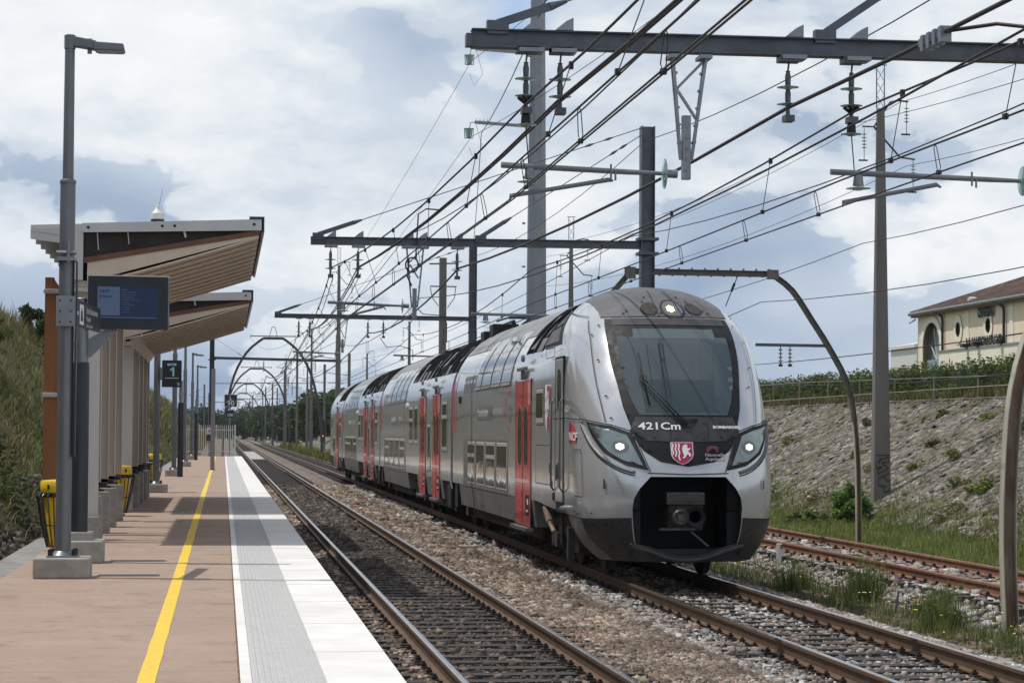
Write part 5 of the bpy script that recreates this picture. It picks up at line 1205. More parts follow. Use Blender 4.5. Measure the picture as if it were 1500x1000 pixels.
def tie(parent, p0, p1, th=.03, arm=.5):
    p0, p1 = Vector(p0), Vector(p1); d = (p1-p0).normalized(); m = M()
    m.bar(p0, p0+d*arm, .05, .09); m.box(p0.x-.12, p0.x+.12, p0.y-.06, p0.y+.06, p0.z-.12, p0.z+.03); m.tube([p0+d*arm, p0+d*(arm+.2)], [.05, .02]); m.tube([p0+d*arm, p1], .011, 6)
    L = (p1-p0).length
    for q in (.18, .30): m.tube([p1-d*L*q*.5, p1-d*(L*q*.5+.12), p1-d*(L*q*.5+.24)], [.012, .035, .012], 6)
    m.build('tie_rod', mBeam, parent)
# --- portal 1, overhead and close
P1 = thing('overhead_line_portal', 'closest overhead line beam, crossing the top of the picture with glass insulators', 'catenary portal', (9.3, 24.5, 0))
m = M(); m.hbeam((2.66, 24.5, 6.53), (9.7, 24.5, 6.53), .20, .20, .014); m.build('beam', mBeam, P1); M().box(2.60, 2.66, 24.44, 24.6, 6.44, 6.58).build('beam_end', mBeam, P1)
m = M(); m.hbeam((9.85, 24.5, -.6), (9.85, 24.5, 9.2), .28, .30, .02, up=(1, 0, 0)); m.build('post', mBeam, P1)
clips(P1, 24.5, 6.63, (3.32, 3.68, 6.28, 7.02)); tie(P1, (2.95, 24.5, 6.70), (9.7, 24.5, 9.1), arm=.62); tie(P1, (6.65, 24.5, 6.70), (9.7, 24.5, 8.8), arm=.75)
q1 = ins_string((3.28, 24.5, 6.38), P1); q2 = ins_string((3.66, 24.5, 6.38), P1); q3 = ins_string((6.24, 24.5, 6.36), P1); q4 = ins_string((6.97, 24.5, 6.36), P1)
for q in (q1, q4):
    ii = M().lathe((q[0], q[1], q[2]+.0), [(.02, .0), (.05, -.03), (.055, -.12), (.03, -.14)], 10).tube([(q[0], q[1], q[2]-.14), (q[0]+.04, q[1], q[2]-.62)], .007, 5).build('insulator_string', mDark, P1); d = M(); disc(d, (q[0], q[1], q[2]-.13), .12); d.build('glass_disc', mGreenGlass, ii, smooth='auto')
    m = M()
    for k in range(6): a = k*1.05; m.bar((q[0], q[1], q[2]+.10), (q[0]+.09*math.cos(a), q[1]+.09*math.sin(a), q[2]+.17), .025, .03)
    m.build('arcing_clamp', mDark, P1)
bracket(4.93, 5.27, 5.07, 24.5, 6.40, 5.02, 5.73, P1); cantilever(4.97, 3.0, 24.5, 5.11, P1, (4.20, 5.0, 3.10, 4.80))
M().bar((9.1, 24.5, 5.08), (9.75, 24.5, 5.08), .04, .04).build('hinge', mSteel, P1); cantilever(9.1, 6.72, 24.5, 5.11, P1, (7.95, 5.02, 6.86, 4.80))
# --- portal 2
P2 = thing('overhead_line_portal', 'second overhead line portal, its blue-grey post rising behind the train cab roof', 'catenary portal', (9.15, 48.5, 0))
m = M(); m.hbeam((1.82, 48.5, 6.30), (9.05, 48.5, 6.32), .18, .17, .014); m.build('beam', mBeam, P2)
m = M(); m.hbeam((9.17, 48.5, -.5), (9.17, 48.5, 8.93), .30, .30, .02, up=(1, 0, 0)); m.box(8.95, 9.4, 48.3, 48.7, 6.42, 6.48).box(8.95, 9.4, 48.3, 48.7, 6.10, 6.16); m.build('post', mBeam, P2)
clips(P2, 48.5, 6.38, (2.26, 2.85, 3.93, 4.23, 5.0), .17); tie(P2, (1.98, 48.5, 6.44), (9.05, 48.5, 8.9), arm=.8); tie(P2, (5.50, 48.5, 6.44), (9.05, 48.5, 8.75), arm=.6)
for x in (2.26, 2.85, 5.0): ins_string((x, 48.5, 6.18), P2)
bracket(3.91, 4.24, 4.07, 48.5, 6.22, 4.64, 5.3, P2); cantilever(3.95, 2.2, 48.5, 4.95, P2, (3.4, 4.9, 2.6, 4.68)); cantilever(9.0, 5.3, 48.5, 4.74, P2, (7.9, 4.72, 6.6, 4.70))
# cable loop hanging below the beam
m = M(); pts = [(4.62, 48.4, 7.0), (4.3, 48.4, 7.02), (4.13, 48.4, 6.9), (4.10, 48.4, 6.3), (4.08, 48.4, 5.95)]
for k in range(26): a = k/26*4*math.pi; pts.append((4.0+.14*math.sin(a), 48.4-.03*k/26, 5.80+.16*math.cos(a)))
pts += [(3.9, 48.4, 5.55), (4.0, 48.4, 5.35)]
m.tube(pts, .018, 6); m.build('cable_loop', mWire, P2, smooth=True)
# --- portal 3
P3 = thing('overhead_line_portal', 'third overhead line portal, small beam above the middle coaches of the train', 'catenary portal', (9.15, 83, 0))
m = M(); m.hbeam((1.82, 83, 6.44), (9.0, 83, 6.40), .18, .16, .014); m.build('beam', mBeam, P3); m = M(); m.hbeam((9.13, 83, -.5), (9.13, 83, 9.17), .30, .28, .02, up=(1, 0, 0)); m.build('post', mBeam, P3)
for x in (2.72, 3.12, 5.26, 5.83): ins_string((x, 83, 6.33), P3)
bracket(4.2, 4.48, 4.32, 83, 6.35, 5.1, 5.6, P3); tie(P3, (1.95, 83, 6.56), (9.0, 83, 9.1), arm=.7); cantilever(4.2, 2.5, 83, 5.1, P3, (3.6, 5.0, 2.7, 4.75)); cantilever(9., 6.2, 83, 5.0, P3, (8, 4.95, 6.8, 4.7))
# --- portal 4 with a left-hand post behind the fence
P4 = thing('overhead_line_portal', 'wide far portal with a dark left post behind the white platform fence', 'catenary portal', (-.9, 172, 0))
m = M(); m.hbeam((-.75, 172, 7.72), (8.9, 172, 7.58), .2, .2, .014); m.build('beam', mBeam, P4); m = M(); m.hbeam((-.9, 172, -.5), (-.9, 172, 9.5), .42, .36, .03, up=(1, 0, 0)); m.box(-1.2, -.6, 171.8, 172.2, 7.55, 7.62); m.build('post', mBlackPaint, P4)
for x in (3.0, 6.9): ins_string((x, 172, 7.6), P4, 3)
bracket(4.6, 5.1, 4.85, 172, 7.6, 5.6, 6.4, P4); tie(P4, (-.85, 172, 9.3), (1.5, 172, 7.8), arm=.1)
# --- wires
def wire(name, label, cat, pts, r, sag=.25, group=None, twin=0, drop=None):
    P = []
    for a, b in zip(pts, pts[1:]):
        a, b = Vector(a), Vector(b); L = (b-a).length; k = max(2, int(L/4)); s_ = sag*min(1, (L/50)**2)
        for i in range(k): t = i/k; p = a.lerp(b, t); p.z -= 4*s_*t*(1-t); P.append(p)
    P.append(Vector(pts[-1])); m = M()
    if twin:
        for s in (-1, 1): m.tube([p+Vector((s*twin, 0, s*.01)) for p in P], r, 6)
    else: m.tube(P, r, 6)
    o = tag(m.build(name, mWire, None, smooth=True), label, cat, group); return o, P
def zat(P, y):
    for a, b in zip(P, P[1:]):
        if a.y <= y <= b.y: t = (y-a.y)/max(1e-6, b.y-a.y); return a.lerp(b, t)
    return P[-1]
def droppers(parent, Pu, Pl, ys, loop=False):
    for y in ys:
        m = M(); a, b = zat(Pu, y), zat(Pl, y)
        if loop: m.tube([a, a+Vector((.015, 0, -.04)), b+Vector((.02, 0, .05)), b, b+Vector((-.02, 0, .05)), a+Vector((-.015, 0, -.04)), a], .0045, 4); m.box(b.x-.02, b.x+.02, b.y-.03, b.y+.03, b.z-.02, b.z+.02)
        else: m.tube([a, b], .005, 4); m.box(a.x-.02, a.x+.02, a.y-.03, a.y+.03, a.z-.05, a.z+.02); m.box(b.x-.02, b.x+.02, b.y-.03, b.y+.03, b.z-.02, b.z+.03)
        m.build('dropper', mWire, parent)
Y0 = 3.
far = [(172, 0), (240, 0), (310, 0)]
def run(x0, z0, p1, p2, p3, z4, x4, dz=0): return [(x0, Y0, z0), p1, p2, p3, (x4, 172, z4), (x4, 240, z4), (x4, 330, z4), (x4, 420, z4)]
gw = 'overhead wires above the tracks'
cw1, c1 = wire('contact_wire', 'paired contact wires low over the platform track', 'overhead wire', run(2.75, 4.55, (3.10, 24.5, 4.75), (2.62, 48.5, 4.65), (2.8, 83, 4.70), 4.8, 2.9), .0085, .0, gw, .028)
ax1, a1_ = wire('auxiliary_wire', 'thin auxiliary wire just above the contact wires of the platform track', 'overhead wire', run(2.85, 4.85, (3.05, 24.5, 5.06), (2.65, 48.5, 4.93), (2.8, 83, 5.05), 5.1, 2.9), .010, .10, gw)
ms1, m1 = wire('messenger_wire', 'messenger wire held by the leftmost insulators over the platform track', 'overhead wire', run(3.15, 5.75, (3.25, 24.5, 5.80), (2.28, 48.5, 5.73), (2.7, 83, 5.82), 6.2, 2.9), .013, 1.0, gw)
tw1, t1 = wire('feeder_cable', 'thick double feeder cable held by the second insulator from the left of the closest beam', 'overhead cable', run(3.6, 5.75, (3.64, 24.5, 5.86), (2.87, 48.5, 5.75), (3.12, 83, 5.95), 6.4, 3.2), .0155, .75, gw, .030)
f3, t3 = wire('feeder_cable', 'thickest single feeder cable rising to the upper right corner over the cab', 'overhead cable', run(6.2, 5.75, (6.23, 24.5, 5.85), (5.02, 48.5, 5.75), (5.26, 83, 5.83), 6.4, 5.4), .0215, .75, gw)
cw2, c2 = wire('contact_wire', 'paired contact wires low above the train roof and right edge', 'overhead wire', run(6.7, 4.62, (6.86, 24.5, 4.76), (6.6, 48.5, 4.72), (6.9, 83, 4.72), 4.8, 6.75), .0085, .0, gw, .028)
ax2, a2_ = wire('auxiliary_wire', 'thin auxiliary wire just above the contact wires of the train', 'overhead wire', run(6.7, 4.92, (6.82, 24.5, 5.04), (6.6, 48.5, 5.0), (6.9, 83, 5.02), 5.1, 6.75), .010, .10, gw)
ms2, m2 = wire('messenger_wire', 'messenger wire above the train, held by the rightmost insulator of the closest beam', 'overhead wire', run(6.9, 5.75, (6.94, 24.5, 5.80), (6.62, 48.5, 5.75), (6.9, 83, 5.8), 6.2, 6.75), .012, .85, gw)
droppers(ms1, m1, a1_, [13, 17, 21, 28, 32.5, 37, 41.5, 45.5, 52, 58, 64, 70, 76, 90, 100, 110]); droppers(ax1, a1_, c1, [15, 19, 23, 26.5, 30, 34, 38, 42, 46, 54, 62, 70, 78, 88], True)
droppers(ms2, m2, a2_, [19, 22.5, 28, 34, 40, 45, 54, 62, 70, 78]); droppers(ax2, a2_, c2, [17.5, 21, 25.5, 29, 33, 37, 41, 45, 52, 60, 68], True)
m = M()
p = t3[[i for i, q in enumerate(t3) if q.y > 18][0]]; pz = zat(t3, 19.2)
m.bar(zat(t3, 18.9), zat(t3, 19.6), .07, .07)
for k in range(4): q = zat(t3, 18.95+k*.17); m.box(q.x-.05, q.x+.05, q.y-.04, q.y+.04, q.z-.09, q.z+.05)
m.build('cable_clamp', mSteel, f3); q = zat(t3, 18.9); M().tube([q, q+Vector((.35, -.3, .02)), q+Vector((.9, -.9, -.15)), q+Vector((1.6, -1.5, -.6))], .018, 6).build('branch_cable', mWire, f3, smooth=True)
for (nm, pts, lab) in (('link_cable', [(5.3, 62, 5.6), (5.42, 61.8, 5.45), (5.9, 61.5, 5.4), (6.05, 61.5, 5.2), (6.05, 61.5, 4.4)], 'short curved link cable hanging above the second coach'),
                       ('link_cable', [(5.55, 81, 5.6), (5.8, 81, 5.25), (6.3, 81, 5.3), (6.75, 81, 5.15), (6.75, 81, 4.6)], 'curved link cable hanging beside the third portal')):
    tag(M().tube([Vector(a).lerp(Vector(b), t/3) for a, b in zip(pts, pts[1:]) for t in range(3)], .014, 6).build(nm, mWire, None, smooth=True), lab, 'overhead cable', gw)
# thin wires strung on other masts
thin = [((3.9, 0, 6.6), (3.9, 48.5, 6.45), (4.1, 172, 7.6), 'thin return wire running over the tops of the portal beams'), ((8.6, 0, 6.7), (8.8, 48.5, 6.5), (8.5, 172, 7.6), 'thin wire close to the blue-grey portal post'),
        ((2.0, 0, 8.2), (5.5, 48.5, 8.7), (9.1, 83, 8.9), 'thin wire slanting from the top of the picture to the third portal post'), ((7.9, 0, 7.9), (9.1, 48.5, 8.6), (9.1, 83, 8.7), 'thin wire joining the tops of the portal posts'),
        ((5.0, 0, 5.3), (4.2, 48.5, 5.1), (4.3, 83, 5.4), 'thin wire linking the drop brackets of the portals'), ((14.5, 0, 8.6), (18.4, 64.8, 11.4), (15.6, 106, 11.2), 'thin wire between the two masts with bent arms'),
        ((2.3, 48.5, 5.5), (3.0, 83, 5.9), (2.2, 188, 9.9), 'thin wire climbing to the left insulator of the nearest arch'), ((2.9, 48.5, 5.6), (3.3, 83, 6.0), (5.8, 188, 9.9), 'thin wire climbing to the right insulator of the nearest arch'),
        ((10.4, 0, 13.4), (8.35, 77, 15.0), (9, 240, 14.5), 'thin power line to the upper insulator arm of the tall pylon'), ((9.6, 0, 10.6), (8.4, 77, 12.4), (9, 240, 12.), 'thin power line to the lower insulator arm of the tall pylon'),
        ((13.5, 0, 9.4), (19.9, 64.8, 12.1), (17.4, 125, 12.), 'thin wire to the upper arm of the tall concrete mast'), ((13.2, 0, 8.0), (20.1, 64.8, 10.2), (17.4, 125, 10.4), 'thin wire to the lower arm of the tall concrete mast'),
        ((11.2, 0, 7.2), (13.9, 48, 6.4), (12.6, 110, 7.4), 'thin messenger wire over the rusty track'), ((11.8, 0, 6.0), (12.1, 50, 5.2), (12.1, 110, 5.4), 'thin contact wire over the rusty track')]
for a, b, c_, lab in thin: wire('power_line', lab, 'power line', [a, b, c_], .009, .8, 'thin power lines')
# ---------------------------------------------------------------- masts
mGlassD = mGreenGlass
def hv_mast(x, y, h, label, lattice=True, w_=.42, lean=0.):
    t = thing('concrete_mast', label, 'mast', (x, y, -.3), 0, 'concrete line masts beside the tracks')
    a, b = w_/2, w_*.2; z0, z1 = -.6, h-1.3
    P = lambda hw, z: [(x-hw, y-hw*.7, z), (x+hw, y-hw*.7, z), (x+hw, y+hw*.7, z), (x-hw, y+hw*.7, z)]
    M().hexa(P(a, z0)+P(b, z1)).build('mast', mConcMast, t, bevel=.02)
    m = M()
    for s in (-1, 1): m.bar((x+s*.12, y, z1), (x+s*.12, y, h), .03, .03)
    for k in range(3): m.bar((x-.12, y, z1+k*.4), (x+.12, y, z1+(k+1)*.4), .015, .015); m.bar((x+.12, y, z1+k*.4), (x-.12, y, z1+(k+1)*.4), .015, .015)
    m.bar((x-.2, y, h), (x+.2, y, h), .03, .03); m.build('lattice_top', mSteel, t)
    m = M(); zz = h-1.1
    m.tube([(x-.55, y, zz-.75), (x-.2, y, zz-.75), (x+.3, y, zz), (x+.55, y, zz+.05), (x+.85, y, zz+.02)], .03, 6); m.tube([(x-.2, y, zz-.75), (x+.1, y, zz-1.1), (x+.6, y, zz-1.65), (x+1.05, y, zz-1.7)], .03, 6); m.build('wire_arm', mBeam, t)
    for (cx, cz) in ((x+.80, zz), (x+1.0, zz-1.72), (x-.5, zz-.8)):
        d = M(); q = M(); q.cyl((cx, y, cz), (cx, y, cz-.95), .01, .01, 5).box(cx-.16, cx+.1, y-.04, y+.04, cz-.98, cz-.94)
        for k in range(5): disc(d, (cx, y, cz-.18-k*.1), .085, t=.02)
        q.build('insulator', mDark, t); d.build('insulator_glass', mGreenGlass, t, smooth='auto')
    return t
MB = hv_mast(19.3, 64.8, 13.2, 'tall concrete mast with graffiti at its foot in front of the stone embankment', w_=.55)
# graffiti at the foot: black outlined strokes
m = M(); yy = 64.8-.20
for ln in ([(-.12, .8), (.13, .95), (.15, .78), (-.02, .74), (.14, .55), (-.12, .35), (-.1, .52), (-.02, .58)], [(-.14, .8), (-.13, .55), (-.02, .62)], [(-.1, .2), (.02, .28), (.12, .1), (.18, .16), (.17, -.2), (.04, -.28), (.02, -.1), (-.1, -.02), (-.1, .2)], [(.02, .28), (.16, .4)], [(.0, -.02), (.1, -.1)], [(-.16, 1.0), (.16, 1.02)], [(-.05, .9), (-.08, .7)]):
    for a, b in zip(ln, ln[1:]): m.bar((19.3+a[0]*1.3, yy-.006, .75+a[1]*.85), (19.3+b[0]*1.3, yy-.006, .75+b[1]*.85), .008, .024)
m.build('graffiti', mBlack, MB)
hv_mast(16.37, 106, 12.5, 'thin mast with bent insulator arms rising behind the front of the train')
hv_mast(8.64, 172, 16.2, 'concrete mast rising above the rear coaches, at the end of the wide portal', w_=.5)
hv_mast(9.3, 242, 14.4, 'slim concrete mast standing just left of the train tail')
hv_mast(11.0, 300, 12.6, 'distant concrete mast by the dark trees')
hv_mast(14.96, 183, 12.5, 'small mast seen between the second and third portals')
hv_mast(16.26, 258, 12.5, 'smallest mast with arms above the last coach')
hv_mast(9.5, 350, 14, 'farthest pale mast beside the yellowish verge', w_=.5)
for i, (x, y, h) in enumerate(((10.2, 205, 11), (12.4, 225, 10), (9.0, 280, 12), (8.8, 330, 11), (-3.2, 380, 10), (-3.0, 470, 10), (9.0, 420, 11), (9.2, 500, 12), (11.6, 262, 10), (9.6, 560, 12), (-2.8, 560, 10), (10.8, 460, 11), (7.9, 620, 12))):
    t = thing('steel_mast', 'one of the distant plain masts crowding round the tracks', 'mast', (x, y, 0), 0, 'distant plain masts')
    M().bar((x, y, -.3), (x, y, h), .28, .3).build('mast', mConcMast, t); M().bar((x, y, h-2.2), (x-2.6, y, h-1.9), .06, .06).bar((x, y, h-.6), (x-2.6, y, h-1.9), .04, .04).bar((x-.8, y, h-4.4), (x+.6, y, h-4.4), .05, .05).build('arm', mBeam, t)
# pole with two crossarms
t = thing('crossarm_pole', 'brown concrete pole with two short crossarms behind the coaches', 'pole', (10.62, 110, -.3))
M().bar((10.62, 110, -.5), (10.62, 110, 10.75), .34, .34).build('pole', mConcMast, t); M().bar((9.95, 110, 10.45), (11.4, 110, 10.5), .07, .07).bar((10.0, 110, 9.35), (11.3, 110, 9.35), .06, .06).tube([(10.0, 110, 9.3), (10.1, 110, 8.8), (10.4, 110, 8.4)], .02).tube([(11.25, 110, 9.3), (11.2, 110, 8.8), (10.85, 110, 8.3)], .02).build('crossarm', mBeam, t)
d = M(); [disc(d, (xx, 110, 10.25-k*.1), .1) for xx in (11.2, 11.35) for k in range(2)]; d.build('insulator_glass', mGreenGlass, t)
# tall tapered pylon
t = thing('steel_pylon', 'tall tapered galvanised pylon running out of the top of the picture behind the train', 'pylon', (10.65, 77, -.3))
def ngon(r, z, n=8): return [(10.68+r*math.cos(2*math.pi*(k+.5)/n), 77+r*math.sin(2*math.pi*(k+.5)/n), z) for k in range(n)]
m = M(); m.v += ngon(.42, -.4)+ngon(.24, 19.5); [m.face((k, (k+1) % 8, 8+(k+1) % 8, 8+k)) for k in range(8)]; m.build('shaft', mSteel, t, fixn=True)
for z, zl in ((15.35, 15.45), (12.8, 12.9)):
    a = M().bar((10.4, 77, z), (8.5, 77, zl), .09, .10).tube([(8.5, 77, zl), (8.35, 77, zl-.02), (8.33, 77, zl-.2)], .015).tube([(8.55, 77, zl-.1), (8.75, 76.8, zl-.9), (8.45, 76.9, zl-1.3), (8.3, 76.9, zl-.9)], .008, 5).box(10.3, 10.5, 76.9, 77.1, z-.12, z+.12).build('insulator_arm', mSteel, t)
    d = M(); [disc(d, (8.55+k*.13, 77, zl+.02), .12, 'x', .03) for k in range(4)]; d.lathe((8.3, 77, zl-.55), [(.06, 0), (.10, .02), (.14, .30), (.16, .32)], 12); d.build('insulator_glass', mGreenGlass, a, smooth='auto')
    M().cyl((8.3, 77, zl-.55), (8.3, 77, zl-.2), .03).tube([(8.16, 77, zl-.56), (8.14, 77, zl-.22), (8.46, 77, zl-.22), (8.44, 77, zl-.56), (8.16, 77, zl-.56)], .015).build('insulator_frame', mBlackPaint, a)
m = M(); [m.box(10.2-.02, 10.28, 76.95, 77.05, z, z+.06) for z in (4.6, 6.2, 7.9, 9.4, 11.)]; m.build('step_bolt', mSteel, t)
# ---------------------------------------------------------------- arches over the tracks
mArch = mat('pale_rusting_arch', (.44, .42, .34), .75, .1, .2, 2.5, .15, 20, dirt=(.13, .055, .03), dscale=2.2, streak=True)
mArchTop = mat('lichened_dark_arch', (.135, .135, .118), .8, .1, .3, 5, .2, 20, dirt=(.22, .19, .14))
mArchD = mat('grey_far_arch', (.12, .12, .12), .7, .2, .15, 2)
mRustWeb = mat('flaking_rust_web', (.15, .085, .055), .85, .1, .35, 4, .3, 20, dirt=(.34, .31, .25), dscale=2.5, streak=True)
def bent(m, pts, wd, dp, web=None):
    """continuous H section swept through points that all lie in one x-z plane"""
    pts = [Vector(q) for q in pts]; n = len(pts); nr = []
    for i in range(n): d = (pts[min(i+1, n-1)]-pts[max(i-1, 0)]).normalized(); nr.append(Vector((-d.z, 0, d.x)))
    for (a, b, c, e) in ((-dp/2, -dp/2+.014, -wd/2, wd/2), (dp/2-.014, dp/2, -wd/2, wd/2), (-dp/2+.014, dp/2-.014, -.01, .01)):
        if web is not None and a == -dp/2+.014: m = web
        b0 = len(m.v)
        for p, k in zip(pts, nr):
            for (u, v) in ((a, c), (b, c), (b, e), (a, e)): m.v.append(tuple(p+k*u+Vector((0, v, 0))))
        for i in range(n-1):
            for q in range(4): m.face((b0+i*4+q, b0+i*4+(q+1) % 4, b0+(i+1)*4+(q+1) % 4, b0+(i+1)*4+q))
        m.face((b0, b0+1, b0+2, b0+3)); m.face([b0+(n-1)*4+q for q in range(4)])
def arch3(xl, xr, y, label, full=True, ztop=5.95):
    t = thing('steel_arch', label, 'steel arch', ((xl+xr)/2, y, 0)); m = M(); w_ = xr-xl
    right = [(xr, -.4), (xr-.02, 1.3), (xr-.10, 2.5), (xr-.30, 3.45), (xr-.72, 4.25), (xr-1.14, 4.9), (xr-1.62, 5.6), (xr-2.1, 5.97)]
    r_ = smooth_open(right); wb = M(); bent(m, [(x, y, z) for x, z in r_ if z < 2.6], .13, .12, wb); wb.build('web', mRustWeb, t); m2 = M(); bent(m2, [(x, y, z) for x, z in r_ if z > 2.3], .13, .12); m2.build('arch', mArchTop, t)
    if full:
        left = [(xl, -.4), (xl+.02, 1.3), (xl+.10, 2.5), (xl+.30, 3.45), (xl+.72, 4.25), (xl+1.14, 4.9), (xl+1.62, 5.6), (xl+2.1, 5.97)]; bent(m, [(x, y, z) for x, z in smooth_open(left)], .16, .16)
    o = m.build('leg', mArch, t)
    return t
def smooth_open(p, k=3):
    out = []; n = len(p)
    for i in range(n-1):
        p0, p1, p2, p3 = p[max(i-1, 0)], p[i], p[i+1], p[min(i+2, n-1)]
        for j in range(k):
            t = j/k; out.append(tuple(.5*(2*p1[q]+(p2[q]-p0[q])*t+(2*p0[q]-5*p1[q]+4*p2[q]-p3[q])*t*t+(3*p1[q]-p0[q]-3*p2[q]+p3[q])*t**3) for q in (0, 1)))
    return out+[p[-1]]
A1 = arch3(0, 14.95, 52, 'rust-streaked pale steel arch standing over the far track to the right of the train cab', False)
m = M(); m.hbeam((9.3, 52, 6.0), (12.95, 52, 5.98), .14, .14, .014)
for k in range(22): m.box(9.5+k*.155, 9.53+k*.155, 51.95, 52.05, 6.06 if k % 2 else 5.90, 6.10 if k % 2 else 5.93)
m.build('top_beam', mArchTop, A1)
m = M(); bent(m, [(9.45, 52, 6.0), (8.85, 52, 5.3), (8.62, 52, 4.75), (8.60, 52, -.4)], .13, .13); m.build('arch', mArchTop, A1)
M().box(9.32, 9.55, 51.90, 51.92, 5.82, 6.10).box(12.7, 12.98, 51.90, 51.92, 5.85, 6.08).build('gusset', mArchTop, A1)
M().bar((12.45, 52, 4.31), (14.2, 52, 4.30), .07, .07).build('cross_tube', mBeam, A1)
for x in (13.05, 13.28):
    q = M().cyl((x, 52, 4.28), (x, 52, 3.85), .012, .012, 5).box(x-.04, x+.04, 51.96, 52.04, 3.80, 3.86); i = q.build('insulator', mDark, A1)
    d = M(); [disc(d, (x, 52, 4.2-k*.09), .06) for k in range(4)]; d.build('insulator_disc', mConc, i)
M().tube([(12.0, 52, 5.9), (11.7, 51.9, 5.2)], .012, 5).tube([(11.93, 51.97, 5.75), (11.85, 51.95, 5.56)], .03, 6).build('stay_wire', mWire, A1)
A2 = thing('steel_arch', 'closest rusting arch leg at the right edge of the picture, leaning out of frame', 'steel arch', (10.6, 29.5, 0))
m = M(); left = [(10.6, -.5), (10.56, .6), (10.58, 1.7), (10.68, 2.8), (10.95, 3.7), (11.4, 4.5), (12.0, 5.3), (12.6, 5.9)]; wb = M(); bent(m, [(x, 29.5, z) for x, z in smooth_open(left)], .17, .19, wb); m.build('leg', mArch, A2); wb.build('web', mRustWeb, A2)
m = M(); m.hbeam((12.5, 29.5, 5.92), (14.2, 29.5, 5.92), .16, .17, .014); bent(m, [(14.1, 29.5, 5.92), (15.0, 29.5, 5.0), (15.6, 29.5, 3.5), (15.75, 29.5, -.4)], .16, .16); m.build('top_beam', mArch, A2)
def far_arch(y, label, hw=4.1, h=10.0):
    t = thing('steel_arch', label, 'steel arch', (4.05, y, 0), 0, 'round-topped arches spanning the two main tracks'); m = M(); cx = 4.05
    half = [(hw, -.4), (hw-.05, 2.), (hw-.26, 4.0), (hw-.9, 6.8), (hw-1.9, 8.7), (hw-3.0, 9.7), (hw-3.35, h-.1)]; s = smooth_open(half)
    for sg in (-1, 1): bent(m, [(cx+sg*x, y, z) for x, z in s], .20, .20)
    m.hbeam((cx-.8, y, h-.1), (cx+.8, y, h-.1), .2, .2, .014); m.build('arch', mArchD, t)
    M().bar((cx-1.85, y, h+.08), (cx+1.75, y, h+.08), .09, .09).bar((cx-.35, y, h), (cx-.12, y, h+.85), .05, .05).bar((cx+.35, y, h), (cx+.12, y, h+.85), .05, .05).bar((cx-.12, y, h+.85), (cx+.12, y, h+.85), .05, .05).build('top_bar', mSteel, t)
    d = M(); disc(d, (cx-1.9, y, h+.08), .17, 'x', .05); disc(d, (cx+1.8, y, h+.08), .17, 'x', .05); d.build('insulator_glass', mGreenGlass, t)
    m = M(); m.bar((cx-3.2, y, 6.2), (cx+3.2, y, 6.2), .06, .06)
    for x in (-2.2, -.9, 1.6, 2.8): m.cyl((cx+x, y, 6.2), (cx+x, y, 5.2), .03)
    m.build('span_wire', mBeam, t)
far_arch(188, 'nearest of the tall round arches over the main tracks, with green insulators on its bar')
far_arch(280, 'second tall round arch over the main tracks, framed inside the nearest one'); far_arch(372, 'third round arch over the main tracks, small and far'); far_arch(465, 'fourth round arch over the main tracks, very small'); far_arch(560, 'tiny farthest round arch over the main tracks')
# far signals
t = thing('railway_signal', 'small dark signal with a lit orange lamp right of the tracks beside the train tail', 'signal', (10.1, 235, 0)); M().box(10.0, 10.5, 235, 235.2, 1.2, 3.4).bar((10.25, 235.1, -.4), (10.25, 235.1, 1.3), .12, .12).build('head', mBlackPaint, t); M().cyl((10.2, 234.98, 1.75), (10.2, 234.9, 1.75), .12).build('lamp', mat_emit('lit_orange_signal', (1, .2, .05), 3), t)
t = thing('signal_gantry', 'low pale signal gantry among the dark trees beyond the masts', 'signal gantry', (12, 330, 0)); M().bar((12, 330, -.3), (12, 330, 5.2), .2, .2).bar((17.5, 330, -.3), (17.5, 330, 5.2), .2, .2).bar((11.5, 330, 5.2), (17.8, 330, 5.2), .25, .25).bar((11.5, 330, 6.1), (17.8, 330, 6.1), .06, .06).build('frame', mFence, t)
t = thing('marker_post', 'short white marker post with a red top in the weeds between the tracks', 'marker post', (10.65, 42.5, -.4)); M().box(10.6, 10.69, 42.46, 42.54, -.5, .10).build('post', mWhiteMetal, t, bevel=.006); M().box(10.66, 10.695, 42.45, 42.55, .0, .08).build('cap', mRust, t)
t = thing('marker_stake', 'thin grey stake leaning in the weeds beside the rusty track', 'stake', (10.2, 33.5, -.5)); M().bar((10.2, 33.5, -.55), (10.26, 33.5, -.17), .03, .03).build('stake', mSteel, t)
# stay wires on the left bank
for i, (p, q, lab) in enumerate((((-4.6, 88, 1.6), (-3.6, 92, 3.0), 'pale diagonal stay on the grassy bank beyond the shelters'),)):
    tag(M().bar(p, q, .04, .04).build('stay_rail', mSteel), lab, 'stay')
# ================================================================ right side: railing, building
t = thing('pipe_railing', 'rusty pale pipe railing along the top of the stone embankment', 'railing', (24.4, 60, 3.4))
mPipe = mat('flaking_pale_pipe', (.27, .25, .20), .7, .2, .2, 3, dirt=(.14, .08, .045))
M().tube([(24.3, 46, 3.75), (24.3, 70, 3.78), (24.4, 100, 3.70), (24.4, 160, 3.7)], .024, 6).tube([(24.4, 46, 4.10), (24.4, 70, 4.12), (24.4, 95, 4.42), (24.4, 160, 4.4)], .016, 6).tube([(24.3, 46, 3.42), (24.3, 100, 3.42), (24.3, 160, 3.4)], .014, 5).build('rail', mPipe, t)
g = M(); y = 48
while y < 158: g.bar((24.42, y, 3.2), (24.42, y, 4.10 if y < 70 else 4.15+.3*min(1, (y-70)/25)), .045, .045, (0, 1, 0)); y += 4.6
g.build('post', mPipe, t)
wire('cable', 'long sagging cable crossing low in front of the hedge and the building', 'power line', [(22, 40, 4.5), (24.4, 82, 4.1), (26, 150, 6.2)], .018, .3, 'thin power lines')
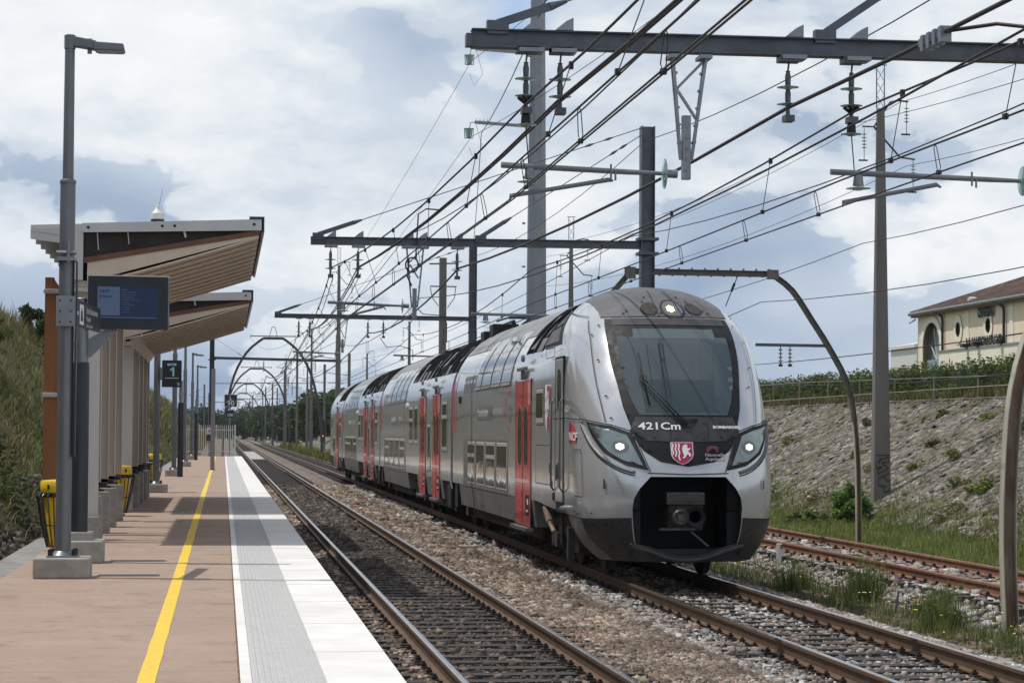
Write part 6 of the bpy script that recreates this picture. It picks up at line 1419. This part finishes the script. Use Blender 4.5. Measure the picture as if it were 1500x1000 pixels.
wire('cable', 'pair of cables passing low in front of the building wall', 'power line', [(30, 60, 6.4), (30, 150, 6.6), (30, 230, 8)], .02, .5, 'thin power lines', .12)
mWall = mat('peach_render', (.80, .665, .51), .85, 0, .05, 2, .1, 30, dirt=(.72, .61, .47), streak=True)
mStone = mat('cream_dressed_stone', (.80, .74, .62), .85, 0, .06, 4)
def mat_tiles():
    m, t, b = new_mat('clay_roof_tiles'); g = t.nodes.new('ShaderNodeNewGeometry').outputs['Position']
    vo = t.nodes.new('ShaderNodeTexVoronoi'); vo.inputs['Scale'].default_value = 3.2; t.links.new(mapping(t, g, (1., 1., .3)), vo.inputs['Vector']); s = t.nodes.new('ShaderNodeSeparateXYZ'); t.links.new(vo.outputs['Color'], s.inputs[0])
    c = ramp(t, s.outputs[0], [(0, (.09, .06, .045)), (.3, (.16, .10, .075)), (.55, (.11, .075, .06)), (.75, (.22, .15, .12)), (.92, (.08, .055, .045))], 'CONSTANT')
    c = mixc(t, ramp(t, noise(t, g, .5, 5), [(.4, 0.), (.7, .5)]), c, (.09, .07, .055))
    t.links.new(c, b.inputs['Base Color']); setp(b, Roughness=.9); return m
mTile = mat_tiles()
B = thing('winery_building', 'peach rendered hall with cream stone trim and clay tile roof behind the hedge', 'building', (40, 110, 3.5))
yA, yB = 126.8, 70.; X0 = 40.
arch_y, aw = 124.2, 1.5
def archpoly(hw, zs, zt, n=10): return [(arch_y-hw, 3.0)]+[(arch_y-hw*math.cos(math.pi*i/n), zs+(zt-zs)*math.sin(math.pi*i/n)) for i in range(n+1)]+[(arch_y+hw, 3.0)]
outer = [(yB, 2.8), (yB, 9.0), (yA, 9.0), (yA, 2.8)]
wp = patch(lambda u, v: (X0, u, v), outer, 4, [archpoly(aw, 7.3, 8.62)]+[[(yc+.42*math.cos(2*math.pi*i/14), 8.0+.42*math.sin(2*math.pi*i/14)) for i in range(14)] for yc in (119.5, 114.6)], 0); wall = wp.build('wall', mWall, B, fixn=False)
M().box(X0+.5, X0+14, yB, yA-.02, 2.8, 9.0).build('hall', mWall, B); M().box(X0+.0, X0+.5, yA-.02, yA, 2.8, 9.0).build('side_wall', mWall, B)
for yc in (119.5, 114.6):
    ring = [(yc+.72*math.cos(2*math.pi*i/20), 8.0+.80*math.sin(2*math.pi*i/20)) for i in range(20)]; hole = [(yc+.40*math.cos(2*math.pi*i/20), 8.0+.42*math.sin(2*math.pi*i/20)) for i in range(20)]
    f = patch(lambda u, v: (X0-.05, u, v), ring, 2, [hole]).build('round_window', mStone, B, fixn=False); M().box(X0+.25, X0+.28, yc-.5, yc+.5, 7.4, 8.6).build('pane', mat_flat('brown_window', (.05, .035, .022), .4), f)
# arch surround, glass, balcony
f = patch(lambda u, v: (X0-.06, u, v), archpoly(1.98, 7.4, 9.0)[::1], 3, [archpoly(aw+.02, 7.3, 8.62)]).build('arch_surround', mStone, B, fixn=False)
M().box(X0+.40, X0+.45, arch_y-1.6, arch_y+1.6, 3, 8.8).build('arch_glass', glass_mat('grey_arch_glass', (.16, .19, .21), .1), f)
g = M(); [g.bar((X0+.32, arch_y, 6.4), (X0+.32, arch_y+dx_, zz), .05, .07) for dx_, zz in ((-1.2, 7.4), (-.6, 8.3), (0, 8.6), (.6, 8.3), (1.2, 7.4))]; g.build('glazing_bar', mFence, f); M().box(X0+.1, X0+.3, arch_y-1.45, arch_y+1.2, 5.9, 6.5).build('blue_panel', mat_flat('blue_grey_panel', (.22, .31, .36), .5), f); M().box(X0+.2, X0+.38, arch_y-.9, arch_y+.4, 4.2, 5.88).build('brown_door', mTimberD, f)
# rubble-edged stone pilasters
for yc in (118.0, 111.1, 104., 97., 90.):
    g = M(); z = 6.9
    while z < 8.95: w_ = .26 if int(z*4.2) % 2 else .36; g.box(X0-.04, X0, yc-w_, yc+w_, z, z+.24); z += .24
    g.build('pilaster', mStone, B)
M().box(X0-.12, X0, yB, 122.6, 3.0, 6.86).build('plinth', mStone, B); M().box(X0-.18, X0, yB, 122.6, 6.86, 6.95).build('plinth_cap', mPath, B)
# roof: hipped end, overhang, gutter
zr0 = 9.2; ov = .32; r = .36; ex = 9.
E0 = Vector((X0-ov, yA+ov, zr0)); E1 = Vector((X0-ov, yB, zr0)); H0 = Vector((X0-ov+ex, yA+ov-ex, zr0+ex*r)); H1 = Vector((X0-ov+ex, yB, zr0+ex*r)); G0 = Vector((X0-ov+2*ex, yA+ov, zr0)); G1 = Vector((X0-ov+2*ex, yB, zr0))
g = M(); ncol = 200
def rw(u): return .05*abs(math.sin(u*math.pi/.30))
g.quad(E0, E1, H1, H0); g.quad(G0, E0, H0); g.quad(G1, G0, H0, H1); rf = g.build('roof', mTile, B)
g = M(); rr = random.Random(9); y = yA
while y > 96: 
    L = ex if y < yA+ov-ex else max(.4, yA+ov-y); g.tube([(X0-ov-.04, y, zr0+.04), (X0-ov+L, y, zr0+.05+L*r)], .07, 5); y -= .26
k = 0.
while k < ex: g.tube([E0+(H0-E0)*(k/ex)+Vector((0, 0, .06)), E0+(H0-E0)*min(1, (k+.42)/ex)+Vector((0, 0, .09))], [.13, .10], 6); k += .45
g.build('tile_rows', mTile, rf)
M().box(X0-ov-.02, X0, yB, yA+ov, 9.0, 9.16).build('eaves_board', mTimberD, rf); M().tube([(X0-ov-.1, yB, 9.2), (X0-ov-.1, yA+ov, 9.2)], .10, 8).build('gutter', mSteel, rf)
for yc in (121.9, 111.9): M().tube([(X0-ov-.05, yc+.6, 9.12), (X0-.15, yc+.05, 8.85), (X0-.13, yc, 8.6), (X0-.13, yc, 6.95)], .075, 7).build('downpipe', mBlackPaint, B, smooth=True)
M().lathe((X0+.6, 118.9, 9.48), [(.2, 0), (.28, .06), (.28, .22), (.15, .28)], 12).build('roof_vent', mFence, rf)
# black hanging lettering, unreadable strokes in the photograph: built as rows of tall letters
def sign_row(y0, y1, zt, h, txt, par):
    s = Vector((X0-.10, 0, 0)); w_ = (y0-y1); g = text_on(lambda u, v: (X0-.09, y0-u, zt-h+v), txt, h*1.45, bold=.055); us = [v[1] for v in g.v]; sp_ = (max(us)-min(us)) or 1
    g.v = [(x, y0-(y0-y)*w_/sp_, z) for x, y, z in g.v]; return g.build('lettering', mBlack, par, fixn=False)
sign_row(116.1, 113.5, 8.98, .46, 'CHATEAU', B); sign_row(118.0, 112.0, 7.42, .44, 'LA MAISON DU VIN', B)
for yc in (117.6, 115.8, 112.2): M().box(X0-.5, X0-.12, yc-.2, yc+.2, 6.95, 7.15).build('floodlight', mBlackPaint, B)
M().tube([(X0-.1, 107.6, 7.6), (X0-.1, 107.6, 8.5)], .05).tube([(X0-.1, 107.9, 7.7), (X0-.1, 107.6, 7.6), (X0-.1, 107.3, 7.8)], .04).build('wall_tie', mSteel, B)
M().tube([(X0-.2, 126.6, 8.9), (X0-.5, 126.9, 8.7)], .06).build('wall_lamp', mFence, B)
t = thing('white_shed', 'plain white shed with a low sloping roof left of the peach building', 'shed', (45, 152, 4))
M().hexa([(45.4, 144.2, 3), (60, 144.2, 3), (60, 150, 3), (45.4, 150, 3), (45.4, 144.2, 8.05), (60, 144.2, 8.05), (60, 150, 8.05), (45.4, 150, 8.05)]).build('wall', mWhiteMetal, t); M().hexa([(45.2, 144.0, 8.0), (60, 144.0, 10.6), (60, 150.2, 10.6), (45.2, 150.2, 8.0), (45.2, 144.0, 8.2), (60, 144.0, 10.8), (60, 150.2, 10.8), (45.2, 150.2, 8.2)]).build('roof', mWhiteMetal, t)
M().box(44.0, 45.2, 141, 141.3, 4.2, 6.75).box(41.2, 44, 136, 138, 3.8, 6.4).build('annex', mStone, t)
# ================================================================ vegetation
def leaves(name, centers, radii, n, size, m, parent=None, kind=None, seed=3, flat=.5, shell=.55, tagd=None):
    """n small leaf faces spread through overlapping clumps"""
    rg = np.random.default_rng(seed); C_ = np.array(centers, float); Rr = np.array(radii, float)
    if Rr.ndim == 1: Rr = np.repeat(Rr[:, None], 3, 1)
    vol = Rr.prod(1)**.7; idx = rg.choice(len(C_), n, p=vol/vol.sum())
    d = rg.normal(size=(n, 3)); d /= np.linalg.norm(d, axis=1)[:, None]; r = rg.uniform(shell**3, 1, n)**(1/3)
    r *= 1+.22*np.sin(7*d[:, 0]+idx)*np.cos(6*d[:, 2]+2*idx)
    P = C_[idx]+d*r[:, None]*Rr[idx]; s = size*rg.lognormal(0, .3, n)
    a = rg.normal(size=(n, 3)); a[:, 2] *= flat; a /= np.linalg.norm(a, axis=1)[:, None]; b = rg.normal(size=(n, 3)); b -= (a*b).sum(1)[:, None]*a; b /= np.linalg.norm(b, axis=1)[:, None]
    V = np.stack([P-a*s[:, None], P+b*s[:, None]*.42, P+a*s[:, None], P-b*s[:, None]*.42], 1).reshape(-1, 3)
    return np_mesh(name, V-(np.array(wloc(parent)) if parent is not None else 0), np.arange(n*4).reshape(-1, 4), m, parent, kind)
def clumps(c, rad, k, rs, seed):
    rg = np.random.default_rng(seed); d = rg.normal(size=(k, 3)); d /= np.linalg.norm(d, axis=1)[:, None]; r = rg.uniform(.2, 1, k)**.5
    P = np.array(c)+d*r[:, None]*np.array(rad); return P, rs*rg.uniform(.6, 1.25, k)
def blades(name, X, Y, Zf, n_per, h, spread, w_, m, seed=1, kind='stuff', parent=None, lean=.35, tagv=None):
    """grass blades: each a bent triangle strip in tufts rooted at X, Y"""
    rg = np.random.default_rng(seed); k = len(X); n = k*n_per; i = np.repeat(np.arange(k), n_per)
    x = X[i]+rg.normal(0, spread, n); y = Y[i]+rg.normal(0, spread, n); z = Zf(x, y); hh = h*(rg.lognormal(0, .35, k)[i])*rg.uniform(.5, 1.15, n)
    a = rg.uniform(0, 6.283, n); L = lean*hh*rg.uniform(.2, 1.4, n); dx, dy = np.cos(a)*L, np.sin(a)*L; px, py = -np.sin(a)*w_, np.cos(a)*w_
    b0 = np.stack([x-px, y-py, z-.02], 1); b1 = np.stack([x+px, y+py, z-.02], 1); m0 = np.stack([x+dx*.3-px*.8, y+dy*.3-py*.8, z+hh*.6], 1); m1 = np.stack([x+dx*.3+px*.8, y+dy*.3+py*.8, z+hh*.6], 1); t_ = np.stack([x+dx, y+dy, z+hh], 1)
    V = np.stack([b0, b1, m1, m0, t_], 1).reshape(-1, 3); o = np.arange(n)[:, None]*5
    Fc = np.concatenate([o+np.array([0, 1, 2]), o+np.array([0, 2, 3]), o+np.array([3, 2, 4])], 0)
    return np_mesh(name, V-(np.array(wloc(parent)) if parent is not None else 0), Fc, m, parent, kind)
ZF = lambda x, y: np.interp(x, [a for a, b in GX], [b for a, b in GX])
mGrass = mat_island('green_grass', [(.16, .22, .05), (.20, .25, .07), (.12, .17, .04), (.25, .26, .10), (.17, .22, .06)], .8, (.21, .20, .08), .5, .3)
mDry = mat_island('dry_olive_grass', [(.17, .15, .055), (.24, .205, .095), (.10, .11, .035), (.31, .26, .14), (.07, .085, .025), (.19, .165, .07)], .85, (.05, .065, .016), .35, .2)
mWeed = mat_island('dark_green_weed', [(.10, .145, .04), (.14, .19, .06), (.07, .11, .03), (.20, .21, .08)], .8, None, .5, .25)
mFlower = mat_flat('yellow_flower', (.75, .58, .03), .6)
mHedge = mat_island('hedge_leaf', [(.055, .11, .022), (.08, .145, .03), (.11, .17, .045), (.04, .08, .016), (.14, .155, .05)], .7, (.11, .12, .035), .35, .3)
mLeafD = mat_island('dark_tree_leaf', [(.022, .045, .012), (.035, .062, .016), (.05, .08, .02), (.016, .033, .009)], .75, (.05, .065, .018), .15, .2)
mLeafL = mat_island('fresh_green_leaf', [(.08, .16, .025), (.12, .21, .04), (.06, .12, .02), (.16, .24, .06)], .6, None, .5, .4)
mLeafM = mat_island('mid_green_leaf', [(.04, .08, .018), (.065, .11, .025), (.09, .13, .03), (.03, .055, .014)], .7, (.09, .10, .03), .15, .3)
mBark = mat('bark', (.10, .08, .06), .9, 0, .3, 5, .5, 12)
# verge right of the rusty track
n = 9000; X = rng.uniform(14.0, 18.9, n); Y = 38+(rng.uniform(0, 1, n)**1.5)*95; blades('grass', X, Y, ZF, 9, .13, .10, .012, mGrass, 5)
n = 1500; X = rng.normal(18.4, .7, n); Y = 45+(rng.uniform(0, 1, n)**1.4)*80; blades('tall_grass', X, Y, ZF, 10, .22, .12, .014, mGrass, 6)
n = 420; X = rng.uniform(18.4, 23, n); Y = 45+rng.uniform(0, 1, n)*70; kk = (np.sin(X*1.9+Y*.35)+np.cos(Y*.9-X)+np.sin(Y*.23) > .8) | ((X < 20.5) & (Y < 62)); blades('bank_weeds', X[kk], Y[kk], ZF, 14, .16, .22, .012, mDry, 7, lean=1.)
kk = (np.cos(X*1.3+Y*.5)+np.sin(Y*.7+X) > .95); blades('bank_weeds', X[kk], Y[kk], ZF, 14, .13, .2, .012, mGrass, 8, lean=1.)
# verge between the train track and the rusty track
n = 1500; X = rng.normal(10.0, .42, n); Y = 27+(rng.uniform(0, 1, n)**1.3)*70; kk = (X > 9.0) & (X < 10.9); blades('verge_weeds', X[kk], Y[kk], ZF, 10, .15, .11, .006, mWeed, 9)
n = 420; X = rng.normal(9.9, .5, n); Y = rng.uniform(20, 36, n); kk = (np.sin(Y*1.1)+rng.uniform(-.6, .6, n) > .1); blades('verge_weeds', X[kk], Y[kk], ZF, 12, .20, .10, .005, mGrass, 10)
n = 1400; X = rng.normal(8.6, .25, n); Y = rng.uniform(110, 330, n); blades('verge_grass', X, Y, ZF, 6, .6, .25, .04, mat_island('yellow_verge', [(.20, .20, .04), (.14, .17, .035), (.10, .14, .03)], .8), 19)
fx = rng.normal(10.1, .45, 160); fy = 25+rng.uniform(0, 1, 160)**1.4*30; g = M()
for a, b in zip(fx, fy):
    if 9.2 < a < 11: z = gz(a)+random.uniform(.16, .40); s = .016+random.random()*.012; g.lathe((a, b, z), [(s*.3, 0), (s, .006), (s*.4, .014)], 5)
g.build('yellow_flowers', mFlower, kind='stuff')
for (x, y, h, lab) in ((10.35, 35.8, .55, 'large dark spiky grass tuft beside the rusty track'), (10.0, 30.6, .38, 'low light green tuft at the edge of the stones'), (10.5, 32.6, .36, 'bushy weed clump in front of the closest arch leg'), (9.9, 38.4, .36, 'feathery weed clump behind the big dark tuft')):
    k = 1; tt = thing('weed_clump', lab, 'weed clump', (x, y, gz(x))); blades('foliage', np.full(6, x), np.full(6, y), ZF, 90, h, .16, .006, mWeed if h > .34 else mGrass, int(y*10), None, tt, .55)
# bush at the mast foot, bushes on the bank
def bush(loc, rad, lab, m=mHedge, n=5000, ls=.07, seed=1, name='bush'):
    tt = thing(name, lab, 'bush', loc); P, r = clumps((loc[0], loc[1], loc[2]+rad[2]*.6), rad, 26, min(rad)*.42, seed)
    leaves('foliage', P, r, n, ls, m, tt, seed=seed); g = M(); rr = random.Random(seed)
    for i in range(6): g.tube([(loc[0]+rr.uniform(-.2, .2)*rad[0], loc[1], loc[2]-.1), (loc[0]+rr.uniform(-.7, .7)*rad[0], loc[1]+rr.uniform(-.5, .5)*rad[1], loc[2]+rad[2]*rr.uniform(.8, 1.3))], [.03, .01], 5)
    g.build('stem', mBark, tt); return tt
bush((17.9, 63, -.2), (.45, .7, .6), 'fresh green bush at the foot of the graffitied mast', mLeafL, 2200, .07, 3); bush((16.8, 64, -.4), (.8, .9, .2), 'low leafy bush left of the mast foot', mHedge, 1500, .07, 4)
bush((20.2, 58, .5), (.6, .8, .3), 'small shrub growing out of the stone pitching right of the mast', mGrass, 900, .07, 5); bush((20.8, 90, 1.1), (.7, 1., .4), 'green tuft high on the stone slope near the train', mGrass, 700, .08, 6)
for i, (x, y, r_) in enumerate(((19.0, 66, .5), (18.9, 70, .45), (19.2, 76, .5), (20.2, 60, .35), (21.6, 58, .3), (19.0, 57, .5), (18.8, 84, .5), (22.0, 68, .25), (23.6, 72, .25), (20.8, 66, .25), (21.9, 86, .4), (23.8, 60, .3), (21.5, 64, .38), (22.8, 62, .42), (19.6, 80, .4), (21.3, 74, .3), (23.2, 79, .35), (22.2, 56, .5), (20.3, 52, .5), (19.2, 53, .55), (23.4, 67, .3), (20.6, 70, .3), (22.6, 92, .4), (19.4, 88, .45))):
    tt = thing('slope_tuft', 'one of the scattered weed tufts rooted in the stone pitching', 'weed tuft', (x, y, gz(x)), 0, 'weed tufts on the stone embankment'); P, r = clumps((x, y, gz(x)+.1), (r_*1.1, r_*1.3, r_*.4), 9, r_*.42, 70+i); leaves('foliage', P, r, 420, .05, [mGrass, mDry, mGrass][i % 3], tt, seed=i)
# hedge
tt = thing('hedge', 'long dense green hedge above the stone embankment, below the buildings', 'hedge', (26.8, 90, 3.4))
P = []; r = []; rg = np.random.default_rng(4); y = 50.
while y < 260:
    for k in range(5): P.append((26.8+rg.uniform(-.4, .6), y+rg.uniform(-.5, .5), 3.62+.245*k+rg.uniform(-.08, .08)+.04*math.sin(y*.7))); r.append(rg.uniform(.28, .40))
    y += .42 if y < 130 else .9
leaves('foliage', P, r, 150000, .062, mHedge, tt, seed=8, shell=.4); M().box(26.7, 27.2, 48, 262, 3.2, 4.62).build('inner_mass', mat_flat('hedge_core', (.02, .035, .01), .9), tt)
n = 900; X = rng.uniform(24.7, 26.3, n); Y = 50+rng.uniform(0, 1, n)**1.3*90; blades('hedge_foot_grass', X, Y, ZF, 14, .35, .2, .016, mDry, 12)
# left bank grass and bushes
n = 8000; X = -rng.uniform(3.2, 9.4, n); Y = 24+(rng.uniform(0, 1, n)**1.7)*150; blades('bank_grass', X, Y, ZF, 8, .22, .22, .010, mDry, 13, lean=1.3)
n = 2600; X = -rng.uniform(3.1, 9.4, n); Y = 24+(rng.uniform(0, 1, n)**1.7)*120; kk = np.sin(Y*.33+X)+np.cos(Y*.8-X*.8) > .5; blades('bank_grass', X[kk], Y[kk], ZF, 10, .22, .22, .014, mWeed, 14, lean=1.2)
n = 3000; X = -rng.uniform(8.6, 10.6, n); Y = 30+(rng.uniform(0, 1, n)**1.2)*300; blades('bank_crest_grass', X, Y, ZF, 7, .5, .25, .02, mDry, 15, lean=.5)
n = 2500; X = -rng.uniform(3., 9.3, n); Y = 150+rng.uniform(0, 1, n)*250; blades('bank_grass', X, Y, ZF, 6, .6, .4, .04, mDry, 16, lean=.8)
def ailanthus(base, h, lab, nf=9, seed=1, L=1.1):
    """shrub with long feathered leaves"""
    tt = thing('leafy_shrub', lab, 'shrub', base); rr = random.Random(seed); g = M(); lf = M(); b = Vector(base)
    top = b+Vector((rr.uniform(-.2, .3), 0, h)); g.tube([b, b.lerp(top, .5)+Vector((.06, 0, 0)), top], [.035, .025, .012], 6)
    for i in range(nf):
        s = b.lerp(top, rr.uniform(.35, 1)); a = rr.uniform(0, 6.28); e = rr.uniform(.1, .9); d = Vector((math.cos(a), math.sin(a)*.7, e)).normalized(); pr = s
        for k in range(9):
            dd = (d+Vector((0, 0, -.09*k))).normalized(); q = pr+dd*L/9; g.tube([pr, q], .007, 4, False)
            if k > 0:
                for sg in (-1, 1):
                    sd2 = dd.cross(Vector((0, 0, 1))).normalized()*sg; l = .20*(1-.05*k); tip = q+(sd2*.85+dd*.4+Vector((0, 0, -.15))).normalized()*l; wv = dd*.035; mid = q.lerp(tip, .4); lf.quad(q, mid-wv, tip, mid+wv)
            pr = q
    g.build('stem', mBark, tt); lf.build('foliage', mLeafL, tt, fixn=False)
ailanthus((-7.6, 62, 5.1), 2.2, 'feather-leaved bright green shrub sticking up left of the timber upright', 14, 3, 1.2)
ailanthus((-8.3, 60, 5.8), 1.6, 'smaller feather-leaved shrub at the left edge on the bank crest', 10, 5, 1.); ailanthus((-6.6, 58, 3.9), 1.5, 'feather-leaved shrub low on the bank behind the timber upright', 10, 7, .9)
bush((-8.0, 58, 5.4), (1.4, 1.6, .8), 'dark leafy bush on the bank crest at the left edge', mLeafM, 9000, .085, 11); bush((-7.0, 60, 4.4), (1.1, 1.4, .75), 'second leafy bush on the bank beside the feathery shrubs', mHedge, 7000, .08, 12)
bush((-8.6, 108, 6.7), (1.3, 2.5, .8), 'dark bush on the bank crest seen right of the shelters', mLeafD, 5000, .12, 13); bush((-9, 150, 6.8), (2., 4, .8), 'second far bush on the bank crest before the dark mast', mLeafM, 4000, .16, 14); bush((-8.6, 185, 6.7), (2, 5, .9), 'third dark bush at the end of the bank crest', mLeafD, 4000, .18, 15)
for i in range(46):
    yy = 24+110*(i/46)**1.5; xx = -random.uniform(3.2, 8.8); r_ = random.uniform(.25, .6)*(1+yy/120)
    tt = thing('bank_shrub', 'one of the low brambly shrubs scattered over the dry left bank', 'shrub', (xx, yy, gz(xx)), 0, 'low shrubs on the left bank'); P, r = clumps((xx, yy, gz(xx)+.05), (r_*.9, r_*1.5, r_*.45), 10, r_*.4, 300+i); leaves('foliage', P, r, 700, .045, [mHedge, mLeafD, mDry, mLeafM][i % 4], tt, seed=400+i)
def tree(x, y, z0, h, w_, lab, m=mLeafD, n=6000, ls=.3, seed=1, grp=None):
    tt = thing('broadleaf_tree', lab, 'tree', (x, y, z0), 0, grp); g = M(); rr = random.Random(seed)
    g.tube([(x, y, z0-.3), (x+.1, y, z0+h*.35), (x, y, z0+h*.75)], [h*.03, h*.022, h*.008], 7)
    for i in range(6): a = rr.uniform(0, 6.28); s = h*rr.uniform(.3, .55); g.tube([(x, y, z0+s), (x+math.cos(a)*w_*.6, y+math.sin(a)*w_*.4, z0+s+h*.25)], [h*.012, h*.004], 5)
    g.build('trunk', mBark, tt); P, r = clumps((x, y, z0+h*.56), (w_, w_, h*.36), 34, w_*.34, seed); leaves('crown', P, r, n, ls, m, tt, seed=seed, shell=.5)
mFar = mat_island('grey_green_far_leaf', [(.07, .10, .05), (.09, .12, .06), (.05, .075, .04)], .8, (.08, .09, .055), .1, .2)
gt = 'trees beyond the tracks'
spec = [(14.5, 330, 9, 4.5), (17, 300, 7, 4), (22, 310, 6.5, 5), (28, 300, 6.5, 5), (25, 270, 5, 4), (34, 290, 5.5, 5), (42, 300, 5.5, 6), (52, 310, 6, 6), (62, 330, 6, 6), (20, 360, 7.5, 5), (9, 640, 8.5, 7), (17, 620, 9, 7), (2, 700, 8, 8), (-8, 640, 8, 8), (-16, 560, 8, 7), (28, 420, 8, 7), (75, 340, 6, 7), (13, 420, 7.5, 5), (12, 520, 7.5, 6), (24, 520, 8, 8), (-5, 720, 8, 9), (8, 760, 9, 9)]
tw = ['tall dark tree crown left of the train tail', 'wide green tree crown beside the train tail', 'highest tree crown of the dark group at the train tail']
for i, (x, y, h, w_) in enumerate(spec):
    tree(x, y, -.3 if x < 18 else 2.5, h if x < 18 else h-2, w_, tw[i] if i < 3 else 'one of the dark distant trees closing the view along the tracks', [mLeafM, mLeafD, mFar][i % 3], 5000, .34 if y < 400 else .5, 100+i, None if i < 3 else gt)

# thin air between the near things and the far trees
hm = bpy.data.materials.new('haze_air'); hm.use_nodes = True; t = hm.node_tree; t.nodes.remove(t.nodes['Principled BSDF'])
pv = t.nodes.new('ShaderNodeVolumePrincipled'); pv.inputs['Color'].default_value = (.80, .87, .96, 1); pv.inputs['Density'].default_value = .00010; pv.inputs['Anisotropy'].default_value = .3
t.links.new(pv.outputs[0], [x for x in t.nodes if x.type == 'OUTPUT_MATERIAL'][0].inputs['Volume'])
M().box(-930, 1430, -60, 5030, -6, 22).build('haze', hm, kind='stuff')
